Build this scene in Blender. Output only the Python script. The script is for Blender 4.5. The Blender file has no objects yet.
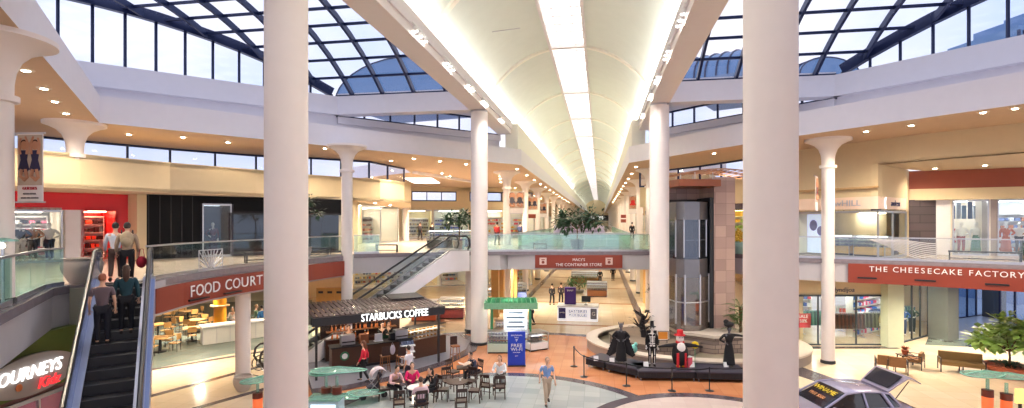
import bpy, bmesh, math, random
from mathutils import Vector, Matrix
random.seed(7)
SC = bpy.context.scene
COL = SC.collection
PI = math.pi
# ---------------------------------------------------------------- camera, world, exposure
F = 520.0; HOR = 222.0; EYE = 6.8; PSI = math.atan(88 / F)
cd = bpy.data.cameras.new('camera'); cam = bpy.data.objects.new('camera', cd); COL.objects.link(cam)
cd.sensor_width = 36; cd.lens = F / 1024 * 36; cd.shift_y = (HOR - 204) / 1024; cd.clip_end = 600; cd.clip_start = 0.05
cam.location = (0, 0, EYE); cam.rotation_euler = (PI / 2, 0, PSI)
SC.camera = cam
SC.view_settings.view_transform = 'Standard'; SC.view_settings.look = 'None'
SC.view_settings.exposure = 0.58; SC.view_settings.gamma = 1; SC.view_settings.use_curve_mapping = False
SC.cycles.max_bounces = 7; SC.cycles.diffuse_bounces = 4; SC.cycles.glossy_bounces = 3
SC.cycles.transparent_max_bounces = 16; SC.cycles.transmission_bounces = 4
SC.cycles.use_denoising = True; SC.cycles.sample_clamp_indirect = 4
SC.cycles.caustics_reflective = False; SC.cycles.caustics_refractive = False
w = bpy.data.worlds.new('dusk_sky'); SC.world = w; w.use_nodes = True
nt = w.node_tree; nt.nodes.clear()
_o = nt.nodes.new('ShaderNodeOutputWorld'); _b = nt.nodes.new('ShaderNodeBackground')
_t = nt.nodes.new('ShaderNodeTexCoord'); _m = nt.nodes.new('ShaderNodeMapping'); _n = nt.nodes.new('ShaderNodeTexNoise')
_r = nt.nodes.new('ShaderNodeValToRGB')
_m.inputs['Scale'].default_value = (1, 1, 2.2); _n.inputs['Scale'].default_value = 2.4; _n.inputs['Detail'].default_value = 5
_r.color_ramp.elements[0].position = .36; _r.color_ramp.elements[0].color = (.56, .66, .95, 1)
_r.color_ramp.elements[1].position = .58; _r.color_ramp.elements[1].color = (.90, .88, .97, 1)
nt.links.new(_t.outputs['Generated'], _m.inputs[0]); nt.links.new(_m.outputs[0], _n.inputs[0])
nt.links.new(_n.outputs[0], _r.inputs[0]); nt.links.new(_r.outputs[0], _b.inputs[0])
_b.inputs[1].default_value = .95; nt.links.new(_b.outputs[0], _o.inputs[0])

cP, sP = math.cos(PSI), math.sin(PSI)
def C2W(xc, z): return Vector((xc * cP - z * sP, xc * sP + z * cP))
def Q(px, z): return C2W((px - 512) / F * z, z)                 # plan point seen in column px at depth z
def P(px, py, h=0.0): return Q(px, (EYE - h) * F / (py - HOR))  # plan point seen at (px, py) on the level h
def v3(p, h=0.0): return Vector((p[0], p[1], h))
CX, CY = -1.78, 18.7

# ---------------------------------------------------------------- materials
_M = {}
def mat(name, col=(.8, .8, .8), rough=.6, metal=0., var=.06, scale=3., bump=0., emit=0., ecol=None, coat=0., spec=.5, stretch=None):
    if name in _M: return _M[name]
    m = bpy.data.materials.new(name); m.use_nodes = True; t = m.node_tree; b = t.nodes['Principled BSDF']
    b.inputs['Roughness'].default_value = rough; b.inputs['Metallic'].default_value = metal
    b.inputs['Coat Weight'].default_value = coat; b.inputs['Specular IOR Level'].default_value = spec
    tc = t.nodes.new('ShaderNodeTexCoord'); mp = t.nodes.new('ShaderNodeMapping'); n = t.nodes.new('ShaderNodeTexNoise')
    n.inputs['Scale'].default_value = scale; n.inputs['Detail'].default_value = 4
    if stretch: mp.inputs['Scale'].default_value = stretch
    mx = t.nodes.new('ShaderNodeMix'); mx.data_type = 'RGBA'
    mx.inputs[6].default_value = (*[max(0, c * (1 - var)) for c in col], 1); mx.inputs[7].default_value = (*[min(1, c * (1 + var)) for c in col], 1)
    t.links.new(tc.outputs['Object'], mp.inputs[0]); t.links.new(mp.outputs[0], n.inputs[0])
    t.links.new(n.outputs[0], mx.inputs[0]); t.links.new(mx.outputs[2], b.inputs['Base Color'])
    if bump:
        bp = t.nodes.new('ShaderNodeBump'); bp.inputs['Strength'].default_value = bump; bp.inputs['Distance'].default_value = .02
        t.links.new(n.outputs[0], bp.inputs['Height']); t.links.new(bp.outputs[0], b.inputs['Normal'])
    if emit:
        b.inputs['Emission Color'].default_value = (*(ecol or col), 1); b.inputs['Emission Strength'].default_value = emit
    _M[name] = m; return m
def glassmat(name, tint=(.8, .92, .9), refl=.12, op=.12):
    if name in _M: return _M[name]
    m = bpy.data.materials.new(name); m.use_nodes = True; t = m.node_tree; t.nodes.clear()
    o = t.nodes.new('ShaderNodeOutputMaterial'); tr = t.nodes.new('ShaderNodeBsdfTransparent'); tr.inputs[0].default_value = (*tint, 1)
    g = t.nodes.new('ShaderNodeBsdfGlossy'); g.inputs['Roughness'].default_value = .05; g.inputs[0].default_value = (.9, .95, 1, 1)
    d = t.nodes.new('ShaderNodeBsdfDiffuse'); d.inputs[0].default_value = (*tint, 1)
    a = t.nodes.new('ShaderNodeMixShader'); a.inputs[0].default_value = refl; b = t.nodes.new('ShaderNodeMixShader'); b.inputs[0].default_value = op
    t.links.new(tr.outputs[0], a.inputs[1]); t.links.new(g.outputs[0], a.inputs[2])
    t.links.new(a.outputs[0], b.inputs[1]); t.links.new(d.outputs[0], b.inputs[2]); t.links.new(b.outputs[0], o.inputs[0])
    _M[name] = m; return m
def tilemat(name, c1, c2, mortar, size=.6, ms=.012, rough=.2, bw=1., rot=0., spec=.5, off=0., bump=0., vert=False):
    if name in _M: return _M[name]
    m = bpy.data.materials.new(name); m.use_nodes = True; t = m.node_tree; b = t.nodes['Principled BSDF']
    tc = t.nodes.new('ShaderNodeTexCoord'); mp = t.nodes.new('ShaderNodeMapping'); mp.inputs['Rotation'].default_value = (0, 0, rot)
    br = t.nodes.new('ShaderNodeTexBrick'); br.offset = off; br.inputs['Scale'].default_value = 1 / size
    br.inputs['Color1'].default_value = (*c1, 1); br.inputs['Color2'].default_value = (*c2, 1); br.inputs['Mortar'].default_value = (*mortar, 1)
    br.inputs['Mortar Size'].default_value = ms; br.inputs['Brick Width'].default_value = bw; br.inputs['Row Height'].default_value = 1. if bw == 1. else .5
    t.links.new(tc.outputs['Object'], mp.inputs[0]); t.links.new(mp.outputs[0], br.inputs[0])
    if vert:
        sp = t.nodes.new('ShaderNodeSeparateXYZ'); ad = t.nodes.new('ShaderNodeMath'); cb = t.nodes.new('ShaderNodeCombineXYZ')
        t.links.new(tc.outputs['Object'], sp.inputs[0]); t.links.new(sp.outputs[0], ad.inputs[0]); t.links.new(sp.outputs[1], ad.inputs[1])
        t.links.new(ad.outputs[0], cb.inputs[0]); t.links.new(sp.outputs[2], cb.inputs[1]); t.links.new(cb.outputs[0], br.inputs[0])
    n = t.nodes.new('ShaderNodeTexNoise'); n.inputs['Scale'].default_value = .9; n.inputs['Detail'].default_value = 6
    mx = t.nodes.new('ShaderNodeMix'); mx.data_type = 'RGBA'; mx.blend_type = 'MULTIPLY'; mx.inputs[0].default_value = .2
    t.links.new(tc.outputs['Object'], n.inputs[0]); t.links.new(br.outputs[0], mx.inputs[6]); t.links.new(n.outputs[0], mx.inputs[7])
    t.links.new(mx.outputs[2], b.inputs['Base Color']); b.inputs['Roughness'].default_value = rough; b.inputs['Specular IOR Level'].default_value = spec
    if bump:
        bp = t.nodes.new('ShaderNodeBump'); bp.inputs['Strength'].default_value = bump; bp.inputs['Distance'].default_value = .02
        t.links.new(br.outputs['Fac'], bp.inputs['Height']); bp.invert = True; t.links.new(bp.outputs[0], b.inputs['Normal'])
    _M[name] = m; return m
def em(name, col, s): return mat(name, col, .5, var=.02, emit=s, ecol=col)

# ---------------------------------------------------------------- mesh builder
class MB:
    def __init__(s): s.v = []; s.f = []; s.mi = []; s.cur = 0
    def m(s, i): s.cur = i; return s
    def add(s, vs, fs):
        k = len(s.v); s.v += [tuple(v) for v in vs]; s.f += [tuple(k + i for i in f) for f in fs]; s.mi += [s.cur] * len(fs); return s
    def box(s, c, d, rz=0., M=None):
        x, y, z = d[0] / 2, d[1] / 2, d[2] / 2
        vs = [Vector((a * x, b * y, e * z)) for a in (-1, 1) for b in (-1, 1) for e in (-1, 1)]
        R = M if M else Matrix.Rotation(rz, 4, 'Z')
        vs = [R @ v + Vector(c) for v in vs]
        return s.add(vs, [(0, 1, 3, 2), (4, 6, 7, 5), (0, 4, 5, 1), (2, 3, 7, 6), (0, 2, 6, 4), (1, 5, 7, 3)])
    def bar(s, a, b, w_, h_):                                     # box beam between two 3D points
        a = Vector(a); b = Vector(b); d = b - a; L = d.length
        if L < 1e-6: return s
        z = Vector((0, 0, 1)) if abs(d.z / L) < .98 else Vector((0, 1, 0))
        X = d / L; Y = z.cross(X).normalized(); Z = X.cross(Y)
        M = Matrix((X, Y, Z)).transposed().to_4x4()
        return s.box((a + b) / 2, (L, w_, h_), M=M)
    def cyl(s, a, b, r0, r1=None, n=12, caps=True):
        r1 = r0 if r1 is None else r1; a = Vector(a); b = Vector(b); d = (b - a).normalized()
        u = d.orthogonal().normalized(); w_ = d.cross(u)
        vs = []
        for p, r in ((a, r0), (b, r1)):
            for i in range(n): t = 2 * PI * i / n; vs.append(p + (u * math.cos(t) + w_ * math.sin(t)) * r)
        fs = [(i, (i + 1) % n, n + (i + 1) % n, n + i) for i in range(n)]
        if caps: fs += [tuple(range(n))[::-1], tuple(range(n, 2 * n))]
        return s.add(vs, fs)
    def tube(s, pts, r, n=8, closed=False):
        pts = [Vector(p) for p in pts]; N = len(pts); vs = []; u = None
        for i, p in enumerate(pts):
            a = pts[i - 1] if (i or closed) else p; b = pts[(i + 1) % N] if (i < N - 1 or closed) else p
            d = (b - a).normalized()
            if u is None: u = d.orthogonal().normalized()
            else:
                u = (u - d * u.dot(d)); u = u.normalized() if u.length > 1e-5 else d.orthogonal().normalized()
            w_ = d.cross(u); rr = r[i] if isinstance(r, (list, tuple)) else r
            for k in range(n): t = 2 * PI * k / n; vs.append(p + (u * math.cos(t) + w_ * math.sin(t)) * rr)
        fs = []
        for i in range(N if closed else N - 1):
            j = (i + 1) % N
            for k in range(n): fs.append((i * n + k, i * n + (k + 1) % n, j * n + (k + 1) % n, j * n + k))
        if not closed: fs += [tuple(range(n))[::-1], tuple(range((N - 1) * n, N * n))]
        return s.add(vs, fs)
    def lathe(s, prof, c=(0, 0, 0), n=24, sx=1., sy=1.):
        c = Vector(c); vs = []
        for r, z in prof:
            for k in range(n): t = 2 * PI * k / n; vs.append(c + Vector((r * sx * math.cos(t), r * sy * math.sin(t), z)))
        fs = []
        for i in range(len(prof) - 1):
            for k in range(n): fs.append((i * n + k, i * n + (k + 1) % n, (i + 1) * n + (k + 1) % n, (i + 1) * n + k))
        if prof[0][0] > 1e-6: fs.append(tuple(range(n))[::-1])
        if prof[-1][0] > 1e-6: fs.append(tuple(range((len(prof) - 1) * n, len(prof) * n)))
        return s.add(vs, fs)
    def ball(s, c, r, n=12, m=8, M=None):
        r = (r, r, r) if not hasattr(r, '__len__') else r; vs = []
        for i in range(m + 1):
            a = PI * i / m
            for k in range(n):
                t = 2 * PI * k / n; v = Vector((r[0] * math.sin(a) * math.cos(t), r[1] * math.sin(a) * math.sin(t), -r[2] * math.cos(a)))
                vs.append((M @ v if M else v) + Vector(c))
        fs = [(i * n + k, i * n + (k + 1) % n, (i + 1) * n + (k + 1) % n, (i + 1) * n + k) for i in range(m) for k in range(n)]
        return s.add(vs, fs)
    def prism(s, poly, z0, z1, mt=None, mb=None):                 # plan polygon extruded upward; mt/mb: material of top/bottom
        n = len(poly); ar = sum(poly[i][0] * poly[(i + 1) % n][1] - poly[(i + 1) % n][0] * poly[i][1] for i in range(n))
        if ar < 0: poly = poly[::-1]
        c0 = s.cur; vs = [(p[0], p[1], z0) for p in poly] + [(p[0], p[1], z1) for p in poly]
        k = len(s.v); s.v += vs
        for i in range(n): s.f.append((k + i, k + (i + 1) % n, k + n + (i + 1) % n, k + n + i)); s.mi.append(c0)
        s.f.append(tuple(k + n + i for i in range(n))); s.mi.append(c0 if mt is None else mt)
        s.f.append(tuple(k + i for i in range(n))[::-1]); s.mi.append(c0 if mb is None else mb)
        return s
    def wall(s, a, b, z0, z1, th=.2, side=1):                     # upright slab on plan segment a-b
        a = Vector(a[:2]); b = Vector(b[:2]); d = (b - a).normalized(); nn = Vector((-d.y, d.x)) * th * side
        return s.prism([a, b, b + nn, a + nn], z0, z1)
    def sheet(s, poly3): return s.add(poly3, [tuple(range(len(poly3)))])
    def build(s, name, mats, parent=None, smooth=0, loc=None):
        me = bpy.data.meshes.new(name); me.from_pydata(s.v, [], s.f); me.validate()
        for m_ in (mats if isinstance(mats, (list, tuple)) else [mats]): me.materials.append(m_)
        if len(me.polygons) == len(s.mi): me.polygons.foreach_set('material_index', s.mi)
        bm = bmesh.new(); bm.from_mesh(me); bmesh.ops.recalc_face_normals(bm, faces=bm.faces); bm.to_mesh(me); bm.free()
        if smooth:
            me.polygons.foreach_set('use_smooth', [True] * len(me.polygons)); me.set_sharp_from_angle(angle=math.radians(smooth))
        o = bpy.data.objects.new(name, me); COL.objects.link(o)
        if parent: o.parent = parent
        if loc: o.location = loc
        return o

def tag(o, label=None, cat=None, group=None, kind=None):
    if label: o['label'] = label
    if cat: o['category'] = cat
    if group: o['group'] = group
    if kind: o['kind'] = kind
    return o
def struct(o): o['kind'] = 'structure'; return o
def thing(name, label, cat, loc=(0, 0, 0), rz=0., group=None):
    o = bpy.data.objects.new(name, None); COL.objects.link(o); o.empty_display_size = .2
    o.location = loc if len(loc) == 3 else (loc[0], loc[1], 0); o.rotation_euler = (0, 0, rz)
    return tag(o, label, cat, group)
KIDS = {}
def kids(o):
    if o.name not in KIDS: KIDS[o.name] = [c for c in o.children]
    return KIDS[o.name]
def dup(src, label, loc, rz=0., group=None, parent=None):
    def rec(o, par):
        c = o.copy(); COL.objects.link(c); c.parent = par
        for ch in kids(o): rec(ch, c)
        return c
    c = rec(src, parent); c.location = loc; c.rotation_euler = (0, 0, rz)
    if label: c['label'] = label
    if group: c['group'] = group
    return c
_TX = {}
def text(s, size, m, parent=None, loc=(0, 0, 0), rot=(PI / 2, 0, 0), ext=.01, name='lettering', align='CENTER', shear=0., sx=1.):
    cu = bpy.data.curves.new(name, 'FONT'); cu.body = s; cu.size = size; cu.extrude = ext; cu.align_x = align; cu.align_y = 'CENTER'; cu.shear = shear; cu.resolution_u = 3
    o = bpy.data.objects.new('tmp', cu); COL.objects.link(o)
    me = bpy.data.meshes.new_from_object(o.evaluated_get(bpy.context.evaluated_depsgraph_get())); bpy.data.objects.remove(o); bpy.data.curves.remove(cu)
    me.materials.clear(); me.materials.append(m)
    o = bpy.data.objects.new(name, me); COL.objects.link(o); o.location = loc; o.rotation_euler = rot; o.scale = (sx, 1, 1)
    if parent: o.parent = parent
    return o
def lamp(name, kind, loc, energy, col=(1, .85, .65), size=.3, rot=(0, 0, 0), size_y=None, spot=None, parent=None):
    l = bpy.data.lights.new(name, kind); l.energy = energy; l.color = col
    if kind == 'AREA':
        l.size = size
        if size_y: l.shape = 'RECTANGLE'; l.size_y = size_y
    elif kind == 'SPOT': l.spot_size = spot or 2.2; l.spot_blend = .8; l.shadow_soft_size = size
    else: l.shadow_soft_size = size
    o = bpy.data.objects.new(name, l); COL.objects.link(o); o.location = loc; o.rotation_euler = rot
    if parent: o.parent = parent
    return o
def ang(a, b): return math.atan2(b[1] - a[1], b[0] - a[0])
def lerp(a, b, t): return Vector(a) * (1 - t) + Vector(b) * t

# ---------------------------------------------------------------- palette (linear)
def srgb(r, g, b): return tuple(((c / 255) / 12.92 if c / 255 <= .04045 else ((c / 255 + .055) / 1.055) ** 2.4) for c in (r, g, b))
PAINT = mat('white_paint', srgb(246, 236, 230), .55, var=.03)
LAV = mat('pale_paint', srgb(238, 234, 238), .6, var=.03)
CREAM = mat('cream_paint', srgb(216, 196, 158), .6, var=.04)
SOFF = mat('tan_soffit', srgb(205, 176, 148), .7, var=.05)
SLABG = mat('grey_fascia', srgb(190, 186, 190), .5, var=.05)
VAULT = mat('vault_plaster', srgb(224, 230, 220), .7, var=.05, scale=1.5, bump=.1)
RIB = mat('vault_rib_paint', srgb(245, 242, 228), .6, var=.02)
NAVY = mat('navy_steel', srgb(28, 40, 78), .35, .3)
BLK = mat('black_paint', (.012, .012, .015), .4)
DARK = mat('dark_stone', srgb(60, 56, 62), .25)
TERRA = mat('terracotta_sign', srgb(140, 58, 42), .5, var=.05)
WHITE = mat('white_letter', (.9, .9, .9), .5)
GLOWW = em('white_lit_letter', (1, 1, 1), 1.1)
GLASS = glassmat('green_rail_glass', (.80, .93, .89), .12, .10)
CLEAR = glassmat('shop_glass', (.95, .98, .97), .05, .0)
SKYG = glassmat('skylight_glass', (.93, .95, 1.), .06, .02)
STEEL = mat('brushed_steel', (.55, .55, .58), .3, .9)
WOOD = mat('dark_wood', srgb(52, 28, 22), .4, stretch=(1, 1, 6))
WOODM = mat('mid_wood', srgb(150, 96, 56), .45, stretch=(1, 1, 6))
MARBLE = tilemat('cream_marble', srgb(242, 222, 192), srgb(234, 212, 180), srgb(212, 190, 160), .9, .008, .14)
FLOORU = tilemat('upper_marble', srgb(226, 208, 190), srgb(214, 196, 180), srgb(190, 172, 158), .6, .01, .16)
ORANGE = tilemat('orange_stone', srgb(206, 140, 98), srgb(196, 128, 88), srgb(170, 108, 76), .6, .01, .22)
GREYT = tilemat('pale_grey_tile', srgb(178, 182, 182), srgb(156, 164, 166), srgb(150, 156, 158), .6, .015, .2)
PALE = tilemat('blush_tile', srgb(212, 196, 190), srgb(204, 186, 180), srgb(200, 184, 180), .45, .015, .2)
BAND = mat('charcoal_floor_band', srgb(84, 76, 84), .2, var=.15)
TEALF = tilemat('teal_slate', srgb(112, 126, 120), srgb(128, 138, 128), srgb(100, 108, 104), .6, .012, .2)
STONE = tilemat('rough_stone_courses', srgb(168, 148, 136), srgb(128, 112, 106), srgb(80, 70, 68), .42, .03, .8, bw=.8, off=.5, vert=True)
GREYBAND = mat('slab_edge_stone', srgb(128, 118, 124), .25, var=.25, scale=5)
WARM = (1, .86, .66)
# ================================================================ THE SHELL
# floor with its inlays
o = MB().box((-2, 110, -.15), (110, 270, .3)).build('floor_lower', MARBLE); struct(o)
def disc(cx, cy, r, z, m, name, n=96, ry=None):
    return struct(MB().lathe([(r, -.02), (r, z), (0, z)], (cx, cy, 0), n, 1., (ry or r) / r).build(name, m))
disc(-3.4, 16.6, 15.3, .004, BAND, 'floor_band_outer')
disc(-3.4, 16.6, 14.7, .008, ORANGE, 'floor_orange_ring')
struct(MB().prism([C2W(9.5, 13), C2W(9.8, 20.5), Q(798, 24.2), Q(798, 40), C2W(40, 40), C2W(40, 8), C2W(9.5, 8)], -.01, .012).build('floor_marble_right', MARBLE))
struct(MB().prism([P(300, 520), P(306, 372), P(312, 330), P(150, 330), Q(-300, 20), Q(-300, 9), Q(60, 9)], -.01, .012).build('floor_marble_left', MARBLE))
struct(MB().prism([P(790, 362), P(798, 366), P(905, 404), P(960, 425), P(930, 425), P(870, 400), P(798, 376), P(780, 368)], 0, .016).build('floor_band_right', BAND))
disc(-3.4, 16.6, 6.5, .016, BAND, 'floor_band_circle')
disc(-3.4, 16.6, 6.0, .020, GREYT, 'floor_grey_circle')
disc(3.8, 17.0, 4.5, .024, BAND, 'floor_band_fountain')
disc(3.8, 17.0, 4.0, .028, PALE, 'floor_blush_circle')
# teal food-court floor with diagonal dark bands
struct(MB().prism([P(152, 369), P(265, 348), P(312, 342), P(312, 300), P(120, 296), P(60, 330), P(60, 372)], 0, .018).build('floor_teal_food_court', TEALF))
for k, (a, b) in enumerate([((150, 398), (300, 357)), ((196, 410), (330, 372)), ((150, 371), (315, 344))]):
    A = P(*a); B = P(*b); struct(MB().wall(A, B, 0, .022, .3).build('floor_band_diagonal', BAND))
struct(MB().wall(P(795, 349), P(900, 349), 0, .022, .5).build('floor_band_shopfront', BAND))
struct(MB().prism([P(925, 345), P(1060, 352), P(1060, 330), P(960, 322), P(930, 334)], 0, .02).build('floor_entry_slate', TEALF))
# corridor floor bands
for x in (CX - 4.6, CX + 4.6): struct(MB().box((x, 130, .006), (.5, 190, .012)).build('floor_band_corridor', BAND))
for y in (34.5, 44, 54, 64, 74): struct(MB().box((CX, y, .007), (9, .35, .012)).build('floor_band_cross', mat('tan_band', srgb(178, 132, 96), .2)))

# upper slab: edge polyline (cam plan coordinates measured at the rail)
EL = [C2W(-6.6, 4.7), C2W(-7.6, 6.3), C2W(-10.0, 10.2), C2W(-12.3, 13.9), C2W(-12.35, 14.5), C2W(-12.0, 14.9)]
ESC_L, ESC_R = C2W(-12.0, 14.9), C2W(-10.75, 15.65)
arc = [(152, 15.65), (180, 17.2), (208, 18.7), (237, 20.2), (265, 21.6), (290, 23.3), (311, 24.8), (331, 26.2), (349, 27.4)]
EA = [Q(*a) for a in arc]
EB = [Q(354, 28.6), Q(380, 29.2), Q(420, 30.0), Q(466, 30.8), Q(500, 31.0), Q(535, 31.2)]
EC = [Q(535, 31.2), Q(622, 31.2)]
ED = [Q(622, 31.2), Q(649, 31.2), Q(680, 31.2), Q(715, 30.2), Q(743, 28.2), Q(770, 26.8), Q(798, 25.7), Q(824, 25.1), Q(848, 24.6)]
EE = [Q(848, 24.6), Q(920, 23.3), Q(1024, 21.2), Q(1120, 19.6)]
VL, VR = CX - 3.7, CX + 3.7          # edges of the long hall's opening
YB0, YB1, YEND = 31.0, 35.0, 235.0
slm = [SLABG, FLOORU, SOFF]
bl = EB[-1]; br_ = EC[-1]
struct(MB().prism([Vector((-45, 0)), C2W(-6.6, 4.7)] + EL[1:] + [C2W(-12.2, 15.6)] + [Vector((-45, 20))], 3.95, 5, 1, 2).build('floor_upper_west', slm))
struct(MB().prism([C2W(-12.2, 15.6), C2W(-10.75, 15.65)] + EA[1:] + EB[:-1] + [Vector((VL, EB[-1].y)), Vector((VL, YB1 + .5)), Vector((-45, YB1 + .5)), Vector((-45, 20))], 3.95, 5, 1, 2).build('floor_upper_food_court', slm))
struct(MB().prism([Vector((VL, EB[-2].y + .35)), EB[-1], EC[1], Vector((VR, ED[0].y + .1)), Vector((VR, YB1)), Vector((VL, YB1))], 3.95, 5, 1, 2).build('floor_upper_bridge', slm))
struct(MB().prism([Vector((VR, ED[0].y + .1))] + ED[1:] + EE[1:] + [Vector((45, 15)), Vector((45, YB1 + .5)), Vector((VR, YB1 + .5))], 3.95, 5, 1, 2).build('floor_upper_east', slm))
for sx, e in ((-1, VL), (1, VR)):
    x2 = CX + sx * 11 if sx < 0 else CX + 11
    struct(MB().prism([(e, YB1 + .5), (x2, YB1 + .5), (x2, YEND), (e, YEND)], 3.95, 5, 1, 2).build('floor_upper_hall', slm))
for yy in (56.5, 92, 150, 205): struct(MB().box((CX, yy, 4.5), (7.4, 5, .99)).m(0).build('floor_upper_crossing', slm))
struct(MB().prism([(-45, YB1 + .5), (CX - 11, YB1 + .5), (CX - 11, 66), (-45, 66)], 3.95, 5, 1, 2).build('floor_upper_far_west', slm))
struct(MB().prism([(CX + 11, YB1 + .5), (22, YB1 + .5), (22, 46), (CX + 11, 46)], 3.95, 5, 1, 2).build('floor_upper_far_east', slm))
# stone edging strip along slab edges
def edging(pts, name='trim_slab_edge', z0=4.82, z1=5.03):
    b = MB()
    for a, c in zip(pts, pts[1:]):
        d = (Vector(c) - Vector(a)).normalized(); n_ = Vector((d.y, -d.x)) * .05
        b.prism([Vector(a) + n_, Vector(c) + n_, Vector(c) - n_ * 6, Vector(a) - n_ * 6], z0, z1)
    return struct(b.build(name, GREYBAND))
edging(EL); edging(EA); edging(EB); edging(EC); edging(ED); edging(EE)

# soffit (upper ceiling) with its fascia
SL = [Vector((-6.3, 2.9)), Vector((-10.5, 7.4)), Vector((-19.9, 17.9)), Vector((-12.3, 27.6)), Vector((-5.46, 36.1))]
SR = [Vector((2 * CX - p.x, p.y)) for p in SL]; SR[2] = Vector((16.2, 17.9)); SR[3] = Vector((8.9, 26.2)); SR[4] = Vector((1.93, 36.0))
cm = [LAV, LAV, SOFF]
struct(MB().prism([Vector((-5.46, -12))] + [Vector((-5.46, 2.9))] + SL[1:] + [Vector((-5.46, YEND)), Vector((-14, YEND)), Vector((-14, 66)), Q(340, 66), Q(340, 50), Q(411, 42), Q(404, 38.9), Q(369, 34.5), Q(311, 32.6), Q(256, 31.4), Q(170, 28.6), Q(80, 25.8), Q(0, 23.4), Q(-120, 20.4), Vector((-30, -12))], 10.8, 11.9, 1, 2).build('ceiling_west', cm))
struct(MB().prism([Vector((1.93, -12)), Vector((1.93, 2.9))] + SR[1:] + [Vector((1.93, YEND)), Vector((10, YEND)), Vector((10, 44)), Q(640, 42.4), Q(700, 37.4), Q(745, 33.4), Q(799, 29.3), Q(878, 25.7), Q(908, 27), Q(1024, 27), Q(1110, 26), Vector((30, -12))], 10.8, 11.9, 1, 2).build('ceiling_east', cm))
# sill of the roof light: octagon, setback and parapet band
D = 23.0
def dg(sx, sy, w_): return Vector((CX + sx * (D - w_), CY + sy * w_))
for sx in (-1, 1):
    for sy in (-1, 1):
        a = dg(sx, sy, 0); b = dg(sx, sy, 9.6); c = Vector((CX + sx * 5.3, CY + sy * (D - 5.3)))
        nd = Vector((sx, sy)).normalized()
        def band(p, q, off, z0, z1, th, nm, m):
            struct(MB().prism([p - nd * off, q - nd * off, q - nd * off + nd * th, p - nd * off + nd * th], z0, z1).build(nm, m))
        band(a, c, 0, 11.9, 13.0, .5, 'trim_setback', LAV)
        band(a, b, .45, 13.0, 14.05, .95, 'trim_parapet', LAV)
        band(b, c, .2, 12.55, 12.95, .6, 'trim_parapet_low', LAV)
        # little clerestory past the cross beam
        n = 7
        wb = MB(); gb = MB()
        for i in range(n + 1):
            p = lerp(b, c, i / n); wb.box((p.x, p.y, 13.5), (.1, .1, 1.15), ang(b, c))
        wb.bar(v3(b, 14.0), v3(c, 14.0), .12, .1); wb.bar(v3(b, 13.0), v3(c, 13.0), .12, .1)
        gb.wall(b, c, 13.0, 14.0, .02)
        fo = struct(wb.build('window_clerestory', NAVY)); gb.build('pane', SKYG, fo)
        # roof over that corner
        e = Vector((CX + sx * 5.3, CY + sy * 9.6))
        struct(MB().prism([e, b, c + nd * .4], 14.05, 14.3).build('ceiling_corner', LAV))
    for sy in (-1, 1):
        struct(MB().prism([(CX + sx * 4.5, CY + sy * 9.2), (CX + sx * 13.5, CY + sy * 9.2), (CX + sx * 13.2, CY + sy * 10.0), (CX + sx * 4.5, CY + sy * 10.0)], 13.0, 14.05).build('trim_cross_beam', LAV))
# hall edge beams on the big columns
PINK = mat('blush_beam_paint', srgb(253, 246, 244), .55, var=.03)
for sx in (-1, 1):
    x = CX + sx * 4.86
    struct(MB().box((x, 12.3, 13.5), (.95, 48, 1.0)).build('trim_hall_beam', [PINK]))
    struct(MB().box((x - sx * .5, 12.3, 13.55), (.1, 48, .5)).build('trim_hall_beam_rail', LAV))
    struct(MB().box((CX + sx * 4.35, (36.1 + YEND) / 2, 12.8), (.9, YEND - 36, 1.8)).build('trim_hall_cove', RIB))
    struct(MB().box((CX + sx * 4.75, 112, 13.9), (.5, 248, .25)).build('trim_vault_spring', RIB))
# barrel vault
HW, RISE = 4.6, 2.8; RV = (HW * HW + RISE * RISE) / (2 * RISE); HC = 13.9 + RISE - RV; A0 = math.asin(HW / RV); AS = math.asin(.97 / RV)
def vaultstrip(a0, a1, y0, y1, r0, r1, n, b):
    vs = []
    for i in range(n + 1):
        a = a0 + (a1 - a0) * i / n
        for y in (y0, y1):
            for r in (r0, r1): vs.append((CX + r * math.sin(a), y, HC + r * math.cos(a)))
    fs = []
    for i in range(n):
        k = 4 * i; j = k + 4
        fs += [(k, k + 2, j + 2, j), (k + 1, j + 1, j + 3, k + 3), (k, j, j + 1, k + 1), (k + 2, k + 3, j + 3, j + 2)]
    fs += [(0, 1, 3, 2), (4 * n, 4 * n + 2, 4 * n + 3, 4 * n + 1)]
    b.add(vs, fs)
for sx in (-1, 1):
    b = MB(); vaultstrip(sx * A0, sx * AS, -12, YEND, RV, RV + .2, 18, b); struct(b.build('ceiling_vault', VAULT, smooth=40))
ribs = [-11.9, -1.6, 8.7, 19.0, 29.3] + [39.6 + 10.35 * k for k in range(19)]
for y in ribs:
    for sx in (-1, 1):
        b = MB(); vaultstrip(sx * A0, sx * AS, y - .16, y + .16, RV - .11, RV + .02, 18, b); struct(b.build('trim_vault_rib', RIB, smooth=40))
# glowing ridge skylight
RIDGE = em('ridge_skylight_glow', (1, .98, .97), 1.15)
FR = mat('ridge_frame', srgb(232, 226, 226), .5)
zc = HC + RV
b = MB(); b.box((CX, (YEND - 12) / 2, zc + .05), (1.86, YEND + 12, .04)); struct(b.build('window_ridge', RIDGE))
b = MB()
for sx in (-1, 1): b.box((CX + sx * .97, (YEND - 12) / 2, zc - .07), (.14, YEND + 12, .3)); b.box((CX + sx * .45, (YEND - 12) / 2, zc), (.03, YEND + 12, .05))
y = -11.
while y < YEND: b.box((CX, y, zc - .0), (1.9, .05, .06)); y += 1.03
for y in ribs: b.box((CX, y, zc - .05), (1.95, .3, .2))
struct(b.build('trim_ridge_frame', FR))
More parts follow.
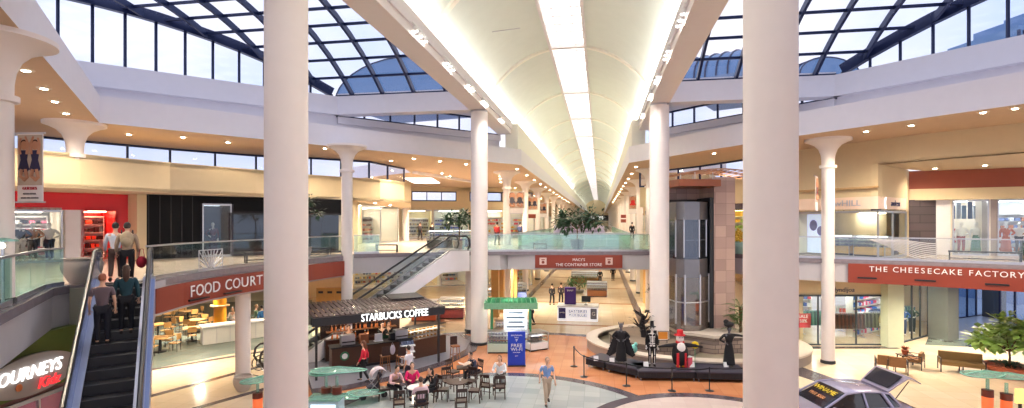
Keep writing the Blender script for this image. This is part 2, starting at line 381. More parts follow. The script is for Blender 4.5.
# end wall of the hall
struct(MB().box((CX, YEND + .3, 9), (24, .5, 18)).build('wall_hall_end', CREAM))
b = thing('store_fascia', 'dark shop fascia closing the far end of the long hall', 'sign', (CX, YEND + .1, 8.6))
MB().box((0, -.3, 0), (13, .5, 2.4)).build('fascia', BLK, b); text('MACYS', 2.0, GLOWW, b, (0, -.6, 0))
# cove light strips
COVE = em('cove_light', (1, .96, .88), 5.)
for sx in (-1, 1):
    o = MB().box((CX + sx * 4.42, 112, 13.86), (.10, 246, .04)).build('cove_light', COVE)
    tag(o, 'continuous warm cove light along the %s springing of the arched ceiling' % ('left' if sx < 0 else 'right'), 'light')

# ---------------------------------------------------------------- glazed cross vault (left and right roof light)
RR = 17.2; HB = 14.1
def hz(w_): return HB + math.sqrt(max(RR * RR - w_ * w_, 0)) - math.sqrt(RR * RR - 9.6 * 9.6)
for sx in (-1, 1):
    fr = MB(); gl = MB()
    us = [4.9 + 1.87 * k for k in range(10)]
    for u in us:
        wm = min(9.6, D - u)
        N = 14; ws = [-wm + 2 * wm * i / N for i in range(N + 1)]
        for a, b in zip(ws, ws[1:]): fr.bar((CX + sx * u, CY + a, hz(a)), (CX + sx * u, CY + b, hz(b)), .13, .3)
    ws = [-9.6 + 1.2 * k for k in range(17)]
    for w_ in ws:
        um = D - abs(w_); fr.bar((CX + sx * 4.9, CY + w_, hz(w_) + .05), (CX + sx * um, CY + w_, hz(w_) + .05), .1, .12)
    for w0, w1 in zip(ws, ws[1:]):
        u0, u1 = D - abs(w0), D - abs(w1)
        gl.add([(CX + sx * 4.9, CY + w0, hz(w0) + .12), (CX + sx * u0, CY + w0, hz(w0) + .12), (CX + sx * u1, CY + w1, hz(w1) + .12), (CX + sx * 4.9, CY + w1, hz(w1) + .12)], [(0, 1, 2, 3)])
    f = struct(fr.build('window_roof_light', NAVY)); gl.build('pane', SKYG, f)
    for sy in (-1, 1):
        fr = MB(); gl = MB(); N = 11
        wv = [9.4 * i / N for i in range(N + 1)]
        for w_ in wv:
            p = dg(sx, sy, w_); fr.bar(v3(p, 14.0), v3(p, hz(w_)), .09, .1)
        for a, b in zip(wv, wv[1:]):
            p, q = dg(sx, sy, a), dg(sx, sy, b); fr.bar(v3(p, hz(a) + .1), v3(q, hz(b) + .1), .3, .5)
            gl.add([v3(p, 14.05), v3(q, 14.05), v3(q, hz(b)), v3(p, hz(a))], [(0, 1, 2, 3)])
        f = struct(fr.build('window_gable', NAVY)); gl.build('pane', SKYG, f)

# roofs and a tower seen through the glass
BLUE = mat('blue_metal_roof', srgb(96, 132, 176), .5, var=.12, stretch=(6, .4, 1))
def barrel_roof(name, label, c, L, r, z0, rz):
    t = thing(name, label, 'roof', (c[0], c[1], z0), rz); b = MB(); N = 16
    vs = []
    for i in range(N + 1):
        a = PI * i / N
        for y in (-L / 2, L / 2): vs.append((r * math.cos(a), y, r * .5 * math.sin(a)))
    fs = [(2 * i, 2 * i + 2, 2 * i + 3, 2 * i + 1) for i in range(N)] + [tuple(range(0, 2 * N + 2, 2)), tuple(range(1, 2 * N + 2, 2))[::-1]]
    b.add(vs, fs).build('roof_shell', BLUE, t, 30)
    b = MB()
    for y in [(-L / 2 + L * k / 8) for k in range(9)]:
        b.tube([(r * 1.01 * math.cos(PI * i / N), y, r * .51 * math.sin(PI * i / N)) for i in range(N + 1)], .06, 6)
    b.build('standing_seam', NAVY, t)
    MB().box((0, 0, -.15), (2 * r, L, .3)).build('base_wall', mat('grey_blue_wall', srgb(120, 140, 170), .7), t); return t
barrel_roof('vaulted_roof', 'blue barrel roof seen through the left roof light', Q(425, 47), 9, 6.2, 17.2, -.2)
barrel_roof('vaulted_roof', 'blue barrel roof seen through the right roof light beyond the elevator', Q(735, 40), 6, 5.2, 16.9, 1.1)
barrel_roof('vaulted_roof', 'small blue domed roof beyond the right roof light bend', Q(812, 44), 4, 3.0, 18.6, .4)
t = thing('ribbed_tower', 'stepped blue ribbed glass tower outside the right gable window', 'building', (*Q(1020, 46), 0), .3)
for k, (wd, h) in enumerate([(11, 22.9), (9, 24.3), (6, 25.6)]): MB().box((1.5 + k * 1.4, k * .2, h / 2), (wd, 6 - k, h)).build('tower_tier', BLUE, t)
b = MB()
for k in range(22): b.box((-4 + k * .5, -3.05, 18.5), (.12, .2, 8))
b.build('fin', NAVY, t, 0)
# ================================================================ COLUMNS
def column(p, label, r=.47, h0=0., h1=13., flare=False, name='round_column', m=None, group=None, shoe=BLK):
    t = thing(name, label, 'column', (p[0], p[1], h0), 0, group); H = h1 - h0; m = m or PAINT
    if flare:
        MB().lathe([(r, 0.02), (r * .96, H - 1.3)], n=28).build('shaft', m, t, 50)
        MB().lathe([(r * 1.0, H - 1.42), (r * 1.28, H - 1.40), (r * 1.28, H - 1.27), (r * 1.0, H - 1.25)], n=28).build('collar', m, t, 40)
        pr = [(r * .96, H - 1.3), (r * .97, H - 1.0), (r * 1.08, H - .75), (r * 1.4, H - .5), (r * 2.0, H - .3), (r * 2.9, H - .16), (r * 3.45, H - .11), (r * 3.45, H + .0)]
        MB().lathe(pr, n=32).build('capital', m, t, 45)
    else:
        MB().lathe([(r, 0.02), (r, H - .1)], n=36).build('shaft', m, t, 50)
        MB().lathe([(r * .93, H - .12), (r * .93, H)], n=36).build('shadow_gap', SLABG, t, 40)
    if shoe: MB().lathe([(r * 1.12, 0), (r * 1.12, .12), (r * 1.02, .16)], n=28).build('base_ring', shoe, t, 40)
    return t
def hallp(px, side): return None
column(Vector((CX - 4.86, 10.2)), 'massive white column nearest the camera on the left, cut by both picture edges', r=.44)
column(Vector((CX + 4.86, 10.2)), 'massive white column nearest the camera on the right, in front of the parked car', r=.46)
column(Vector((CX - 4.86, 28.3)), 'tall white column standing left of the blue wifi panel, in front of the footbridge')
column(Vector((CX + 4.86, 28.3)), 'tall white column rising from the fountain ring beside the elevator', r=.5)
column(P(472, 331), 'shorter white column under the bridge, just left of the tall column by the wifi panel', r=.42, h1=3.95)
column(Q(-4, 11.2), 'white column with flared capital at the left picture edge on the near balcony', .30, 5, 10.8, True)
column(Q(75, 21.0), 'short white column with flared capital above the red shop', .30, 9.3, 10.8, True, shoe=None)
column(P(243, 386), 'slim white column under the food court sign with a round planter at its foot', .29, 0, 3.95)
column(Q(347, 27.2), 'white column with flared capital at the far end of the FOOD COURT sign', .29, 0, 10.8, True)
column(P(828, 363), 'white column with flared capital at the left end of THE CHEESECAKE FACTORY sign', .29, 0, 10.8, True)
column(Q(406, 50), 'slim white column beside the far clothing shops on the upper left', .3, 0, 9.0)
ORD = ['first', 'second', 'third', 'fourth', 'fifth', 'sixth', 'seventh', 'eighth', 'ninth', 'tenth', 'eleventh', 'twelfth', 'thirteenth', 'fourteenth', 'fifteenth', 'sixteenth', 'seventeenth', 'eighteenth']
c0 = {}
for sx, nm in ((-1, 'left'), (1, 'right')):
    for k in range(18):
        p = (CX + sx * 5.5, 40.6 + 10.35 * k)
        lab = 'white column with flared capital, %s from the atrium in the %s row of the long hall' % (ORD[k], nm)
        if not c0: c0['c'] = column(Vector(p), lab, .31, 0, 10.8, True, name='hall_column', group='columns along the long hall')
        else: dup(c0['c'], lab, (p[0], p[1], 0))

# ================================================================ UPPER LEFT WALLS
def PL(lst): return [Q(x, z) for x, z in lst]
BK = PL([(-120, 16.5), (0, 19), (80, 20.9), (170, 24.0), (256, 27.2), (311, 30.2), (350, 32), (380, 33.3), (404, 35.5), (411, 38)])
WW = PL([(-120, 20), (0, 23), (80, 25.4), (170, 28.2), (256, 31), (311, 32.2), (369, 34.1), (404, 38.5)])
def polywall(pts, z0, z1, th, name, m, side=1):
    b = MB()
    for a, c in zip(pts, pts[1:]): b.wall(a, c, z0, z1, th, side)
    return struct(b.build(name, m))
polywall(BK, 8.15, 9.55, .35, 'wall_upper_west', CREAM)
polywall(BK, 8.15, 8.30, .40, 'trim_bulkhead_west', CREAM, 1)
struct(MB().prism(BK + WW[::-1], 9.35, 9.5).build('trim_bulkhead_top', CREAM))
def clerestory(pts, z0, z1, name='window_clerestory', step=2.3, mull=.1, skip=()):
    f = MB(); g = MB()
    for a, c in zip(pts, pts[1:]):
        a = Vector(a); c = Vector(c); n = max(1, round((c - a).length / step))
        f.bar(v3(a, z1 - .05), v3(c, z1 - .05), .12, .12); f.bar(v3(a, z0 + .05), v3(c, z0 + .05), .12, .12)
        for i in range(n + 1): q = lerp(a, c, i / n); f.box((q.x, q.y, (z0 + z1) / 2), (mull, mull, z1 - z0), ang(a, c))
        g.wall(a, c, z0, z1, .02)
    fo = struct(f.build(name, NAVY)); g.build('pane', SKYG, fo); return fo
clerestory(WW, 9.4, 10.8)
SW = PL([(-120, 19.6), (8, 22.2)])
RED = mat('red_lacquer', srgb(214, 22, 30), .35, var=.03)
CE = mat('recess_ceiling', srgb(226, 206, 176), .7)
struct(MB().prism(BK[:10] + [Q(411, 60)] + PL([(345, 31.5), (265, 29.2), (138, 25.0), (128, 25.6), (8, 22.6), (-120, 20)]), 8.14, 8.3).build('ceiling_recess_west', CE))
lampn = [0]
def shop(A, B, h0, h1, depth, name='shop', wallm=None, floorm=None, glow=3.0, gcol=(1, .93, .82), front=True, mull=1.6, framem=None, side=1, backm=None, panel=True, bk=None, sides=(1, 1)):
    """shop room behind the segment A-B (interior on the left of A->B when side = 1)"""
    A = Vector(A); B = Vector(B); d = (B - A).normalized(); n_ = Vector((-d.y, d.x)) * side
    wm = wallm or mat('shop_white', srgb(240, 232, 218), .6); fm = floorm or FLOORU
    C = A + n_ * depth; D_ = B + n_ * depth
    if bk: C, D_ = bk
    b = MB(); b.wall(C, D_, h0, h1, .15, side).build
    struct(b.build('wall_' + name + '_back', backm or wm))
    b = MB()
    if sides[0]: b.wall(A, C, h0, h1, .12, side)
    if sides[1]: b.wall(B, D_, h0, h1, .12, -side)
    if b.v: struct(b.build('wall_' + name + '_side', wm))
    struct(MB().prism([A, B, D_, C], h1 - .02, h1 + .1).build('ceiling_' + name, wm))
    struct(MB().prism([A, B, D_, C], h0 - .05, h0 + .015).build('floor_' + name, fm))
    if panel and glow:
        lm = em('shop_light_%g_%g' % (glow, gcol[2]), gcol, glow * 1.8)
        L = (B - A).length; k = max(1, round(L / 3.0)); b = MB()
        for i in range(k):
            for j in (.3, .75):
                c = lerp(A, B, (i + .5) / k) + n_ * depth * j; b.box((c.x, c.y, h1 - .05), (L / k * .55, .5, .05), ang(A, B))
        o = b.build('ceiling_light_panels', lm); struct(o)
    if front:
        f = MB(); g = MB(); L = (B - A).length; k = max(1, round(L / mull))
        for i in range(k + 1): q = lerp(A, B, i / k); f.box((q.x, q.y, (h0 + h1) / 2), (.06, .08, h1 - h0), ang(A, B))
        f.bar(v3(A, h1 - .05), v3(B, h1 - .05), .08, .1); f.bar(v3(A, h0 + .05), v3(B, h0 + .05), .08, .1)
        g.wall(A, B, h0, h1, .015, side)
        fo = struct(f.build('window_' + name, framem or STEEL)); g.build('pane', CLEAR, fo)
    return A, B, n_
def inshop(S, t, dpt): A, B, n_ = S; return lerp(A, B, t) + n_ * dpt

# red shop
RA, RB = Q(6, 22.3), Q(128, 25.4)
def on(px, A, B):                                                # point of segment A-B seen in pixel column px
    dx = (px - 512) / F; d = C2W(dx, 1); A = Vector(A); B = Vector(B); e = B - A
    t = (A.y * d.x - A.x * d.y) / (e.x * d.y - e.y * d.x); return A + e * t
b = MB()
b.wall(RA, RB, 7.35, 8.14, .3); b.wall(on(116, RA, RB), RB, 5, 7.4, .3); b.wall(RA, on(9, RA, RB), 5, 7.4, .3)
struct(b.build('wall_red_shopfront', RED))
b = MB(); b.wall(on(62, RA, RB), on(84, RA, RB), 5, 7.36, .5); struct(b.build('wall_white_shop_pier', mat('pier_white', srgb(240, 236, 238), .5)))
redS = shop(on(9, RA, RB), on(62, RA, RB), 5, 7.35, 5.5, 'red_shop', glow=5, gcol=(1, .93, .86), front=True, mull=4)
S2 = shop(on(84, RA, RB), on(116, RA, RB), 5, 7.35, 3.2, 'red_niche', wallm=RED, glow=6, gcol=(1, .5, .3), front=False)
b = MB(); b.wall(Q(128, 25.4), Q(137, 24.8), 5, 8.14, .4); struct(b.build('wall_cream_pier', CREAM))
# black shop
BA, BB = Q(137, 24.9), Q(345, 31.2)
BLG = mat('black_gloss_panel', (.004, .004, .005), .4, spec=.12)
x1, x2 = on(203, BA, BB), on(231, BA, BB)
b = MB(); b.wall(BA, x1, 5, 8.14, .3); b.wall(x2, BB, 7.3, 8.14, .3); b.wall(x1, x2, 7.75, 8.14, .3); struct(b.build('wall_black_shopfront', BLG))
bs = shop(x2, BB, 5, 7.3, 4, 'black_shop', wallm=mat('plum_wall', srgb(34, 18, 24), .6), glow=0, framem=BLK, mull=2.4)
bs2 = shop(x1, x2, 5, 7.75, 2.2, 'black_vitrine', wallm=mat('dim_vitrine', srgb(40, 40, 56), .6), glow=.7, framem=STEEL, mull=1.7, gcol=(.8, .9, 1))
b = MB()
for k in range(1, 6): q = lerp(BA, x1, k / 6); b.box((q.x, q.y, 6.57), (.03, .03, 3.1), ang(BA, BB))
struct(b.build('trim_panel_joint', mat('joint_grey', (.012, .012, .014), .5)))
b = MB(); b.wall(BB, Q(358, 33), 5, 8.14, .4); struct(b.build('wall_cream_corner', CREAM))
# far wing, upper left
FA, FB = Q(352, 58), Q(536, 62)
polywall([Q(340, 50), Q(352, 58), Q(536, 62)], 8.2, 9.2, .3, 'wall_far_west', CREAM)
clerestory([on(412, FA, FB), on(456, FA, FB)], 9.2, 10.3, step=2)
clerestory([on(470, FA, FB), on(532, FA, FB)], 9.2, 10.3, step=3)
b = MB(); b.wall(FA, on(412, FA, FB), 9.2, 10.8, .3); b.wall(on(456, FA, FB), on(470, FA, FB), 9.2, 10.8, .3); b.wall(FA, FB, 10.3, 10.8, .35); struct(b.build('wall_far_west_upper', CREAM))
farS = shop(FA, on(398, FA, FB), 5, 8.2, 8, 'far_shop_one', glow=7, mull=3)
farS2 = shop(on(402, FA, FB), on(432, FA, FB), 5, 8.2, 8, 'far_shop_two', glow=6, mull=3, wallm=mat('shop_straw', srgb(236, 222, 170), .6))
farS3 = shop(on(434, FA, FB), on(468, FA, FB), 5, 8.2, 8, 'far_shop_three', glow=5, mull=3, gcol=(.9, 1, .95))
farS4 = shop(on(486, FA, FB), on(534, FA, FB), 5, 8.2, 8, 'far_shop_four', glow=7, mull=3)
b = MB(); b.wall(on(398, FA, FB), on(402, FA, FB), 5, 8.2, .3); b.wall(on(432, FA, FB), on(434, FA, FB), 5, 8.2, .3); b.wall(on(468, FA, FB), on(486, FA, FB), 5, 8.2, .3); struct(b.build('wall_far_piers', CREAM))
# shopfronts under the recess ceiling at left (bright), and side wall
rs = shop(Q(362, 44), Q(398, 47), 5, 8.1, 5, 'recess_shop', glow=7, mull=2.4)
b = MB(); b.wall(Q(345, 31.5), Q(362, 44), 5, 8.14, .3); struct(b.build('wall_recess_side', CREAM))
# ceiling ribs and roof patch in the far wing
struct(MB().bar(v3(Q(415, 41), 10.72), v3(Q(480, 52), 10.72), .5, .2).build('trim_ceiling_rib', LAV))
b = MB(); b.prism([Q(404, 47), Q(432, 47), Q(440, 53), Q(414, 53)], 10.74, 10.79); struct(b.build('window_ceiling_light', em('ceiling_skylight', (1, 1, 1), 1.5)))
# underside fill of slab-to-slab below far wing
# ================================================================ LONG HALL SIDE WALLS
rnd = random.Random(3)
BROWN = mat('hall_sign_brown', srgb(150, 70, 50), .5)
for sx in (-1, 1):
    xo = CX + sx * 10.5; y = 66. if sx < 0 else 44.; k = 0
    while y < YEND - 1:
        y2 = min(y + 10.35, YEND); a, c = Vector((xo, y)), Vector((xo, y2))
        gl = rnd.choice([3.5, 5, 6])
        A_ = lerp(a, c, .08); C_ = lerp(a, c, .92)
        if k < 12:
            for (h0, h1) in ((0, 3.3), (5, 8.2)):
                shop(A_, C_, h0, h1, 5, 'hall_shop', glow=gl, mull=2.2, side=(1 if sx < 0 else -1))
        b = MB(); s_ = 1 if sx < 0 else -1
        b.wall(a, A_, 0, 3.95, .4, s_); b.wall(C_, c, 0, 3.95, .4, s_); b.wall(a, A_, 5, 8.2, .4, s_); b.wall(C_, c, 5, 8.2, .4, s_)
        b.wall(a, c, 3.3, 3.95, .4, s_); b.wall(a, c, 8.2, 10.8, .4, s_)
        struct(b.build('wall_hall', CREAM))
        if k < 7:
            m1 = lerp(a, c, .5); t = thing('shop_sign_board', 'brown shop sign board above the %s upper shopfront on the %s side of the hall' % (ORD[k], 'left' if sx < 0 else 'right'), 'sign', (m1.x - sx * .1, m1.y, 8.6))
            MB().box((0, 0, 0), (.12, 5, .7)).build('board', BROWN if k % 2 == 0 else BLK, t)
        y = y2; k += 1

# ================================================================ UPPER RIGHT WALLS
WA = PL([(640, 42), (700, 37), (745, 33), (799, 28.9), (878, 25.3)])
WB = PL([(878, 25.3), (908, 24.1), (1024, 20.9), (1110, 19)])
DSGN = mat('purple_sign', srgb(56, 30, 46), .5)
polywall(WA[2:], 8.0, 10.8, .35, 'wall_upper_east', CREAM)
polywall(WA[:3], 8.0, 9.6, .35, 'wall_upper_east_back', CREAM)
clerestory(WA[:3], 9.6, 10.8, step=1.8)
polywall(WB, 9.6, 10.8, .35, 'wall_bulkhead_east', CREAM)
polywall([Q(799, 28.7), Q(878, 25.1)], 8.45, 8.55, .1, 'trim_moulding_east', mat('moulding_tan', srgb(196, 160, 112), .5))
N0, N1, N2 = Q(906, 27.6), Q(936, 29.2), Q(1110, 25.2)
struct(MB().prism(WB + [N2, N1, N0, Q(880, 27)], 9.6, 9.7).build('ceiling_niche_east', CE))
b = MB(); b.wall(Q(878, 25.3), Q(906, 27.6), 8.0, 9.65, .3); b.wall(Q(906, 27.6), Q(909, 28.9), 5, 9.65, .3); struct(b.build('wall_niche_return', CREAM))
X0 = Q(908, 28.9)
polywall([X0, N2], 8.62, 9.62, .3, 'wall_terracotta_band', mat('terracotta_band', srgb(150, 74, 50), .5))
polywall([X0, N2], 8.0, 8.62, .35, 'wall_cream_lintel', CREAM)
# jewellery shop with the pale fascia
JA, JC, JB = Q(790, 29.2), Q(878, 25.2), Q(906, 27.6)
FPK = mat('pale_pink_fascia', srgb(240, 214, 196), .5)
polywall([JA, JC, JB], 7.42, 8.05, .2, 'wall_jewellery_fascia', FPK)
polywall([JA, JC, JB], 7.34, 7.44, .3, 'trim_jewellery_fascia', BLK)
js = shop(JA, JC, 5, 7.36, 7, 'jewellery', glow=6, gcol=(1, .86, .6), mull=2.4, wallm=mat('honey_wall', srgb(244, 222, 176), .6), bk=(Q(792, 36), Q(904, 33.5)), sides=(1, 0), panel=False)
struct(MB().box((*Q(815, 32), 7.3), (2.4, .6, .05), PSI).box((*Q(850, 31), 7.3), (2.4, .6, .05), PSI).box((*Q(872, 29.5), 7.3), (1.2, .5, .05), PSI).build('ceiling_light_panels', em('honey_light', (1, .86, .6), 18)))
js2 = shop(JC, JB, 5, 7.36, 1.6, bk=(Q(879, 30), Q(904, 33.5)), sides=(0, 1), panel=False, name='jewellery_side', glow=4, gcol=(1, .86, .6), mull=2.6, wallm=mat('honey_wall'))
t = thing('shop_lettering', 'silver shop name lettering on the pale pink fascia, left of the corner', 'sign', (*on(846, JA, JC), 7.74), ang(JA, JC))
text('swHILL', .42, mat('silver_letter', srgb(190, 190, 205), .3, .6), t, (0, -.06, 0), sx=1.15)
t = thing('shop_lettering', 'navy script lettering with a white arc on the pale fascia beside the stone pier', 'sign', (*on(893, JC, JB), 7.74), ang(JC, JB))
text('andress', .42, mat('navy_letter', srgb(24, 34, 90), .4), t, (.15, -.06, 0), shear=.3)
t2 = MB(); t2.tube([(-1.1 + .14 * abs(math.sin(a)) * -1, -.05, .26 * math.cos(a)) for a in [PI * k / 10 for k in range(11)]], .03, 6); t2.build('white_arc', GLOWW, t)
# stone pier and clothing shop
b = MB(); b.wall(Q(909, 28.8), Q(936, 28.6), 5, 8.02, .6); struct(b.build('wall_stone_pier', tilemat('dark_slate_courses', srgb(92, 80, 84), srgb(76, 66, 70), srgb(50, 44, 48), .9, .02, .7, bw=2.2, off=.5, vert=True)))
b = MB(); b.wall(Q(936, 28.6), Q(953, 28.3), 5, 8.02, .4); struct(b.build('wall_white_display', mat('pier_white')))
cs = shop(Q(953, 28.3), Q(988, 27.9), 5, 8.02, 4.5, 'clothing', glow=6, gcol=(1, 1, 1), mull=3)
b = MB(); b.wall(Q(988, 27.9), Q(998, 27.8), 5, 8.02, .5); struct(b.build('wall_grey_pier', mat('grey_pier', srgb(170, 160, 156), .5)))
cs2 = shop(Q(998, 27.8), Q(1110, 26.4), 5, 8.02, 4.5, 'clothing_wide', glow=6, gcol=(.95, .98, 1), mull=3.4, wallm=mat('cool_white', srgb(226, 232, 244), .6))
b = MB(); rr = random.Random(5)
BLP = [mat('blue_panel_a', srgb(110, 140, 180), .5), mat('blue_panel_b', srgb(60, 84, 130), .5), mat('blue_panel_c', srgb(190, 205, 228), .5)]
t = thing('blue_display_panels', 'band of blue and pale hanging panels at the top of the right clothing shop window', 'panel', (*Q(970, 28.9), 0), ang(Q(953, 28.3), Q(988, 27.9)))
for k in range(9):
    MB().box((-1.0 + k * .27, rr.uniform(0, .2), 7.45 - .1 * (k % 2)), (.22, .03, .95 - .2 * (k % 2))).build('hanging_panel', BLP[k % 3], t)
# shops behind the elevator
ys = shop(Q(690, 37.6), Q(745, 33.2), 5, 7.7, 5, 'yellow_shop', glow=5, gcol=(1, .85, .4), mull=2.4, wallm=mat('yellow_wall', srgb(230, 200, 90), .6))
b = MB(); b.wall(Q(690, 37.4), Q(745, 33.0), 7.55, 8.0, .3); struct(b.build('wall_purple_fascia', DSGN))
es = shop(Q(745, 33.2), Q(792, 29.0), 5, 8.0, 6, 'east_shop', glow=5, mull=2.4)

# ================================================================ LOWER LEVEL WALLS
# right glass shop with coloured clothes
GA, GB, GC = P(780, 345.5), P(894, 345.5), P(928, 336)
polywall([GA, GB], 2.8, 3.95, .4, 'wall_glass_shop_fascia', CREAM)
polywall([GB, GC], 3.3, 3.95, .3, 'wall_glass_shop_fascia_side', CREAM)
gs = shop(GA, GB, 0, 2.8, 8, 'glass_shop', glow=7, gcol=(.95, 1, .96), mull=1.9, framem=mat('dark_frame', (.03, .04, .05), .4), floorm=MARBLE, sides=(1, 0))
gs2 = shop(GB, GC, 0, 3.3, 3, 'glass_shop_side', glow=6, gcol=(.8, .95, 1), mull=1.2, framem=mat('dark_frame'), floorm=MARBLE, bk=(Q(893, 36.5), Q(936, 35.5)), sides=(0, 1))
b = MB(); p = P(890, 345.8); b.box((p.x, p.y - .2, 1.97), (.85, .6, 3.95), PSI); struct(b.build('wall_green_pier', mat('pale_green_pier', srgb(216, 224, 196), .5)))
t = thing('shop_lettering', 'navy script shop name on the cream fascia of the lower glass shop', 'sign', (*P(843.5, 345.5), 3.07), ang(GA, GB))
text('lyndijoa', .36, mat('navy_letter'), t, (0, -.08, 0), shear=.15)
t = thing('poster', 'red sale poster standing inside the lower glass shop window', 'poster', (*P(806, 344), 1.25), ang(GA, GB))
MB().box((0, .3, 0), (.85, .03, .8)).build('sheet', mat('red_poster', srgb(200, 50, 60), .5), t); text('SALE\n50%', .26, WHITE, t, (0, .27, .1))
# grey pier and glazed entrance
p0, p1 = Q(928, 31), Q(948, 30.2)
b = MB(); b.wall(Q(928, 30.6), Q(948, 29.6), 0, 3.95, .9); struct(b.build('wall_entry_pier', mat('grey_green_pier', srgb(112, 116, 110), .4)))
DAY = em('daylit_street', (.55, .72, 1), 1.0)
def glazed(A, B, h0, h1, step, name, m=None):
    f = MB(); g = MB(); A = Vector(A); B = Vector(B); L = (B - A).length; k = max(1, round(L / step))
    for i in range(k + 1): q = lerp(A, B, i / k); f.box((q.x, q.y, (h0 + h1) / 2), (.09, .1, h1 - h0), ang(A, B))
    for hh in (h0 + .05, h0 + (h1 - h0) * .68, h1 - .05): f.bar(v3(A, hh), v3(B, hh), .08, .09)
    g.wall(A, B, h0, h1, .02); fo = struct(f.build(name, m or NAVY)); g.build('pane', glassmat('entry_glass', (.75, .86, 1), .15, .05), fo)
glazed(Q(948, 36), Q(985, 38), 0, 3.9, 1.2, 'window_entry')
glazed(Q(1000, 34), Q(1100, 36), 0, 3.9, 1.3, 'door_entry')
glazed(Q(1003, 44), Q(1110, 46), 0, 3.9, 1.3, 'door_street')
b = MB(); b.box((*Q(994, 37), 1.97), (.9, .9, 3.95), .2); b.box((*Q(1042, 35.5), 1.97), (.7, .7, 3.95), .2); struct(b.build('wall_entry_column', mat('dark_entry_pier', srgb(70, 76, 84), .4)))
struct(MB().prism([Q(940, 29.8), Q(1130, 30), Q(1130, 60), Q(940, 60)], 0, .03).build('floor_entry', mat('entry_floor', srgb(170, 180, 190), .2)))
# street trees and cars outside: soft blue shapes
b = MB(); rr = random.Random(9)
t = thing('street_backdrop_hedge', 'bluish planting and parked shapes outside the glass entrance', 'hedge', (*Q(1000, 54), 0))
for k in range(26): b.ball((rr.uniform(-7, 12), rr.uniform(-1.5, 3), rr.uniform(.4, 2.6)), (rr.uniform(.5, 1.2), .6, rr.uniform(.4, .9)), 8, 6)
b.build('foliage', mat('dusk_hedge', srgb(110, 140, 190), .8, var=.4, scale=4), t)
# lower right wing back wall behind elevator
polywall([Q(640, 47), Q(700, 42), Q(760, 34), Q(798, 30)], 0, 3.95, .3, 'wall_lower_east', CREAM)
# lower left: kids shoe shop with green and brown fascia
KA, KB = C2W(-12.0, 9.5), C2W(-12.05, 14.45)
OLV = mat('olive_fascia', srgb(96, 110, 40), .5, var=.1)
struct(MB().wall(KA, KB, 2.4, 3.95, .3).build('wall_kids_fascia', OLV))
ks = shop(KA, KB, 0, 2.4, 5, 'kids_shop', glow=3, gcol=(1, .8, .9), mull=1.4, wallm=mat('kids_wall', srgb(170, 110, 120), .6), floorm=MARBLE)
struct(MB().wall(KB, C2W(-11.3, 14.6), 0, 3.3, .3).build('wall_brown_corner', mat('rust_corner', srgb(150, 84, 36), .5)))
struct(MB().wall(C2W(-12.3, 14.45), C2W(-11.0, 15.0), 3.3, 4.95, .3).build('wall_grey_corner', mat('sage_grey', srgb(150, 152, 140), .6)))
# lower far walls (food court back, under bridge)
FCB = mat('food_court_cream', srgb(232, 214, 180), .6)
polywall([Q(-40, 36), Q(152, 42), Q(300, 46), Q(352, 50)], 0, 3.95, .3, 'wall_food_court_back', FCB)
fstall = shop(Q(205, 43.0), Q(300, 45.2), .9, 3.0, 2.5, 'food_stall', glow=3, front=False)
struct(MB().prism([Q(-40, 14), Q(150, 15.8), Q(208, 19), Q(265, 22), Q(345, 28), Q(352, 50), Q(300, 46), Q(-40, 36)], 3.9, 3.96).build('ceiling_food_court', CE))
l1 = shop(Q(350, 52), Q(440, 55), 0, 3.6, 7, 'lower_far_shop', glow=5, mull=3, wallm=mat('honey_wall'))
l2 = shop(Q(441, 55), Q(470, 56), 0, 3.6, 7, 'lower_far_shop', glow=5, mull=3)
l3 = shop(Q(488, 56), Q(532, 56), 0, 3.6, 7, 'lower_far_shop', glow=5, mull=3, wallm=mat('honey_wall'))
polywall([Q(350, 52), Q(441, 55), Q(532, 56)], 3.5, 3.95, .3, 'wall_lower_far_lintel', BROWN)
# hall corridor shopfront piers near the bridge
for sx in (-1, 1):
    for k in range(5):
        b = MB(); b.box((CX + sx * 5.6, 36.5 + k * 2.1 + (0 if sx < 0 else 0), 1.97), (.5, .5, 3.95)); struct(b.build('wall_corridor_pier', mat('amber_pier', srgb(206, 160, 96), .4)))
# ================================================================ RAILINGS
def railing(pts, label, step=1.5, h=1.07, z=5.0, glass=None, group=None, capm=None):
    pts = [Vector(p) for p in pts]; c = pts[0]
    t = thing('glass_railing', label, 'railing', (c.x, c.y, z), 0, group)
    hr = MB(); sh = MB()
    for a, b in zip(pts, pts[1:]):
        L = (b - a).length; n = max(1, round(L / step)); rz = ang(a, b)
        hr.bar(v3(a - c, h), v3(b - c, h), .07, .05); sh.bar(v3(a - c, .08), v3(b - c, .08), .06, .12)
        for i in range(n):
            p = lerp(a, b, (i + .5) / n) - c
            MB().box((p.x, p.y, h / 2 + .05), (L / n - .03, .02, h - .14), rz).build('glass_panel', glass or GREENG, t)
    hr.build('handrail', capm or STEEL, t); sh.build('base_shoe', STEEL, t); return t
GREENG = glassmat('green_edge_glass', (.76, .92, .87), .12, .09)
def inset(pts, d):
    out = []
    for i, p in enumerate(pts):
        a = pts[max(i - 1, 0)]; b = pts[min(i + 1, len(pts) - 1)]; q = (Vector(b) - Vector(a)).normalized(); out.append(Vector(p) + Vector((-q.y, q.x)) * d)
    return out
railing(inset(EL[1:5], .15), 'glass balcony railing at the left picture edge above the kids shoe shop sign')
railA = railing(inset(EA, .15), 'curved glass railing above the FOOD COURT sign', 2.2, glass=CLEAR)
railing(inset(EB[:-1], .15)[:2] , 'short glass railing between the food court sign end and the rear escalator')
railB = railing(inset([Q(462, 30.7)] + EB[-2:], .15), 'glass railing right of the rear escalator on the footbridge')
railC = railing(inset(EC, .15), 'green glass railing over the terracotta footbridge sign', 1.3)
railing(inset(ED[:4], .15), 'green glass railing between the footbridge and the elevator')
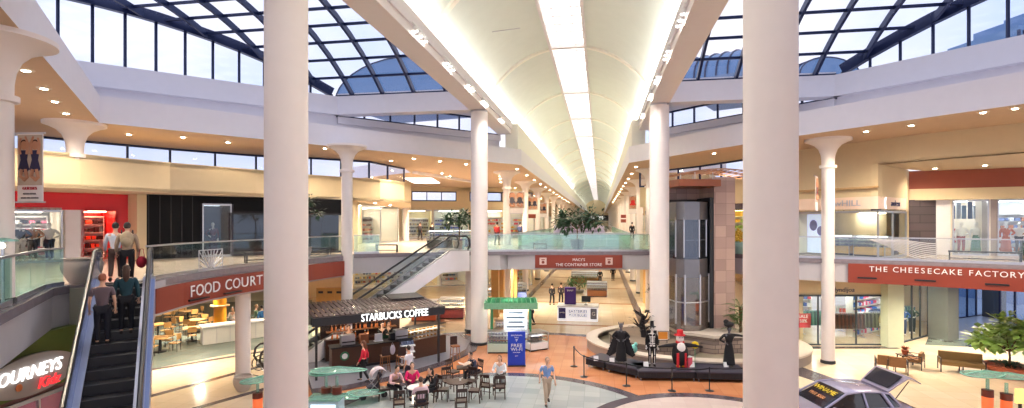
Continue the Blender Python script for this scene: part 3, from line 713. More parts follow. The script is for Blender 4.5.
railing(inset(ED[4:], .15), 'clear glass railing in front of the jewellery shop', glass=CLEAR)
railE = railing(inset(EE, .15), 'clear glass railing above THE CHEESECAKE FACTORY sign', glass=CLEAR)
for sx, nm in ((-1, 'left'), (1, 'right')):
    railing([Vector((CX + sx * 3.75, 35.2)), Vector((CX + sx * 3.75, 90))], 'long green glass railing on the %s side of the hall opening' % nm, 2.5)
railing([Vector((VL, 34.9)), Vector((VR, 34.9))], 'rear green glass railing of the footbridge facing the long hall', 1.5)
# sunburst ironwork
WM = mat('pale_iron', srgb(196, 196, 202), .4, .3)
def sunburst(px, A, B, label, w_=1.25, up=True):
    p = on(px, A, B); t = thing('iron_sunburst', label, 'ornament', (p.x, p.y, 5.0), ang(A, B))
    b = MB(); n = 13
    for k in range(n):
        a = PI * (k + .5) / n; ca, sa = math.cos(a), math.sin(a); r = min(w_ / 2 / max(abs(ca), .01), .72 / max(sa, .01))
        b.tube([(ca * .12, -.08, .08 + sa * .12), (ca * r * .55, -.08, .06 + sa * r * .55 + .03 * (-1) ** k), (ca * r, -.08, .08 + sa * r)], .018, 6)
    b.build('ray', WM, t)
    f = MB(); f.tube([(-w_ / 2, -.08, .08), (-w_ / 2, -.08, .8), (w_ / 2, -.08, .8), (w_ / 2, -.08, .08)], .02, 6, closed=True); f.build('frame', WM, t); return t
IA = inset(EA, .1)
sunburst(209, IA[1], IA[3], 'pale iron sunburst ornament set in the railing above the food court sign')
t = thing('iron_wave', 'pale iron wave ornament sweeping across the railing beside THE CHEESECAKE FACTORY sign', 'ornament', (*on(895, *inset(EE[:2], .1)), 5.0), ang(EE[0], EE[1]))
b = MB()
for k in range(10):
    b.tube([(-1.0 + .12 * k + (u ** .7) * (2.5 - .12 * k), -.06, 1.0 - (1 - (1 - u) ** 2.2) * (.93 - .085 * k)) for u in [i / 10 for i in range(11)]], .022, 6)
b.build('wave_bar', WM, t)
# bench-like iron tables behind the railings
def iron_bench(p, label, rz=0., L=1.4, z=5.0, group=None):
    t = thing('iron_bench', label, 'bench', (p[0], p[1], z), rz, group)
    MB().box((0, 0, .44), (L, .42, .06)).build('seat', BLK, t)
    for sx in (-1, 1):
        for sy in (-1, 1): MB().box((sx * (L / 2 - .05), sy * .17, .21), (.05, .05, .42)).build('leg', BLK, t)
    MB().box((0, 0, .12), (L - .1, .04, .04)).build('stretcher', BLK, t); return t
iron_bench(Q(264, 23.3), 'black bench behind the railing, half hidden by the near left column', .9, 1.6)
iron_bench(Q(318, 27), 'black bench behind the railing above the word AVENUE', .9, 1.3)
iron_bench(Q(387, 31), 'black low bench behind the railing between the food court and the escalator', .2, 1.3)
iron_bench(Q(984, 23.6), 'long black bench behind the railing above the right end of the terracotta sign', ang(EE[1], EE[2]), 2.5)
iron_bench(Q(540, 32.6), 'black bench at the left end of the footbridge', PSI, .9)
# ================================================================ SIGNS ON THE SLAB EDGES
def sign_strip(pts, label, z0, z1, name='fascia_sign'):
    c = Vector(pts[0]); t = thing(name, label, 'sign', (c.x, c.y, 0)); b = MB()
    pp = inset(pts, -.12)
    for a, d in zip(pp, pp[1:]): b.wall(a - c, d - c, z0, z1, .09, 1)
    b.build('panel', TERRA, t); return t, pp, c
def letters_on(t, pp, c, s, px0, size, z, adv=None, gap=.04, sx=1.):
    """lay single letters along the plan polyline starting at pixel column px0"""
    segs = list(zip(pp, pp[1:])); cum = [0]
    for a, b in segs: cum.append(cum[-1] + (b - a).length)
    best = None
    for i, (a, b) in enumerate(segs):
        q = on(px0, a, b); u = (q - a).dot(b - a) / (b - a).length_squared
        if -1e-3 <= u <= 1.001: best = cum[i] + u * (b - a).length; break
    d = best or 0
    wd = {'I': .32, 'W': .98, 'M': .86, 'O': .78, 'C': .70, 'D': .74, 'T': .60, 'F': .56, 'E': .58, 'A': .68, 'V': .66, 'N': .74, 'U': .72, 'R': .62, 'S': .58, ' ': .32, '&': .7, 'H': .74, 'K': .66, 'Y': .62}
    for ch in s:
        w_ = wd.get(ch, .65) * size * sx
        if ch != ' ':
            dm = d + w_ / 2; i = max(k for k in range(len(segs)) if cum[k] <= dm + 1e-6); a, b = segs[i]
            q = lerp(a, b, (dm - cum[i]) / (b - a).length); n_ = Vector((b - a).normalized()); n_ = Vector((n_.y, -n_.x))
            q = q + n_ * .02 - c
            text(ch, size, WHITE, t, (q.x, q.y, z), (PI / 2, 0, ang(a, b)), .012, 'letter', sx=sx)
        d += w_ + gap * size
t, pp, c = sign_strip(EA, 'long curved terracotta sign reading FOOD COURT & AVENUE on the left balcony edge', 4.03, 4.78)
letters_on(t, pp, c, 'FOOD COURT & AVENUE', 189, .56, 4.43, sx=1.0)
for px in (199, 233): 
    q = on(px, pp[1], pp[4]) - c; MB().box((q.x, q.y, 4.16), (.9, .1, .05), ang(pp[1], pp[4])).build('slot_vent', BLK, t)
t, pp, c = sign_strip([EE[0], EE[1], EE[2], EE[3]], 'long terracotta sign reading THE CHEESECAKE FACTORY on the right balcony edge', 3.95, 4.85)
letters_on(t, pp, c, 'THE CHEESECAKE FACTORY', 869, .34, 4.62, sx=1.0, gap=.09)
for px in (867, 925, 997):
    a, b_ = (pp[0], pp[1]) if px < 920 else (pp[1], pp[2]); q = on(px, a, b_) - c; MB().box((q.x, q.y, 4.2), (.75, .08, .07), ang(a, b_)).build('slot_vent', BLK, t)
t, pp, c = sign_strip(EC, 'terracotta footbridge sign naming two shops with a white square logo at each end', 4.05, 4.82)
m_ = (pp[0] + pp[1]) / 2 - c; rz = ang(pp[0], pp[1]); n_ = Vector((math.sin(rz), -math.cos(rz))) * .02
text("MACY'S", .22, WHITE, t, (m_.x + n_.x, m_.y + n_.y, 4.54), (PI / 2, 0, rz)); text('THE CONTAINER STORE', .25, WHITE, t, (m_.x + n_.x, m_.y + n_.y, 4.24), (PI / 2, 0, rz))
for px in (543, 609):
    q = on(px, pp[0], pp[1]) - c; MB().box((q.x + n_.x, q.y + n_.y, 4.46), (.42, .03, .42), rz).build('logo_square', mat('logo_pale', srgb(226, 200, 190), .5), t)
    b = MB(); b.cyl((q.x + n_.x * 2, q.y + n_.y * 2, 4.4), (q.x + n_.x * 2.6, q.y + n_.y * 2.6, 4.4), .09); b.box((q.x + n_.x * 2 , q.y + n_.y * 2, 4.55), (.2, .03, .05), rz); b.build('logo_mark', TERRA, t)
# kids shoe shop sign
p = (KA + KB) / 2; rz = ang(KA, KB)
t = thing('oval_shop_sign', 'grey oval shop sign with white and red lettering on the olive fascia', 'sign', (*(on(30, KA, KB) + C2W(.06, 0)), 3.0), rz)
b = MB(); b.lathe([(1.0, -.05), (1.0, .05)], n=48, sx=1.28, sy=.5)
o = b.build('oval_plate', mat('oval_grey', srgb(176, 166, 160), .4), t, 40); o.rotation_euler = (PI / 2, 0, 0)
KA2, KB2 = KA, KB
text('JOURNEYS', .46, GLOWW, t, (-.2, -.1, .08), (PI / 2, 0, 0), .02, shear=.25, sx=.85)
text('Kidz', .38, em('red_lit_letter', (.9, .05, .06), .6), t, (.35, -.1, -.27), (PI / 2, 0, 0), .02, shear=.3, sx=.95)
b = MB(); b.ball((-.45, -.09, -.2), (.09, .03, .09)); b.build('orange_dot', mat('orange_dot', srgb(220, 120, 60), .5), t)

# ================================================================ ESCALATORS
BLUEM = mat('blue_steel', srgb(96, 124, 186), .25, .75)
STEPM = mat('step_grooves', (.03, .03, .035), .5)
RUB = mat('rubber_handrail', (.012, .012, .015), .35)
def escalator(top, dirv, label, W_=1.05, H=5.0, flat=1.2, cladm=None, glass=None):
    """top: plan point of the upper comb; dirv: plan unit vector running DOWN the flight"""
    rz = math.atan2(dirv[1], dirv[0]); t = thing('escalator', label, 'escalator', (top[0], top[1], 0), rz)
    run = H / math.tan(math.radians(30)); sl = math.tan(math.radians(30))
    def zz(x): return H if x < 0 else (H - x * sl if x < run else 0)
    b = MB(); n = int(run / .38)
    b.box((-flat / 2, 0, H - .04), (flat, W_, .1)).box((run + flat / 2, 0, .03), (flat, W_, .06))
    for k in range(n): x = (k + .5) * run / n; b.box((x, 0, zz(x) - .08), (run / n * 1.02, W_, .22))
    b.build('step_band', STEPM, t)
    b = MB()
    for k in range(n): x = (k + .5) * run / n; b.box((x + .17, 0, zz(x) + .032), (.03, W_, .008))
    b.build('step_edge', mat('step_edge_grey', (.10, .10, .11), .5), t)
    for s in (-1, 1):
        y = s * (W_ / 2 + .13)
        cl = MB(); pts = [(-flat, H + .12), (0, H + .12), (run, .12), (run + flat, .12)]; lo = [(-flat, H - 1.05), (.6, H - 1.05), (run - 1.2, 0), (run + flat, 0)]
        vs = []
        for x, z in pts + lo[::-1]:
            for q in (y - .13, y + .13): vs.append((x, q, max(z, 0.0)))
        m = len(pts) * 2
        fs = [tuple(range(0, 2 * m, 2))[:m], tuple(range(1, 2 * m, 2))[:m][::-1]]
        for i in range(m): j = (i + 1) % m; fs.append((2 * i, 2 * j, 2 * j + 1, 2 * i + 1))
        cl.add(vs, fs); cl.build('truss_cladding', cladm or LAV, t)
        path = [(-flat + .05, y, H + .14), (-flat - .12, y, H + .45), (-flat - .05, y, H + .82), (-flat + .15, y, H + .98), (0, y, H + .98), (run, y, .98), (run + flat - .15, y, .98), (run + flat + .05, y, .82), (run + flat + .12, y, .45), (run + flat - .05, y, .14)]
        MB().tube(path, .055, 8).build('handrail', RUB, t, 40)
        g = MB(); gp = [(p_[0], p_[2] - .05 if p_[2] > .9 else p_[2]) for p_ in path]
        vs = [(x, y - .01, z) for x, z in gp] + [(x, y + .01, z) for x, z in gp]; k = len(gp)
        # balustrade as strips under the rail
        g.add([(-flat, y, H + .14), (0, y, H + .14), (0, y, H + .94), (-flat, y, H + .94)], [(0, 1, 2, 3)])
        g.add([(0, y, H + .14), (run, y, .14), (run, y, .94), (0, y, H + .94)], [(0, 1, 2, 3)])
        g.add([(run, y, .14), (run + flat, y, .14), (run + flat, y, .94), (run, y, .94)], [(0, 1, 2, 3)])
        o = g.build('balustrade', glass or BLUEM, t); so = o.modifiers.new('thick', 'SOLIDIFY'); so.thickness = .03
        d = MB(); d.bar((-flat, y - s * .06, H + .17), (0, y - s * .06, H + .17), .2, .05); d.bar((0, y - s * .06, H + .17), (run, y - s * .06, .17), .2, .05); d.bar((run, y - s * .06, .17), (run + flat, y - s * .06, .17), .2, .05)
        d.build('inner_deck', STEEL, t)
    MB().box((-flat + .25, 0, H + .02), (.5, W_, .02)).build('comb_plate', STEEL, t)
    # under-belly
    b = MB(); b.add([(.6, -W_ / 2 - .2, H - 1.05), (.6, W_ / 2 + .2, H - 1.05), (run - 1.2, W_ / 2 + .2, 0.01), (run - 1.2, -W_ / 2 - .2, 0.01)], [(0, 1, 2, 3)]); o = b.build('underside', cladm or LAV, t); so = o.modifiers.new('thick', 'SOLIDIFY'); so.thickness = .05
    return t
dn = C2W(2.46, -3.8).normalized()
e1 = escalator(C2W(-11.15, 14.9), dn, 'near escalator with blue steel sides carrying shoppers up towards the red shop', 1.0, cladm=mat('escalator_side_blue', srgb(150, 164, 200), .3, .5))
dn2 = Vector((-1, -.02)).normalized(); dn2 = C2W(-.8, -.6).normalized()
e2 = escalator(C2W(-3.9, 30.2), dn2, 'rear escalator with pale side panel rising behind the coffee kiosk to the footbridge', 1.0, glass=CLEAR)
# ================================================================ PEOPLE AND MANNEQUINS
def skin_mesh(nodes, edges, m, lvl=1):
    """one continuous surface grown round a joint graph; nodes: name -> (pos, radius)"""
    names = list(nodes); idx = {n: i for i, n in enumerate(names)}
    me = bpy.data.meshes.new('tmp'); me.from_pydata([tuple(nodes[n][0]) for n in names], [(idx[a], idx[b]) for a, b in edges], [])
    o = bpy.data.objects.new('tmp', me); COL.objects.link(o)
    sk = o.modifiers.new('s', 'SKIN'); sk.use_smooth_shade = True; sk.branch_smoothing = .3
    for i, n in enumerate(names):
        r = nodes[n][1]; r = (r, r) if not hasattr(r, '__len__') else r; me.skin_vertices[0].data[i].radius = r
    me.skin_vertices[0].data[0].use_root = True
    ss = o.modifiers.new('u', 'SUBSURF'); ss.levels = lvl; ss.render_levels = lvl
    dg_ = bpy.context.evaluated_depsgraph_get(); ev = o.evaluated_get(dg_); out = bpy.data.meshes.new_from_object(ev)
    bpy.data.objects.remove(o); bpy.data.meshes.remove(me)
    vs = [v.co.copy() for v in out.vertices]; fs = [tuple(p.vertices) for p in out.polygons]; bpy.data.meshes.remove(out); return vs, fs
SKIN = [mat('skin_fair', srgb(226, 178, 150), .5), mat('skin_tan', srgb(186, 130, 98), .5), mat('skin_deep', srgb(110, 70, 52), .5)]
EYE_M = mat('eye_dark', (.02, .015, .012), .3); LIP = mat('lip', srgb(170, 90, 84), .5)
def cloth(rgb): return mat('cloth_%d_%d_%d' % rgb, srgb(*rgb), .8, var=.1, scale=8)
def joints(pose='stand', k=1.0, lean=0., arms=None, legs=None, step=.0):
    """x right, y forward, z up; metres for a 1.72 m figure"""
    J = {}
    sit = pose == 'sit'; hz_ = .50 if sit else .93
    J['pelvis'] = (0, 0, hz_); J['waist'] = (0, .02 + lean * .15, hz_ + .16); J['chest'] = (0, lean * .4, hz_ + .38); J['neckb'] = (0, lean * .52, hz_ + .52); J['neckt'] = (0, .02 + lean * .6, hz_ + .60)
    J['head'] = (0, .04 + lean * .7, hz_ + .70)
    for s, n in ((-1, 'l'), (1, 'r')):
        J['hip' + n] = (s * .095, 0, hz_ - .03)
        if sit: J['knee' + n] = (s * .12, .44, .50); J['ankle' + n] = (s * .12, .42, .09); J['toe' + n] = (s * .13, .58, .035)
        else:
            st = step * s; J['knee' + n] = (s * .10, .06 + st * .55, .49); J['ankle' + n] = (s * .10, st - .04, .08 + (.05 if st < -.1 else 0)); J['toe' + n] = (s * .12, st + .12, .035)
        J['sh' + n] = (s * .185, lean * .48, hz_ + .475)
        a = (arms or {}).get(n, 'down'); S = Vector(J['sh' + n])
        if a == 'down': e, w_ = S + Vector((s * .06, -.03 + step * -s * .3, -.28)), S + Vector((s * .07, .05 - step * s * .6, -.52))
        elif a == 'table': e, w_ = S + Vector((s * .08, .10, -.26)), S + Vector((-s * .02, .33, -.24))
        elif a == 'forward': e, w_ = S + Vector((s * .03, .16, -.24)), S + Vector((0, .42, -.20))
        elif a == 'side': e, w_ = S + Vector((s * .27, .0, -.02)), S + Vector((s * .52, .02, -.06))
        elif a == 'up': e, w_ = S + Vector((s * .12, .05, .24)), S + Vector((s * .10, .10, .48))
        elif a == 'hip': e, w_ = S + Vector((s * .20, -.06, -.24)), S + Vector((-s * .02, .06, -.36))
        J['el' + n] = tuple(e); J['wr' + n] = tuple(w_)
    return {q: Vector(v) for q, v in J.items()}
def limbdir(J, n): return (J['wr' + n] - J['el' + n]).normalized()
def person(label, p, z=0., face=0., pose='stand', top=(200, 60, 60), bottom=(40, 44, 60), hair=(40, 28, 22), skin=0, arms=None, lean=0., step=0., scale=1., longhair=False, longsleeve=True, skirt=False, shoes=(30, 26, 24), group=None, name='person', cat='person', bare=False, coat=False, bald=False, skinm=None, face_on=True):
    """face: plan angle the figure looks towards"""
    t = thing(name, label, cat, (p[0], p[1], z), face - PI / 2, group); J = joints(pose, 1, lean, arms, None, step); sm = skinm or SKIN[skin]
    nodes = {'pelvis': (J['pelvis'], (.13, .105)), 'waist': (J['waist'], (.115, .085)), 'chest': (J['chest'], (.145, .10)), 'neckb': (J['neckb'], .06), 'neckt': (J['neckt'], .05), 'head': (J['head'], .06)}
    ed = [('pelvis', 'waist'), ('waist', 'chest'), ('chest', 'neckb'), ('neckb', 'neckt'), ('neckt', 'head')]
    for s, n in ((-1, 'l'), (1, 'r')):
        nodes.update({'hip' + n: (J['hip' + n], .085), 'knee' + n: (J['knee' + n], .055), 'ankle' + n: (J['ankle' + n], .038), 'toe' + n: (J['toe' + n], (.04, .028)), 'sh' + n: (J['sh' + n], .055), 'el' + n: (J['el' + n], .040), 'wr' + n: (J['wr' + n], .026)})
        d = limbdir(J, n); sd = Vector((-s, 0, 0)); 
        if abs(sd.dot(d)) > .8: sd = Vector((0, 1, 0))
        sd = (sd - d * sd.dot(d)).normalized(); up = d.cross(sd).normalized(); W = J['wr' + n]
        pm = W + d * .07; nodes['palm' + n] = (pm, (.036, .018))
        ed += [('pelvis', 'hip' + n), ('hip' + n, 'knee' + n), ('knee' + n, 'ankle' + n), ('ankle' + n, 'toe' + n), ('chest', 'sh' + n), ('sh' + n, 'el' + n), ('el' + n, 'wr' + n), ('wr' + n, 'palm' + n)]
    vs, fs = skin_mesh(nodes, ed, None)
    b = MB(); b.add(vs, fs)
    for s, n in ((-1, 'l'), (1, 'r')):                             # fingers and thumb rooted inside the palm
        d = limbdir(J, n); sd = Vector((-s, 0, 0))
        if abs(sd.dot(d)) > .8: sd = Vector((0, 1, 0))
        sd = (sd - d * sd.dot(d)).normalized(); up = d.cross(sd).normalized() * s; W = J['wr' + n]
        for k, L in enumerate((.070, .080, .075, .060)):
            q = W + d * .075 + sd * (.027 - .018 * k); b.tube([q, q + d * L * .5 + up * .004, q + d * L * .9 - up * .018], [.009, .008, .006], 6)
        q = W + d * .03 + sd * .022; b.tube([q, q + sd * .03 + d * .025, q + sd * .036 + d * .055], [.011, .009, .007], 6)
    H = J['head'] + Vector((0, .0, .02)); hm = []
    b.ball(H, (.076, .093, .115), 16, 12)
    b.ball(H + Vector((0, .035, -.075)), (.05, .05, .042), 10, 8)    # jaw
    b.ball(H + Vector((0, .095, -.012)), (.013, .02, .024), 8, 6)     # nose
    for s in (-1, 1): b.ball(H + Vector((s * .077, -.005, -.01)), (.012, .022, .032), 8, 6)
    b.m(1)
    if face_on:
        for s in (-1, 1): b.ball(H + Vector((s * .03, .086, .012)), (.012, .008, .008), 8, 6)
        b.m(2); b.ball(H + Vector((0, .084, -.056)), (.024, .009, .007), 8, 6)
    b.build('body', [sm, EYE_M, LIP], t, 60)
    if hair and not bald:
        b = MB(); vsn = []
        b.ball(H + Vector((0, -.016, .022)), (.086, .096, .108), 14, 10)
        if longhair: b.tube([H + Vector((0, -.05, .06)), H + Vector((0, -.085, -.06)), H + Vector((0, -.10, -.20)), H + Vector((0, -.09, -.32))], [.07, .085, .075, .03], 10)
        b.build('hair', mat('hair_%d_%d_%d' % hair, srgb(*hair), .6, var=.3, scale=20, stretch=(8, 8, 1)), t, 60)
    if top:
        nd = {'waist': (J['waist'], (.135, .108)), 'pelvis': (J['pelvis'] + Vector((0, 0, .02)), (.15, .125)), 'chest': (J['chest'], (.165, .125)), 'nb': (J['neckb'] - Vector((0, 0, .015)), .078)}
        e_ = [('waist', 'pelvis'), ('waist', 'chest'), ('chest', 'nb')]
        for n in 'lr':
            w_ = J['wr' + n] if longsleeve else J['el' + n].lerp(J['sh' + n], .25)
            nd['sh' + n] = (J['sh' + n], .073); e_ += [('chest', 'sh' + n)]
            if longsleeve: nd['el' + n] = (J['el' + n], .055); nd['wr' + n] = (J['wr' + n].lerp(J['el' + n], .1), .042); e_ += [('sh' + n, 'el' + n), ('el' + n, 'wr' + n)]
            else: nd['el' + n] = (w_, .06); e_ += [('sh' + n, 'el' + n)]
        vs, fs = skin_mesh(nd, e_, None); MB().add(vs, fs).build('coat' if coat else 'shirt', cloth(top), t, 60)
    if bottom:
        if skirt:
            b = MB(); P0 = J['pelvis']; b.lathe([(.13, .12), (.155, .0), (.20, -.25), (.26, -(P0.z - .10))], P0, 18, 1., .85); b.build('skirt', cloth(bottom), t, 50)
        else:
            nd = {'pelvis': (J['pelvis'], (.142, .118))}; e_ = []
            for n in 'lr':
                nd.update({'h' + n: (J['hip' + n], .102), 'k' + n: (J['knee' + n], .076), 'a' + n: (J['ankle' + n].lerp(J['knee' + n], .06), .055)}); e_ += [('pelvis', 'h' + n), ('h' + n, 'k' + n), ('k' + n, 'a' + n)]
            vs, fs = skin_mesh(nd, e_, None); MB().add(vs, fs).build('trousers', cloth(bottom), t, 60)
    if shoes:
        for n in 'lr':
            A = J['ankle' + n]; T = J['toe' + n]; b = MB(); b.tube([A + Vector((0, -.05, -.035)), A + Vector((0, 0, -.03)), A.lerp(T, .6), T + Vector((0, .02, 0))], [.035, .05, .046, .03], 10); b.build('shoe', cloth(shoes), t, 60)
    if scale != 1: t.scale = (scale,) * 3
    return t, J
def toward(a, b): return math.atan2(b[1] - a[1], b[0] - a[0])
def backpack(t, col, z=1.30, y=-.16, w_=.32, h=.44):
    b = MB(); b.ball((0, y, z), (w_ / 2, .11, h / 2), 14, 10); b.ball((0, y - .08, z - .06), (w_ * .36, .06, h * .26), 12, 8)
    o = b.build('backpack', cloth(col), t, 60); b = MB()
    for s in (-1, 1): b.tube([(s * .12, -.12, z + .18), (s * .13, .02, z + .24), (s * .13, .15, z + .08), (s * .13, .02, z - .16)], .016, 6)
    b.build('strap', cloth((30, 30, 34)), o); return o
up = -dn; fu = math.atan2(up.y, up.x)
ET = C2W(-11.15, 14.9); side = Vector((up.y, -up.x))
def onesc(t_, s=0.): q = ET + dn * t_ + side * s; return q, (5.0 - max(t_, 0) * math.tan(math.radians(30)) + .02)
q, z = onesc(-.9, -.24); person('person in white shirt stepping off the top of the near escalator', q, z, fu, top=(224, 228, 238), bottom=(90, 70, 66), hair=(30, 22, 20), step=.2)
q, z = onesc(.0, .1); t, J = person('person in beige plaid jacket with backpack near the top of the near escalator', q, z, fu, top=(176, 152, 128), bottom=(40, 36, 40), hair=(44, 30, 26)); backpack(t, (190, 170, 140))
t2 = thing('shoulder_bag', 'red bag carried beside the backpacked rider on the near escalator', 'bag', (*(q + side * .34 + dn * .05), z + .62)); b = MB(); b.ball((0, 0, 0), (.10, .16, .17), 12, 8); b.build('bag_body', cloth((196, 40, 60)), t2, 60); MB().tube([(0, -.1, .12), (0, -.05, .38), (0, .05, .38), (0, .1, .12)], .012, 6).build('handle', cloth((150, 30, 46)), t2)
q, z = onesc(1.9, .2); person('person in dark teal jacket riding the near escalator on the right side', q, z, fu, top=(26, 62, 74), bottom=(24, 26, 34), hair=(70, 44, 32), longhair=True)
q, z = onesc(2.2, -.26); person('person in grey-brown top riding the near escalator on the left side', q, z, fu, top=(104, 88, 96), bottom=(34, 34, 44), hair=(150, 84, 60), longsleeve=False)
# passers-by
person('walking person in pale blue shirt and khaki trousers on the grey floor circle', P(547, 404), 0, -PI / 2 + .35, top=(120, 150, 200), bottom=(180, 160, 140), hair=(150, 120, 100), step=.28, longsleeve=False, shoes=(60, 50, 46))
person('woman in red top with long brown hair walking past the coffee counter', P(364, 382), 0, PI + PSI, top=(206, 36, 60), bottom=(28, 28, 36), hair=(110, 64, 40), longhair=True, step=.2)
person('woman in white top standing behind the woman in magenta', P(409, 389), 0, PI * .9, top=(228, 224, 234), bottom=(60, 56, 70), hair=(50, 34, 30), longsleeve=False, arms={'r': 'forward'})
for px, py, lab, tp, fc in ((552, 305, 'walker in black coat left of the purple kiosk panel, left one of a pair', (26, 24, 32), 1.3), (561, 304, 'walker in charcoal jacket left of the purple kiosk panel, right one of a pair', (54, 48, 58), 1.4),
        (613, 281, 'dark walker in the corridor under the right end of the footbridge sign', (20, 20, 28), PI / 2), (600, 285, 'walker in black beside the plants in the lower corridor', (18, 24, 26), -PI / 2),
        (532, 325, 'person in dark jacket standing at the right end of the green kiosk', (40, 34, 40), PI), (505, 301, 'person in blue top beyond the green kiosk', (60, 90, 170), 0)):
    person(lab, P(px, py), 0, fc, top=tp, bottom=(26, 26, 34), step=.16)
for px, z_, lab, tp in ((432, 47, 'person in black at the far upper shops beside the hanging plant', (22, 20, 26)), (420, 52, 'person in grey before the far upper shop display', (90, 84, 90)), (497, 40, 'person in red on the upper floor left of the footbridge', (180, 40, 50)), (520, 47, 'person in blue further back on the upper left floor', (70, 80, 120)), (632, 50, 'person in black coat on the upper right walkway of the long hall', (24, 22, 28))):
    person(lab, Q(px, z_), 5.02, 1.2, top=tp, bottom=(30, 30, 38), step=.15)
# ================================================================ CAFE FURNITURE
def proto_chair():
    t = thing('cafe_chair', 'x', 'chair', (0, 0, 0), 0, 'dark wooden cafe chairs in the atrium')
    b = MB(); b.box((0, 0, .455), (.42, .42, .045)); b.box((0, 0, .42), (.36, .36, .04)); b.build('seat', WOOD, t)
    for sx in (-1, 1):
        MB().tube([(sx * .18, .18, .45), (sx * .19, .19, 0)], [.022, .017], 6).build('leg', WOOD, t)
        MB().tube([(sx * .18, -.26, .92), (sx * .18, -.19, .45), (sx * .19, -.23, 0)], [.018, .022, .018], 6).build('leg', WOOD, t)
    b = MB(); b.box((0, -.255, .88), (.38, .03, .12)); b.box((0, -.215, .62), (.36, .025, .05))
    for k in (-1, 0, 1): b.bar((k * .09, -.217, .62), (k * .09, -.25, .85), .02, .03)
    b.build('backrest', WOOD, t); MB().box((0, 0, .2), (.36, .02, .02)).build('stretcher', WOOD, t); return t
CH = [None]
def chair(p, face, label):
    if CH[0] is None:
        CH[0] = proto_chair(); CH[0].location = (p[0], p[1], 0); CH[0].rotation_euler = (0, 0, face - PI / 2); CH[0]['label'] = label; return CH[0]
    return dup(CH[0], label, (p[0], p[1], 0), face - PI / 2)
def cafe_table(p, label, r=.38, square=False, wm=None):
    t = thing('cafe_table', label, 'table', (p[0], p[1], 0), .3); b = MB()
    if square: b.box((0, 0, .735), (.62, .62, .035))
    else: b.lathe([(r, .715), (r + .01, .735), (r, .75), (0, .75)], n=28); 
    b.build('tabletop', wm or WOOD, t, 40); MB().cyl((0, 0, .04), (0, 0, .72), .035).build('pedestal', BLK, t)
    b = MB(); b.box((0, 0, .02), (.55, .06, .035)); b.box((0, 0, .02), (.06, .55, .035)); b.build('foot', BLK, t); return t
def away(p, q): return toward(p, q)
T1 = P(457, 401); cafe_table(T1, 'round dark cafe table nearest the centre of the grey floor circle', .40)
T2 = P(464, 385); cafe_table(T2, 'small dark cafe table in front of the man in the dark suit', .32, True)
T3 = P(417, 407); cafe_table(T3, 'pale topped cafe table at the group with the woman in magenta', .36, False, mat('pale_top', srgb(214, 206, 206), .35))
T4 = P(397, 399); cafe_table(T4, 'square table at the left where the person in pale pink sits', .34, True)
T5 = P(494, 397); 
for (px, py, T, lab) in [
        (443, 401, T1, 'dark cafe chair on the left of the round table'), (448, 392, T1, 'dark cafe chair behind left of the round table'), (461, 413, T1, 'dark cafe chair in front of the round table with its back to the camera'),
        (475, 402, T1, 'dark cafe chair on the right of the round table'), (470, 392, T1, 'dark cafe chair behind right of the round table'),
        (453, 382, T2, 'empty dark cafe chair facing the man in the dark suit'), (476, 382, T2, 'dark cafe chair the man in the dark suit sits on'),
        (487, 397, P(495, 390), 'dark cafe chair left of the woman in the white blouse'), (500, 398, P(500, 380), 'dark cafe chair in front of the white blouse woman'),
        (500, 387, P(492, 398), 'dark cafe chair the woman in the white blouse sits on'),
        (399, 415, P(397, 395), 'dark cafe chair with its back to the camera at the left group'), (421, 415, T3, 'dark cafe chair under the person in the pink-white top'),
        (434, 401, T3, 'dark cafe chair under the woman in black'), (385, 400, T4, 'dark cafe chair left of the square table'), (412, 396, T3, 'dark cafe chair behind the pale topped table')]:
    p = P(px, py); chair(p, toward(p, T), lab)
def sitter(px, py, T, lab, **k):
    p = P(px, py); f = toward(p, T); p = p + Vector((math.cos(f), math.sin(f))) * .02; return person(lab, p, 0, f, 'sit', **k)
sitter(476, 382, T2, 'man in dark navy suit seated and reading at the small table', top=(44, 48, 70), bottom=(30, 32, 44), hair=(48, 30, 26), arms={'l': 'table', 'r': 'table'}, lean=.35, coat=True)
sitter(500, 387, P(492, 398), 'seated woman with long brown hair in a white blouse, left of the wifi panel', top=(232, 230, 234), bottom=(70, 60, 60), hair=(120, 74, 44), longhair=True, arms={'l': 'table', 'r': 'table'})
sitter(434, 401, T3, 'seated woman in black with long dark hair, left of the round table', top=(22, 22, 30), bottom=(24, 24, 30), hair=(36, 24, 22), longhair=True, arms={'l': 'table', 'r': 'table'}, lean=.2)
sitter(421, 415, T3, 'seated person in a pink-white top with back to the camera', top=(226, 196, 206), bottom=(40, 40, 56), hair=(60, 40, 34), arms={'l': 'table', 'r': 'table'})
sitter(412, 396, T3, 'woman in a magenta puffed top seated beside the woman in white', top=(230, 30, 110), bottom=(50, 30, 50), hair=(60, 36, 30), longhair=True, arms={'l': 'table', 'r': 'table'}, skirt=False)
sitter(392, 398, P(404, 404), 'seated person in a pale pink shirt leaning over a phone at the left group', top=(232, 188, 196), bottom=(30, 30, 40), hair=(40, 26, 24), arms={'l': 'table', 'r': 'table'}, lean=.5)
t = thing('newspaper', 'open paper held by the man in the dark suit', 'newspaper', (*P(464.5, 385), .84), .5)
b = MB(); b.box((-.13, 0, .06), (.26, .36, .01), M=Matrix.Rotation(.35, 4, 'Y')); b.box((.13, 0, .06), (.26, .36, .01), M=Matrix.Rotation(-.35, 4, 'Y')); b.build('sheet', mat('newsprint', srgb(196, 176, 160), .8, var=.3, scale=30), t)
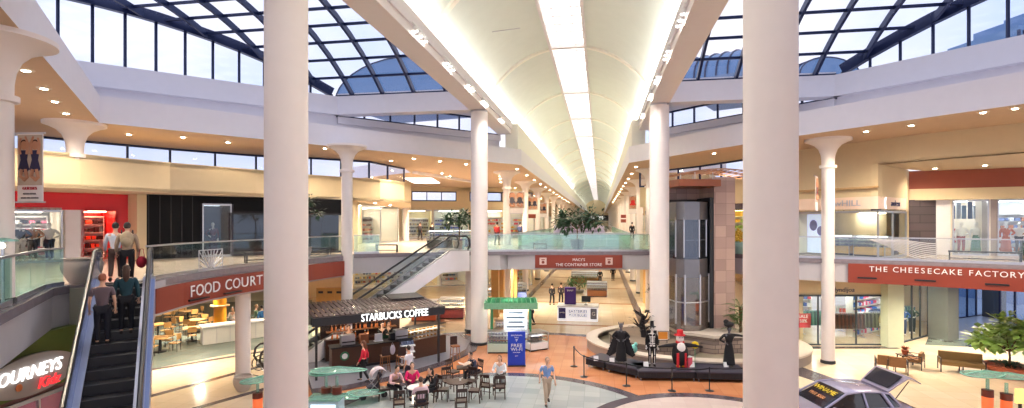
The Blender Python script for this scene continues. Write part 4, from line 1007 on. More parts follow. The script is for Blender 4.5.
def cup(p, z, label, m=None, s=1.):
    t = thing('paper_cup', label, 'cup', (p[0], p[1], z)); MB().lathe([(.028 * s, 0), (.04 * s, .11 * s)], n=14).build('cup_body', m or WHITE, t, 40); MB().lathe([(.042 * s, .11 * s), (.042 * s, .125 * s), (.03 * s, .13 * s), (0, .13 * s)], n=14).build('lid', BLK, t, 40)
cup(T1 + Vector((.1, .1)), .75, 'paper cup on the round cafe table'); cup(T3 + Vector((.12, -.05)), .75, 'paper cup on the pale topped table'); cup(T4 + Vector((.0, .1)), .75, 'paper cup on the left square table')
# stroller
t = thing('stroller', 'dark stroller with white striped hood beside the left cafe tables', 'stroller', (*P(373, 397), 0), 2.2)
b = MB(); b.tube([(-.24, -.42, .98), (-.24, .0, .5), (-.24, .42, .12)], .016, 6).tube([(.24, -.42, .98), (.24, .0, .5), (.24, .42, .12)], .016, 6).tube([(-.24, -.38, .12), (-.24, .1, .6)], .014, 6).tube([(.24, -.38, .12), (.24, .1, .6)], .014, 6).tube([(-.24, -.42, .98), (.24, -.42, .98)], .02, 6); b.build('frame', STEEL, t)
b = MB(); b.box((0, .02, .42), (.40, .42, .06)); b.box((0, -.2, .66), (.40, .08, .5), M=Matrix.Rotation(.35, 4, 'X')); b.build('seat', cloth((36, 36, 58)), t)
b = MB(); N = 8
vs = [(x, -.22 + .36 * math.cos(a) * .9, .78 + .34 * math.sin(a)) for a in [PI * .05 + PI * .75 * i / N for i in range(N + 1)] for x in (-.23, .23)]
b.add(vs, [(2 * i, 2 * i + 1, 2 * i + 3, 2 * i + 2) for i in range(N)]); o = b.build('hood', cloth((222, 206, 214)), t, 60); o.modifiers.new('th', 'SOLIDIFY').thickness = .02
MB().box((0, -.05, .2), (.36, .4, .14)).build('basket', cloth((24, 24, 28)), t)
for x in (-.25, .25):
    for y_ in (-.38, .42): MB().cyl((x - .02, y_, .12), (x + .02, y_, .12), .12, n=16).build('wheel', RUB, t, 40)

# ================================================================ COFFEE KIOSK
A = P(332, 372); B = P(410, 361.5); Cc = P(446, 353); dk = (B - A).normalized(); nk = Vector((-dk.y, dk.x)); rz = ang(A, B)
struct(MB().prism([P(312, 394), P(345, 390.5), P(400, 379), P(450, 364), P(476, 351), P(480, 341), P(462, 334), A + nk * 6, P(300, 360)], 0, .05).build('floor_kiosk_border', BAND))
struct(MB().prism([P(312, 390), P(345, 386.5), P(400, 375), P(446, 361), P(466, 350), P(470, 342), P(458, 336), A + nk * 5.6, P(304, 362)], 0, .06).build('floor_kiosk_pad', mat('kiosk_pad', srgb(134, 134, 146), .3)))
t = thing('coffee_kiosk', 'coffee kiosk under a dark slatted roof with white STARBUCKS COFFEE lettering', 'kiosk', (A.x, A.y, .06), rz)
L1 = (B - A).length; cB = (B - A); 
def loc(p): d = Vector(p) - A; return Vector((d.dot(dk), d.dot(nk)))
lc = loc(Cc); CNT = mat('kiosk_wood_front', srgb(78, 48, 32), .4, var=.2, stretch=(1, 1, 8))
b = MB(); b.box((L1 / 2, .35, .5), (L1, .7, .95)); b.build('counter', CNT, t)
b = MB(); b.box((L1 / 2, .35, 1.0), (L1 + .1, .8, .05)); b.build('countertop', BLK, t)
b = MB(); b.box((L1 / 2, -.01, .06), (L1, .04, .12)); b.build('kick_plate', BLK, t)
b = MB(); d2 = (lc - Vector((L1, 0))); r2 = math.atan2(d2.y, d2.x); m2 = Vector((L1, 0)) + d2 / 2 + Vector((-math.sin(r2), math.cos(r2))) * .35
b.box((m2.x, m2.y, .45), (d2.length, .7, .9), r2); b.build('pastry_case_base', CNT, t)
b = MB(); b.box((m2.x, m2.y, 1.2), (d2.length, .7, .6), r2); b.build('pastry_case_glass', CLEAR, t)
b = MB(); 
for h in (.92, 1.12, 1.32): b.box((m2.x, m2.y, h), (d2.length - .08, .6, .02), r2)
b.build('pastry_case_shelf', STEEL, t); b = MB(); b.box((m2.x, m2.y, 1.51), (d2.length, .7, .03), r2); b.build('pastry_case_top', BLK, t)
MB().box((m2.x, m2.y, 1.47), (d2.length - .2, .1, .03), r2).build('case_light', em('case_light', (1, .9, .7), 12), t)
# back bar
b = MB(); b.box((L1 * .5, 1.95, .5), (L1, .5, 1.0)); b.box((L1 * .5, 2.25, 1.1), (L1 + .3, .12, 2.2)); b.build('back_bar', WOOD, t)
b = MB()
for h in (1.35, 1.7): b.box((L1 * .5, 2.05, h), (L1 * .95, .3, .03))
b.build('shelf', WOODM, t)
# posts and roof
RD = mat('roof_slat', srgb(74, 58, 62), .5, var=.15); RBm = mat('roof_black', (.015, .013, .016), .4)
fl, fr_ = loc(P(312, 325, 2.47)), loc(P(444, 311, 2.53))
x0, x1_ = fl.x, fr_.x; yf0, yf1 = fl.y, fr_.y
for px_, py_ in ((x0 + .2, yf0 + .2), (x0 + .2, 2.1), (x1_ - .2, yf1 + .2), (x1_ - .3, 2.2), (L1 * .55, 2.3)): MB().box((px_, py_, 1.2), (.09, .09, 2.4)).build('post', RBm, t)
f0, f1 = (x0, -1.35), (x1_, -.95)
b = MB(); b.bar((x0, yf0, 2.5), (x1_, yf1, 2.5), .1, .36); b.bar((x0, 2.4, 2.6), (x1_, 2.4, 2.6), .1, .25); b.bar((x0, yf0, 2.55), (x0, 2.4, 2.6), .1, .3); b.bar((x1_, yf1, 2.55), (x1_, 2.4, 2.6), .1, .3); b.build('roof_frame', RBm, t)
b = MB(); N = 26
for k in range(N): x = x0 + (x1_ - x0) * (k + .5) / N; b.bar((x, yf0 + (yf1 - yf0) * (k + .5) / N - .05, 2.72), (x, 2.35, 2.82), .16, .03)
b.build('roof_slat', RD, t)
b = MB(); b.bar((x0, -.0, 2.66), (x1_, .2, 2.66), .08, .08); b.bar((x0, 1.4, 2.7), (x1_, 1.5, 2.7), .08, .08); b.build('roof_purlin', RBm, t)
b = MB(); b.box((L1 * 1.05, 1.5, 2.92), (1.7, 1.2, .06), M=Matrix.Rotation(.08, 4, 'X')); b.build('upper_canopy', RBm, t)
rr_ = math.atan2(yf1 - yf0, x1_ - x0); um = .60; WL = math.hypot(x1_ - x0, yf1 - yf0)
text('STARBUCKS COFFEE', .46, GLOWW, t, (x0 + (x1_ - x0) * um, yf0 + (yf1 - yf0) * um - .07, 2.5), (PI / 2, 0, rr_), .03, 'lettering', sx=WL * .62 / 5.0)
g = MB(); g.lathe([(.2, 0), (.2, .03)], n=24); o = g.build('round_logo', mat('logo_green', srgb(40, 120, 80), .4), t, 40); o.location = (.55, -.02, .6); o.rotation_euler = (PI / 2, 0, 0); 
g = MB(); g.lathe([(.10, .03), (.13, .045), (.10, .045)], n=24); g.build('logo_ring', WHITE, o, 40)
for k in range(3): lamp('kiosk_lamp', 'POINT', (x0 + 1.4 + k * 1.9, .9, 2.3), 45, WARM, .12, parent=t); MB().lathe([(.02, .3), (.02, .12), (.11, 0), (.09, 0), (0, .1)], (x0 + 1.4 + k * 1.9, .9, 2.36), 16).build('pendant_shade', em('pendant_glow', (1, .85, .6), 3), t, 40)
def KW(x, y, z=0): q = A + dk * x + nk * y; return (q.x, q.y, z + .06)
# machines and goods on the counter
def espresso(x, lab):
    t = thing('espresso_machine', lab, 'coffee machine', KW(x, .35, 1.03), rz); MB().box((0, 0, .24), (.62, .42, .44)).build('housing', STEEL, t); MB().box((0, -.22, .16), (.56, .06, .05)).build('group_head', BLK, t); MB().box((0, -.1, .02), (.6, .5, .04)).build('drip_tray', BLK, t)
espresso(.75, 'chrome coffee machine at the left end of the kiosk counter'); espresso(L1 * .9, 'chrome coffee machine beside the pastry case')
for k, (x, lab, c_, s_) in enumerate([(1.5, 'brown paper box standing on the kiosk counter', (150, 92, 60), (.4, .3, .42)), (2.2, 'white menu board standing on the kiosk counter', (225, 225, 232), (.36, .06, .36)), (2.9, 'black register terminal on the kiosk counter', (20, 20, 26), (.34, .3, .32)), (3.6, 'yellow price board on the kiosk counter', (230, 200, 60), (.36, .05, .22))]):
    t = thing(['carton', 'menu_board', 'cash_register', 'price_board'][k], lab, ['box', 'menu', 'register', 'sign'][k], KW(x, .35, 1.03), rz); b = MB(); b.box((0, 0, s_[2] / 2), s_); b.box((0, .02, .01), (s_[0] + .06, .3, .02)); b.build('case', cloth(c_), t)
rr = random.Random(11); P0 = None
for row, (y_, h_) in enumerate([(1.9, 1.0), (2.05, 1.37), (2.05, 1.72)]):
    for k in range(16):
        x = .35 + k * (L1 - .6) / 16 + rr.uniform(-.05, .05); z = h_ + .005
        if rr.random() < .15: continue
        if P0 is None:
            P0 = thing('syrup_bottle', 'small bottle on the shelves behind the coffee kiosk counter', 'bottle', KW(x, y_, z), rz, 'bottles behind the coffee counter')
            MB().lathe([(.045, 0), (.045, .17), (.016, .22), (.016, .28)], n=12).build('bottle_body', mat('amber_bottle', srgb(190, 110, 60), .2), P0, 40); MB().lathe([(.02, .27), (.02, .30), (0, .30)], n=10).build('cap', WHITE, P0)
        else: dup(P0, None, KW(x, y_, z), rz)
rr = random.Random(2); PP = None
for h in (.93, 1.13, 1.33):
    for k in range(9):
        q = Vector((L1, 0)) + d2 * ((k + .6) / 9.6) + Vector((-math.sin(r2), math.cos(r2))) * .3
        if PP is None:
            PP = thing('pastry', 'golden pastry inside the coffee kiosk glass case', 'pastry', KW(q.x, q.y, h + .03), 0, 'pastries in the glass case'); MB().ball((0, 0, .03), (.09, .06, .04), 10, 6).build('crust', mat('pastry_crust', srgb(214, 160, 90), .6, var=.3, scale=12), PP, 60)
        else: dup(PP, None, KW(q.x, q.y, h + .0), rr.uniform(0, 3))
for x, y_, lab, tp in ((2.6, 1.2, 'barista in black behind the left half of the coffee counter', (16, 16, 20)), (L1 * .8, 1.25, 'barista in black with a cap behind the coffee machine near the pastry case', (12, 12, 16)), (1.0, 1.25, 'barista in dark brown at the left end of the coffee kiosk', (60, 40, 34))):
    q = KW(x, y_); t, J = person(lab, q, .06, rz - PI / 2, top=tp, bottom=(20, 20, 24), hair=(30, 22, 20), arms={'l': 'forward', 'r': 'forward'}); b = MB(); b.box((0, .145, .85), (.32, .02, .6)); b.build('apron', cloth((30, 70, 50)), t)
# high stools at the kiosk
def stool(p, lab, f=0.):
    t = thing('bar_stool', lab, 'stool', (p[0], p[1], .06), f); MB().box((0, 0, .72), (.38, .36, .05)).build('seat', WOODM, t)
    for sx in (-1, 1):
        for sy in (-1, 1): MB().tube([(sx * .15, sy * .14, .71), (sx * .19, sy * .18, 0)], .018, 6).build('leg', WOODM, t)
    MB().box((0, .17, .96), (.36, .03, .4)).build('backrest', WOOD, t); b = MB(); b.tube([(-.17, -.16, .3), (.17, -.16, .3), (.17, .16, .3), (-.17, .16, .3)], .012, 6, True); b.build('footrest', WOODM, t)
stool(P(385, 373), 'tall wooden stool left of the other one at the coffee counter', rz + PI); stool(P(401, 373), 'tall wooden stool with dark back in front of the coffee counter', rz + PI); stool(P(455, 362), 'tall wooden stool at the right tip of the kiosk floor', rz)
t = thing('hanging_towel', 'white cloth bag hanging at the front of the coffee counter', 'bag', KW(2.75, -.1, .55), rz); b = MB(); b.ball((0, -.03, .1), (.13, .06, .24), 12, 8); b.build('bag_body', cloth((226, 216, 228)), t, 60); MB().tube([(-.07, -.03, .3), (0, -.02, .44), (.07, -.03, .3)], .012, 6).build('strap', cloth((200, 190, 200)), t)
t = thing('magazine_rack', 'white tiered rack of packets before the pastry case', 'rack', (*P(408, 371), .06), rz)
for k in range(4): b = MB(); b.box((0, .1 - k * .02, .25 + k * .28), (.62, .3, .05)); b.build('tier', WHITE, t); b = MB(); [b.box((-.24 + j * .12, .1, .36 + k * .28), (.09, .12, .15)) for j in range(5)]; b.build('packets', cloth([(190, 196, 214), (120, 90, 90), (220, 214, 222), (90, 100, 130)][k]), t)
b = MB(); b.box((0, .25, .7), (.64, .03, 1.4)); b.build('back', BLK, t)
# ================================================================ WIFI PANEL, CENTRAL KIOSKS
p = P(516.5, 366); t = thing('wifi_panel', 'freestanding blue panel reading FREE WI-FI beside the tall white column', 'sign', (p.x, p.y, 0), PSI + .04)
MB().box((0, 0, .84), (.82, .14, 1.56)).build('panel', mat('royal_blue', srgb(24, 62, 190), .4), t); MB().box((0, 0, .03), (.86, .26, .06)).build('base_plate', BLK, t)
text('FREE', .22, WHITE, t, (0, -.08, .98), sx=1.2); text('WI-FI', .22, WHITE, t, (0, -.08, .80), sx=1.1); text('SOUTHPARK', .085, WHITE, t, (0, -.08, 1.46), sx=1.1); text('MALL', .085, WHITE, t, (0, -.08, 1.36)); text('ask for details', .06, WHITE, t, (0, -.08, .66)); text('simon', .06, WHITE, t, (0, -.08, .5))
b = MB(); b.tube([(.07 * math.cos(a), -.085, 1.2 + .07 * math.sin(a)) for a in [PI * .2 + PI * .6 * i / 6 for i in range(7)]], .012, 5); b.tube([(.035 * math.cos(a), -.085, 1.19 + .035 * math.sin(a)) for a in [PI * .2 + PI * .6 * i / 6 for i in range(7)]], .01, 5); b.ball((0, -.085, 1.18), .014, 8, 6); b.build('signal_icon', WHITE, t)
def showcase(p, rz, L, W_, H, label, base=WHITE, top=None, name='display_case', shelves=2, gl=1.2):
    t = thing(name, label, 'display case', (p[0], p[1], 0), rz); hb = H * .45
    MB().box((0, 0, hb / 2 + .04), (L, W_, hb - .08)).build('base_cabinet', base, t); MB().box((0, 0, .03), (L - .06, W_ - .06, .06)).build('plinth', BLK, t)
    MB().box((0, 0, (hb + H) / 2), (L - .02, W_ - .02, H - hb)).build('glass_box', CLEAR, t)
    b = MB(); [b.box((0, 0, hb + (H - hb) * (k + 1) / (shelves + 1)), (L - .08, W_ - .1, .015)) for k in range(shelves)]; b.build('shelf', STEEL, t)
    b = MB(); [b.box((sx * (L / 2), sy * (W_ / 2), H / 2), (.03, .03, H)) for sx in (-1, 1) for sy in (-1, 1)]; b.box((0, 0, H), (L + .02, W_ + .02, .03)); b.build('frame', STEEL, t)
    rr = random.Random(int(p[0] * 100) & 255); n = 0
    b = MB()
    for k in range(shelves + 1):
        for j in range(int(L / .16)): b.box((-L / 2 + .12 + j * .16, rr.uniform(-.1, .1) * W_, hb + (H - hb) * k / (shelves + 1) + .06), (.08, .10, rr.uniform(.05, .11)))
    b.build('display_stock', cloth((176, 172, 190)), t)
    if gl: MB().box((0, 0, H - .03), (L - .1, .06, .02)).build('strip_light', em('case_strip_%g' % gl, (1, .98, .95), gl * 8), t)
    return t
showcase(P(535, 349), PSI + .5, 1.1, .9, .95, 'white glass display case right behind the wifi panel', WHITE)
showcase(P(504, 352), PSI, 1.7, .7, 1.1, 'glass display case left of the wifi panel under the green canopy', mat('case_green', srgb(190, 214, 196), .5))
showcase(P(512, 338), PSI, 2.0, .7, 1.0, 'glass display case at the back of the green canopied kiosk', WHITE)
p = P(511, 346); t = thing('canopy_kiosk', 'market kiosk with green trellis canopy on green posts behind the wifi panel', 'kiosk', (p.x, p.y, 0), PSI)
GRN = mat('kiosk_green', srgb(56, 140, 96), .5)
for sx in (-1, 1):
    for sy in (-1, 1): MB().box((sx * 1.05, sy * .8, 1.2), (.08, .08, 2.4)).build('post', GRN, t)
b = MB()
for k in range(12): b.box((-1.3 + k * .236, 0, 2.5), (.05, 2.0, .06))
for k in range(7): b.box((0, -1.0 + k * .333, 2.44), (2.8, .05, .06))
b.build('trellis', GRN, t); b = MB(); b.box((0, -1.02, 2.35), (2.8, .05, .34)); b.box((0, 1.02, 2.35), (2.8, .05, .34)); b.box((-1.4, 0, 2.35), (.05, 2, .34)); b.box((1.4, 0, 2.35), (.05, 2, .34)); b.build('fascia_board', mat('kiosk_green_pale', srgb(120, 176, 140), .5, var=.3, scale=12), t)
MB().box((.25, .3, 1.5), (1.3, .05, 1.3)).build('poster_panel', em('backlit_poster', (.85, .9, 1), .5), t); b = MB(); [b.box((.25, .27, 1.0 + k * .26), (1.0 - .2 * (k % 2), .03, .08)) for k in range(5)]; b.build('poster_print', cloth((90, 110, 130)), t)
lamp('kiosk_lamp', 'POINT', (0, 0, 2.2), 30, (1, .95, .85), .1, parent=t)
# white counter kiosk with purple panel, down the hall
p = P(578, 319.5); t = thing('counter_kiosk', 'white lit counter kiosk with navy sign panels in the middle of the lower hall', 'kiosk', (p.x, p.y, 0), 0)
MB().box((0, 0, .5), (2.75, 1.5, .94)).build('counter', em('lit_white_counter', (.95, .95, 1), .35), t); MB().box((0, 0, 1.0), (2.85, 1.6, .06)).build('countertop', WHITE, t)
MB().box((-1.05, -.77, .55), (.48, .03, .72)).build('navy_panel', mat('navy_panel', srgb(40, 40, 110), .5), t); MB().box((1.08, -.77, .55), (.42, .03, .72)).build('grey_panel', mat('grey_panel', srgb(120, 124, 140), .5), t)
text('BATTERIES', .3, mat('navy_print', srgb(60, 66, 110), .5), t, (.02, -.77, .68), sx=.9); text('PLUS BULBS', .26, mat('navy_print'), t, (.02, -.77, .42), sx=.9); text('G', .36, WHITE, t, (1.08, -.8, .55)); text('mobile', .13, WHITE, t, (-1.05, -.8, .6))
MB().box((-.55, .3, 1.6), (.78, .5, 1.2)).build('purple_panel', mat('purple_panel', srgb(74, 40, 130), .5), t); text('SKINIT', .16, WHITE, t, (-.55, .03, 2.0))
p2 = p + Vector((.55, .1)); t = thing('monitor', 'black monitor on the white counter kiosk', 'monitor', (p2.x, p2.y, 1.03), 0); MB().box((0, 0, .4), (.62, .05, .42), M=Matrix.Rotation(-.2, 4, 'X')).build('screen', BLK, t); MB().cyl((0, 0, 0), (0, 0, .3), .03).build('stand', BLK, t); MB().lathe([(.14, 0), (.14, .02), (0, .02)]).build('base', BLK, t)
for px, py, lab, c_, L_ in ((597, 296, 'brown wooden kiosk block behind the white counter kiosk', (140, 90, 60), 1.8), (585, 283, 'wooden planter bench with ferns further down the lower hall', (150, 110, 70), 3.0)):
    showcase(P(px, py), 0, L_, 1.4, 1.3, lab, cloth(c_), gl=.6)
for px, z_, lab, c_ in ((425, 36, 'red and yellow goods kiosk behind the coffee kiosk, left one', (190, 90, 60)), (452, 37, 'pink fronted kiosk with green top behind the coffee kiosk', (206, 110, 110)), (492, 42, 'pink and brown kiosk between the two tall columns and the green kiosk', (190, 100, 110)), (517, 46, 'blue lit glass case kiosk beyond the green canopy', (120, 140, 210)), (400, 40, 'brown goods kiosk seen under the rear escalator', (130, 80, 60))):
    showcase(Q(px, z_), PSI, 1.7, 1.0, 1.4, lab, cloth(c_), gl=.8)
# ================================================================ PLANTS
LEAFS = [mat('leaf_%d' % i, c, .45, var=.25, scale=6) for i, c in enumerate([srgb(62, 104, 50), srgb(36, 70, 44), srgb(140, 172, 84)])]
TRUNK = mat('bark', srgb(104, 78, 58), .8, var=.3, scale=12)
def leaf(b, p, d, L, w_, droop=.3):
    d = d.normalized(); s = d.cross(Vector((0, 0, 1))); s = s.normalized() if s.length > .1 else Vector((1, 0, 0)); dn_ = Vector((0, 0, -1))
    m_ = p + d * L * .5 + dn_ * droop * L * .12; e = p + d * L + dn_ * droop * L * .5
    b.add([p, m_ + s * w_ / 2, e, m_ - s * w_ / 2, m_ + dn_ * -.02 * L], [(0, 1, 4), (1, 2, 4), (2, 3, 4), (3, 0, 4)])
def tree(t, H0, R, Hc, n, L, w_, seed, m, spread=1., trunks=1, z0=0.):
    rr = random.Random(seed); tr = MB(); lf = MB(); ends = []
    for k in range(trunks):
        bx, by = (rr.uniform(-.05, .05), rr.uniform(-.05, .05)) if trunks > 1 else (0, 0); top = Vector((bx * 6, by * 6, H0))
        tr.tube([(bx, by, z0), (bx * 2 + .03, by * 2, z0 + (H0 - z0) * .5), top], [.05, .04, .03], 8)
        for j in range(9):
            a = rr.uniform(0, 2 * PI); e = rr.uniform(.1, 1.2); q = top + Vector((math.cos(a) * R * math.cos(e) * .8, math.sin(a) * R * math.cos(e) * .8, Hc * math.sin(e) * .8)); tr.tube([top - Vector((0, 0, .15)), (top + q) / 2 + Vector((0, 0, .05)), q], [.022, .015, .008], 6); ends.append(q)
    for i in range(n):
        q = rr.choice(ends); u = Vector((rr.gauss(0, 1), rr.gauss(0, 1), rr.gauss(0, .7))); u.normalize(); p_ = q + u * rr.uniform(.0, .42) * R * spread
        leaf(lf, p_, u + Vector((0, 0, .15)), L * rr.uniform(.7, 1.2), w_ * rr.uniform(.8, 1.2), rr.uniform(.2, .8))
    tr.build('trunk', TRUNK, t, 50); lf.build('foliage', m, t)
def potted(p, z, label, pot, H0, R, Hc, n, L, w_, seed, m, name='potted_tree', potm=None, cat='plant', rz=0., trunks=1):
    t = thing(name, label, cat, (p[0], p[1], z), rz); r, h = pot
    MB().lathe([(r * .55, 0), (r * .78, h * .2), (r, h * .7), (r * .97, h * .9), (r * 1.06, h), (r * .92, h), (r * .9, h * .9), (0, h * .88)], n=28).build('pot', potm or mat('grey_pot', srgb(150, 144, 142), .6, bump=.2), t, 50)
    tree(t, H0, R, Hc, n, L, w_, seed, m, z0=h * .85, trunks=trunks); return t
TC = mat('terracotta_pot', srgb(176, 92, 62), .6, var=.12)
p = P(1009, 377); t = potted(p, 0, 'broad-leaved tree in a wide terracotta planter at the right picture edge', (.80, .52), 1.25, 1.3, 1.45, 900, .32, .28, 4, LEAFS[2], potm=TC)
lf = MB(); rr = random.Random(8)
for i in range(160): a = rr.uniform(0, 6.3); r_ = rr.uniform(0, .6); leaf(lf, Vector((math.cos(a) * r_, math.sin(a) * r_, .5)), Vector((math.cos(a), math.sin(a), 1.2)), .3, .07, .8)
lf.build('undergrowth', LEAFS[1], t)
potted(Q(577, 32.3), 5.0, 'spreading dark tree in a blue-grey urn at the centre of the footbridge', (.42, .72), 1.5, 1.75, .9, 900, .34, .17, 12, LEAFS[1], potm=mat('urn_blue', srgb(62, 84, 104), .3))
potted(Q(459, 33.5), 5.0, 'hanging-leaved tree standing behind the top of the rear escalator', (.4, .6), 1.7, 1.0, .8, 600, .32, .15, 21, LEAFS[1])
potted(Q(1032, 22.8), 5.0, 'small dark plant behind the railing at the right picture edge', (.35, .35), .5, .5, .2, 200, .25, .07, 31, LEAFS[1])
potted(Q(303, 25), 5.0, 'dark leafed tree behind the near left column on the upper floor', (.4, .6), 2.0, .9, 1.2, 420, .28, .1, 41, LEAFS[1])
t = thing('palm_cluster', 'green palm fronds standing between the elevator pier and the near right column', 'plant', (*P(740, 354), .1)); rr = random.Random(6); lf = MB(); st = MB()
for k in range(26):
    a = rr.uniform(0, 6.3); el = rr.uniform(.4, 1.3); h = rr.uniform(.8, 2.3); d = Vector((math.cos(a) * math.cos(el), math.sin(a) * math.cos(el), math.sin(el))); b0 = Vector((0, 0, h)); pts = [b0 + d * (s_ * 1.0) - Vector((0, 0, .45 * s_ * s_)) for s_ in [0, .3, .6, .9]]; st.tube(pts, .008, 4)
    for j in range(12):
        s_ = .15 + j * .07; q = b0 + d * s_ - Vector((0, 0, .45 * s_ * s_)); sd_ = d.cross(Vector((0, 0, 1))).normalized()
        for sg in (-1, 1): leaf(lf, q, sd_ * sg + d * .6, .28, .05, .8)
for k in range(4): st.tube([(rr.uniform(-.15, .15), rr.uniform(-.15, .15), 0), (rr.uniform(-.2, .2), rr.uniform(-.2, .2), 2.3)], .03, 6)
st.build('stem', TRUNK, t); lf.build('frond', LEAFS[0], t)
potted(P(656, 332), 0, 'tall thin plant behind the tall column by the fountain', (.3, .4), 2.2, .7, .9, 220, .22, .07, 51, LEAFS[1])
potted(P(579, 293), 0, 'leafy green planting standing before the wooden kiosk down the lower hall', (.5, .3), .7, 1.3, .7, 420, .3, .1, 61, LEAFS[0])
# ================================================================ POTS ON THE LEFT
def bowl(p, z, r, h, label, m):
    t = thing('bowl_planter', label, 'planter', (p[0], p[1], z)); MB().lathe([(r * .5, 0), (r * .62, h * .1), (r * .92, h * .5), (r * .98, h * .8), (r * .86, h * .93), (r * .95, h), (r * .82, h), (r * .8, h * .9), (0, h * .86)], n=36).build('bowl', m, t, 50); MB().lathe([(r * .52, 0), (r * .52, .05), (r * .45, .06)], n=24).build('foot_ring', m, t, 40)
    return t
PM = mat('sandstone_pot', srgb(190, 180, 172), .6, var=.08, bump=.3)
bowl(C2W(-12.25, 15.0) + Vector((-.35, .15)), 5.0, .52, .75, 'wide sandstone bowl planter on the upper floor left of the near escalator', PM)
bowl(P(243, 391), 0, .38, .62, 'round grey planter at the foot of the slim column under the food court sign', PM)
t = bowl(Q(738, 29.6), 5.0, .5, .7, 'pale green bowl planter of yellow flowers behind the railing right of the elevator', mat('celadon', srgb(150, 186, 176), .4)); lf = MB(); rr = random.Random(3)
for i in range(140): a = rr.uniform(0, 6.3); r_ = rr.uniform(0, .5); lf.ball((math.cos(a) * r_, math.sin(a) * r_, .7 + rr.uniform(0, .75 - r_)), .06, 6, 4)
lf.build('blossom', mat('blossom', srgb(226, 180, 60), .6, var=.5, scale=5), t)
# loops of iron (left) near the slim column
t = thing('spiral_rack', 'black looped iron rack standing beside the near left column', 'rack', (*P(258, 378), 0), .8)
MB().tube([((.42 - .012 * k) * math.cos(k * .45) + .1, 0, .62 + (.42 - .012 * k) * math.sin(k * .45)) for k in range(30)], .02, 6).build('loop', BLK, t); MB().tube([(-.5, 0, .3), (.1, 0, .05), (.8, 0, .3)], .02, 6).build('support', BLK, t); MB().box((.1, 0, .03), (.3, .2, .05)).build('foot', BLK, t)
# ================================================================ FOUNTAIN, ELEVATOR
FCX, FCY, FRX, FRY = 4.9, 28.9, 5.6, 4.4
CURB = mat('curb_stone', srgb(208, 196, 182), .4)
def ring(rx, ry, w_, z0, z1, n, m, nm, par, a0=0., a1=2 * PI):
    vs = []; full = a1 - a0 > 6.2; k = n if full else n + 1
    for i in range(k):
        a = a0 + (a1 - a0) * i / n; c, s = math.cos(a), math.sin(a)
        for r_, z in ((0, z0), (0, z1), (w_, z1), (w_, z0)): vs.append(((rx - r_) * c, (ry - r_) * s, z))
    fs = []
    for i in range(n):
        j = (i + 1) % k
        for q in range(4): fs.append((4 * i + q, 4 * j + q, 4 * j + (q + 1) % 4, 4 * i + (q + 1) % 4))
    return MB().add(vs, fs).build(nm, m, par, 40)
t = thing('fountain', 'oval fountain basin with pale curb around the elevator base', 'fountain', (FCX, FCY, 0))
ring(FRX, FRY, .25, 0, .46, 72, mat('basin_side', srgb(150, 140, 134), .5), 'basin_wall', t); ring(FRX + .05, FRY + .05, .62, .46, .54, 72, CURB, 'curb', t)
MB().lathe([(FRX - .3, .03), (FRX - .3, .16), (0, .16)], n=72, sy=FRY / FRX).build('basin_floor', mat('basin_floor', srgb(138, 130, 112), .3, var=.2), t)
E = C2W(9.7, 28.1); ER = PSI + .12
t = thing('elevator', 'glass and steel elevator tower with a brown stone pier above the fountain', 'elevator', (E.x, E.y, 0), ER)
def octo(r, x0=0, y0=0, sq=1.): return [(x0 + r * math.cos(PI / 8 + k * PI / 4), y0 + r * math.sin(PI / 8 + k * PI / 4) * sq) for k in range(8)]
MB().prism(octo(2.15, .95, -.1), .1, .98).build('stone_base', STONE, t); MB().prism(octo(2.27, .95, -.1), .98, 1.12).build('base_coping', CURB, t)
MB().prism(octo(2.5, -1.9, .1), .1, .6).build('low_stone_terrace', STONE, t); MB().prism(octo(2.58, -1.9, .1), .6, .7).build('terrace_coping', mat('terrace_slab', srgb(128, 112, 98), .7, var=.2), t)
STP = tilemat('brown_mottled_stone', srgb(206, 176, 164), srgb(172, 144, 136), srgb(140, 116, 112), .6, .012, .6, vert=True)
MB().box((1.62, .4, 5.15), (1.18, 1.8, 8.1)).build('stone_pier', STP, t)
CBG = mat('dark_shaft', srgb(64, 50, 44), .4); MB().box((-.15, 1.2, 4.8), (2.2, .2, 7.2)).build('shaft_back', CBG, t); MB().box((.92, .3, 4.6), (.2, 1.5, 7.0)).build('guide_rail', BLK, t)
CABM = mat('cab_steel', (.22, .22, .24), .35, .85)
def cabpoly(g=0.): return [(-1.12 - g * .3, 1.1), (-1.12 - g * .3, -.5 - g), (-.85, -.9 - g), (-.02, -.9 - g), (.70 + g, -.25 - g), (.70 + g, 1.1)]
MB().prism(cabpoly(.06), 6.92, 7.86).build('cab_upper_drum', CABM, t, 0); MB().prism(cabpoly(.06), 3.9, 4.85).build('cab_lower_drum', CABM, t, 0)
b = MB(); pp_ = cabpoly()
for a, c_ in zip(pp_, pp_[1:]): b.wall(a, c_, 4.85, 6.92, .03)
b.build('cab_glass', glassmat('cab_glass', (.38, .38, .40), .12, .04), t); b = MB()
for q_ in pp_: b.box((q_[0], q_[1], 6.0), (.06, .06, 2.1))
b.build('cab_frame', STEEL, t); b = MB(); b.tube([(q_[0] * .94, q_[1] * .94, 5.85) for q_ in pp_], .03, 6); b.build('cab_handrail', STEEL, t)
b = MB(); b.box((-.2, 1.0, 5.9), (1.5, .06, 2.0)); b.box((-.55, .95, 6.0), (.4, .05, 1.5)).box((.1, .95, 6.0), (.4, .05, 1.5)); b.build('cab_door', STEEL, t)
BRG = glassmat('bronze_glass', (.42, .34, .28), .2, .12)
b = MB(); pq = cabpoly(.1)
for a, c_ in zip(pq, pq[1:]): b.wall(a, c_, 1.12, 3.9, .03)
b.build('lower_glass', BRG, t); b = MB()
for q_ in pq: b.box((q_[0], q_[1], 2.75), (.08, .08, 2.6))
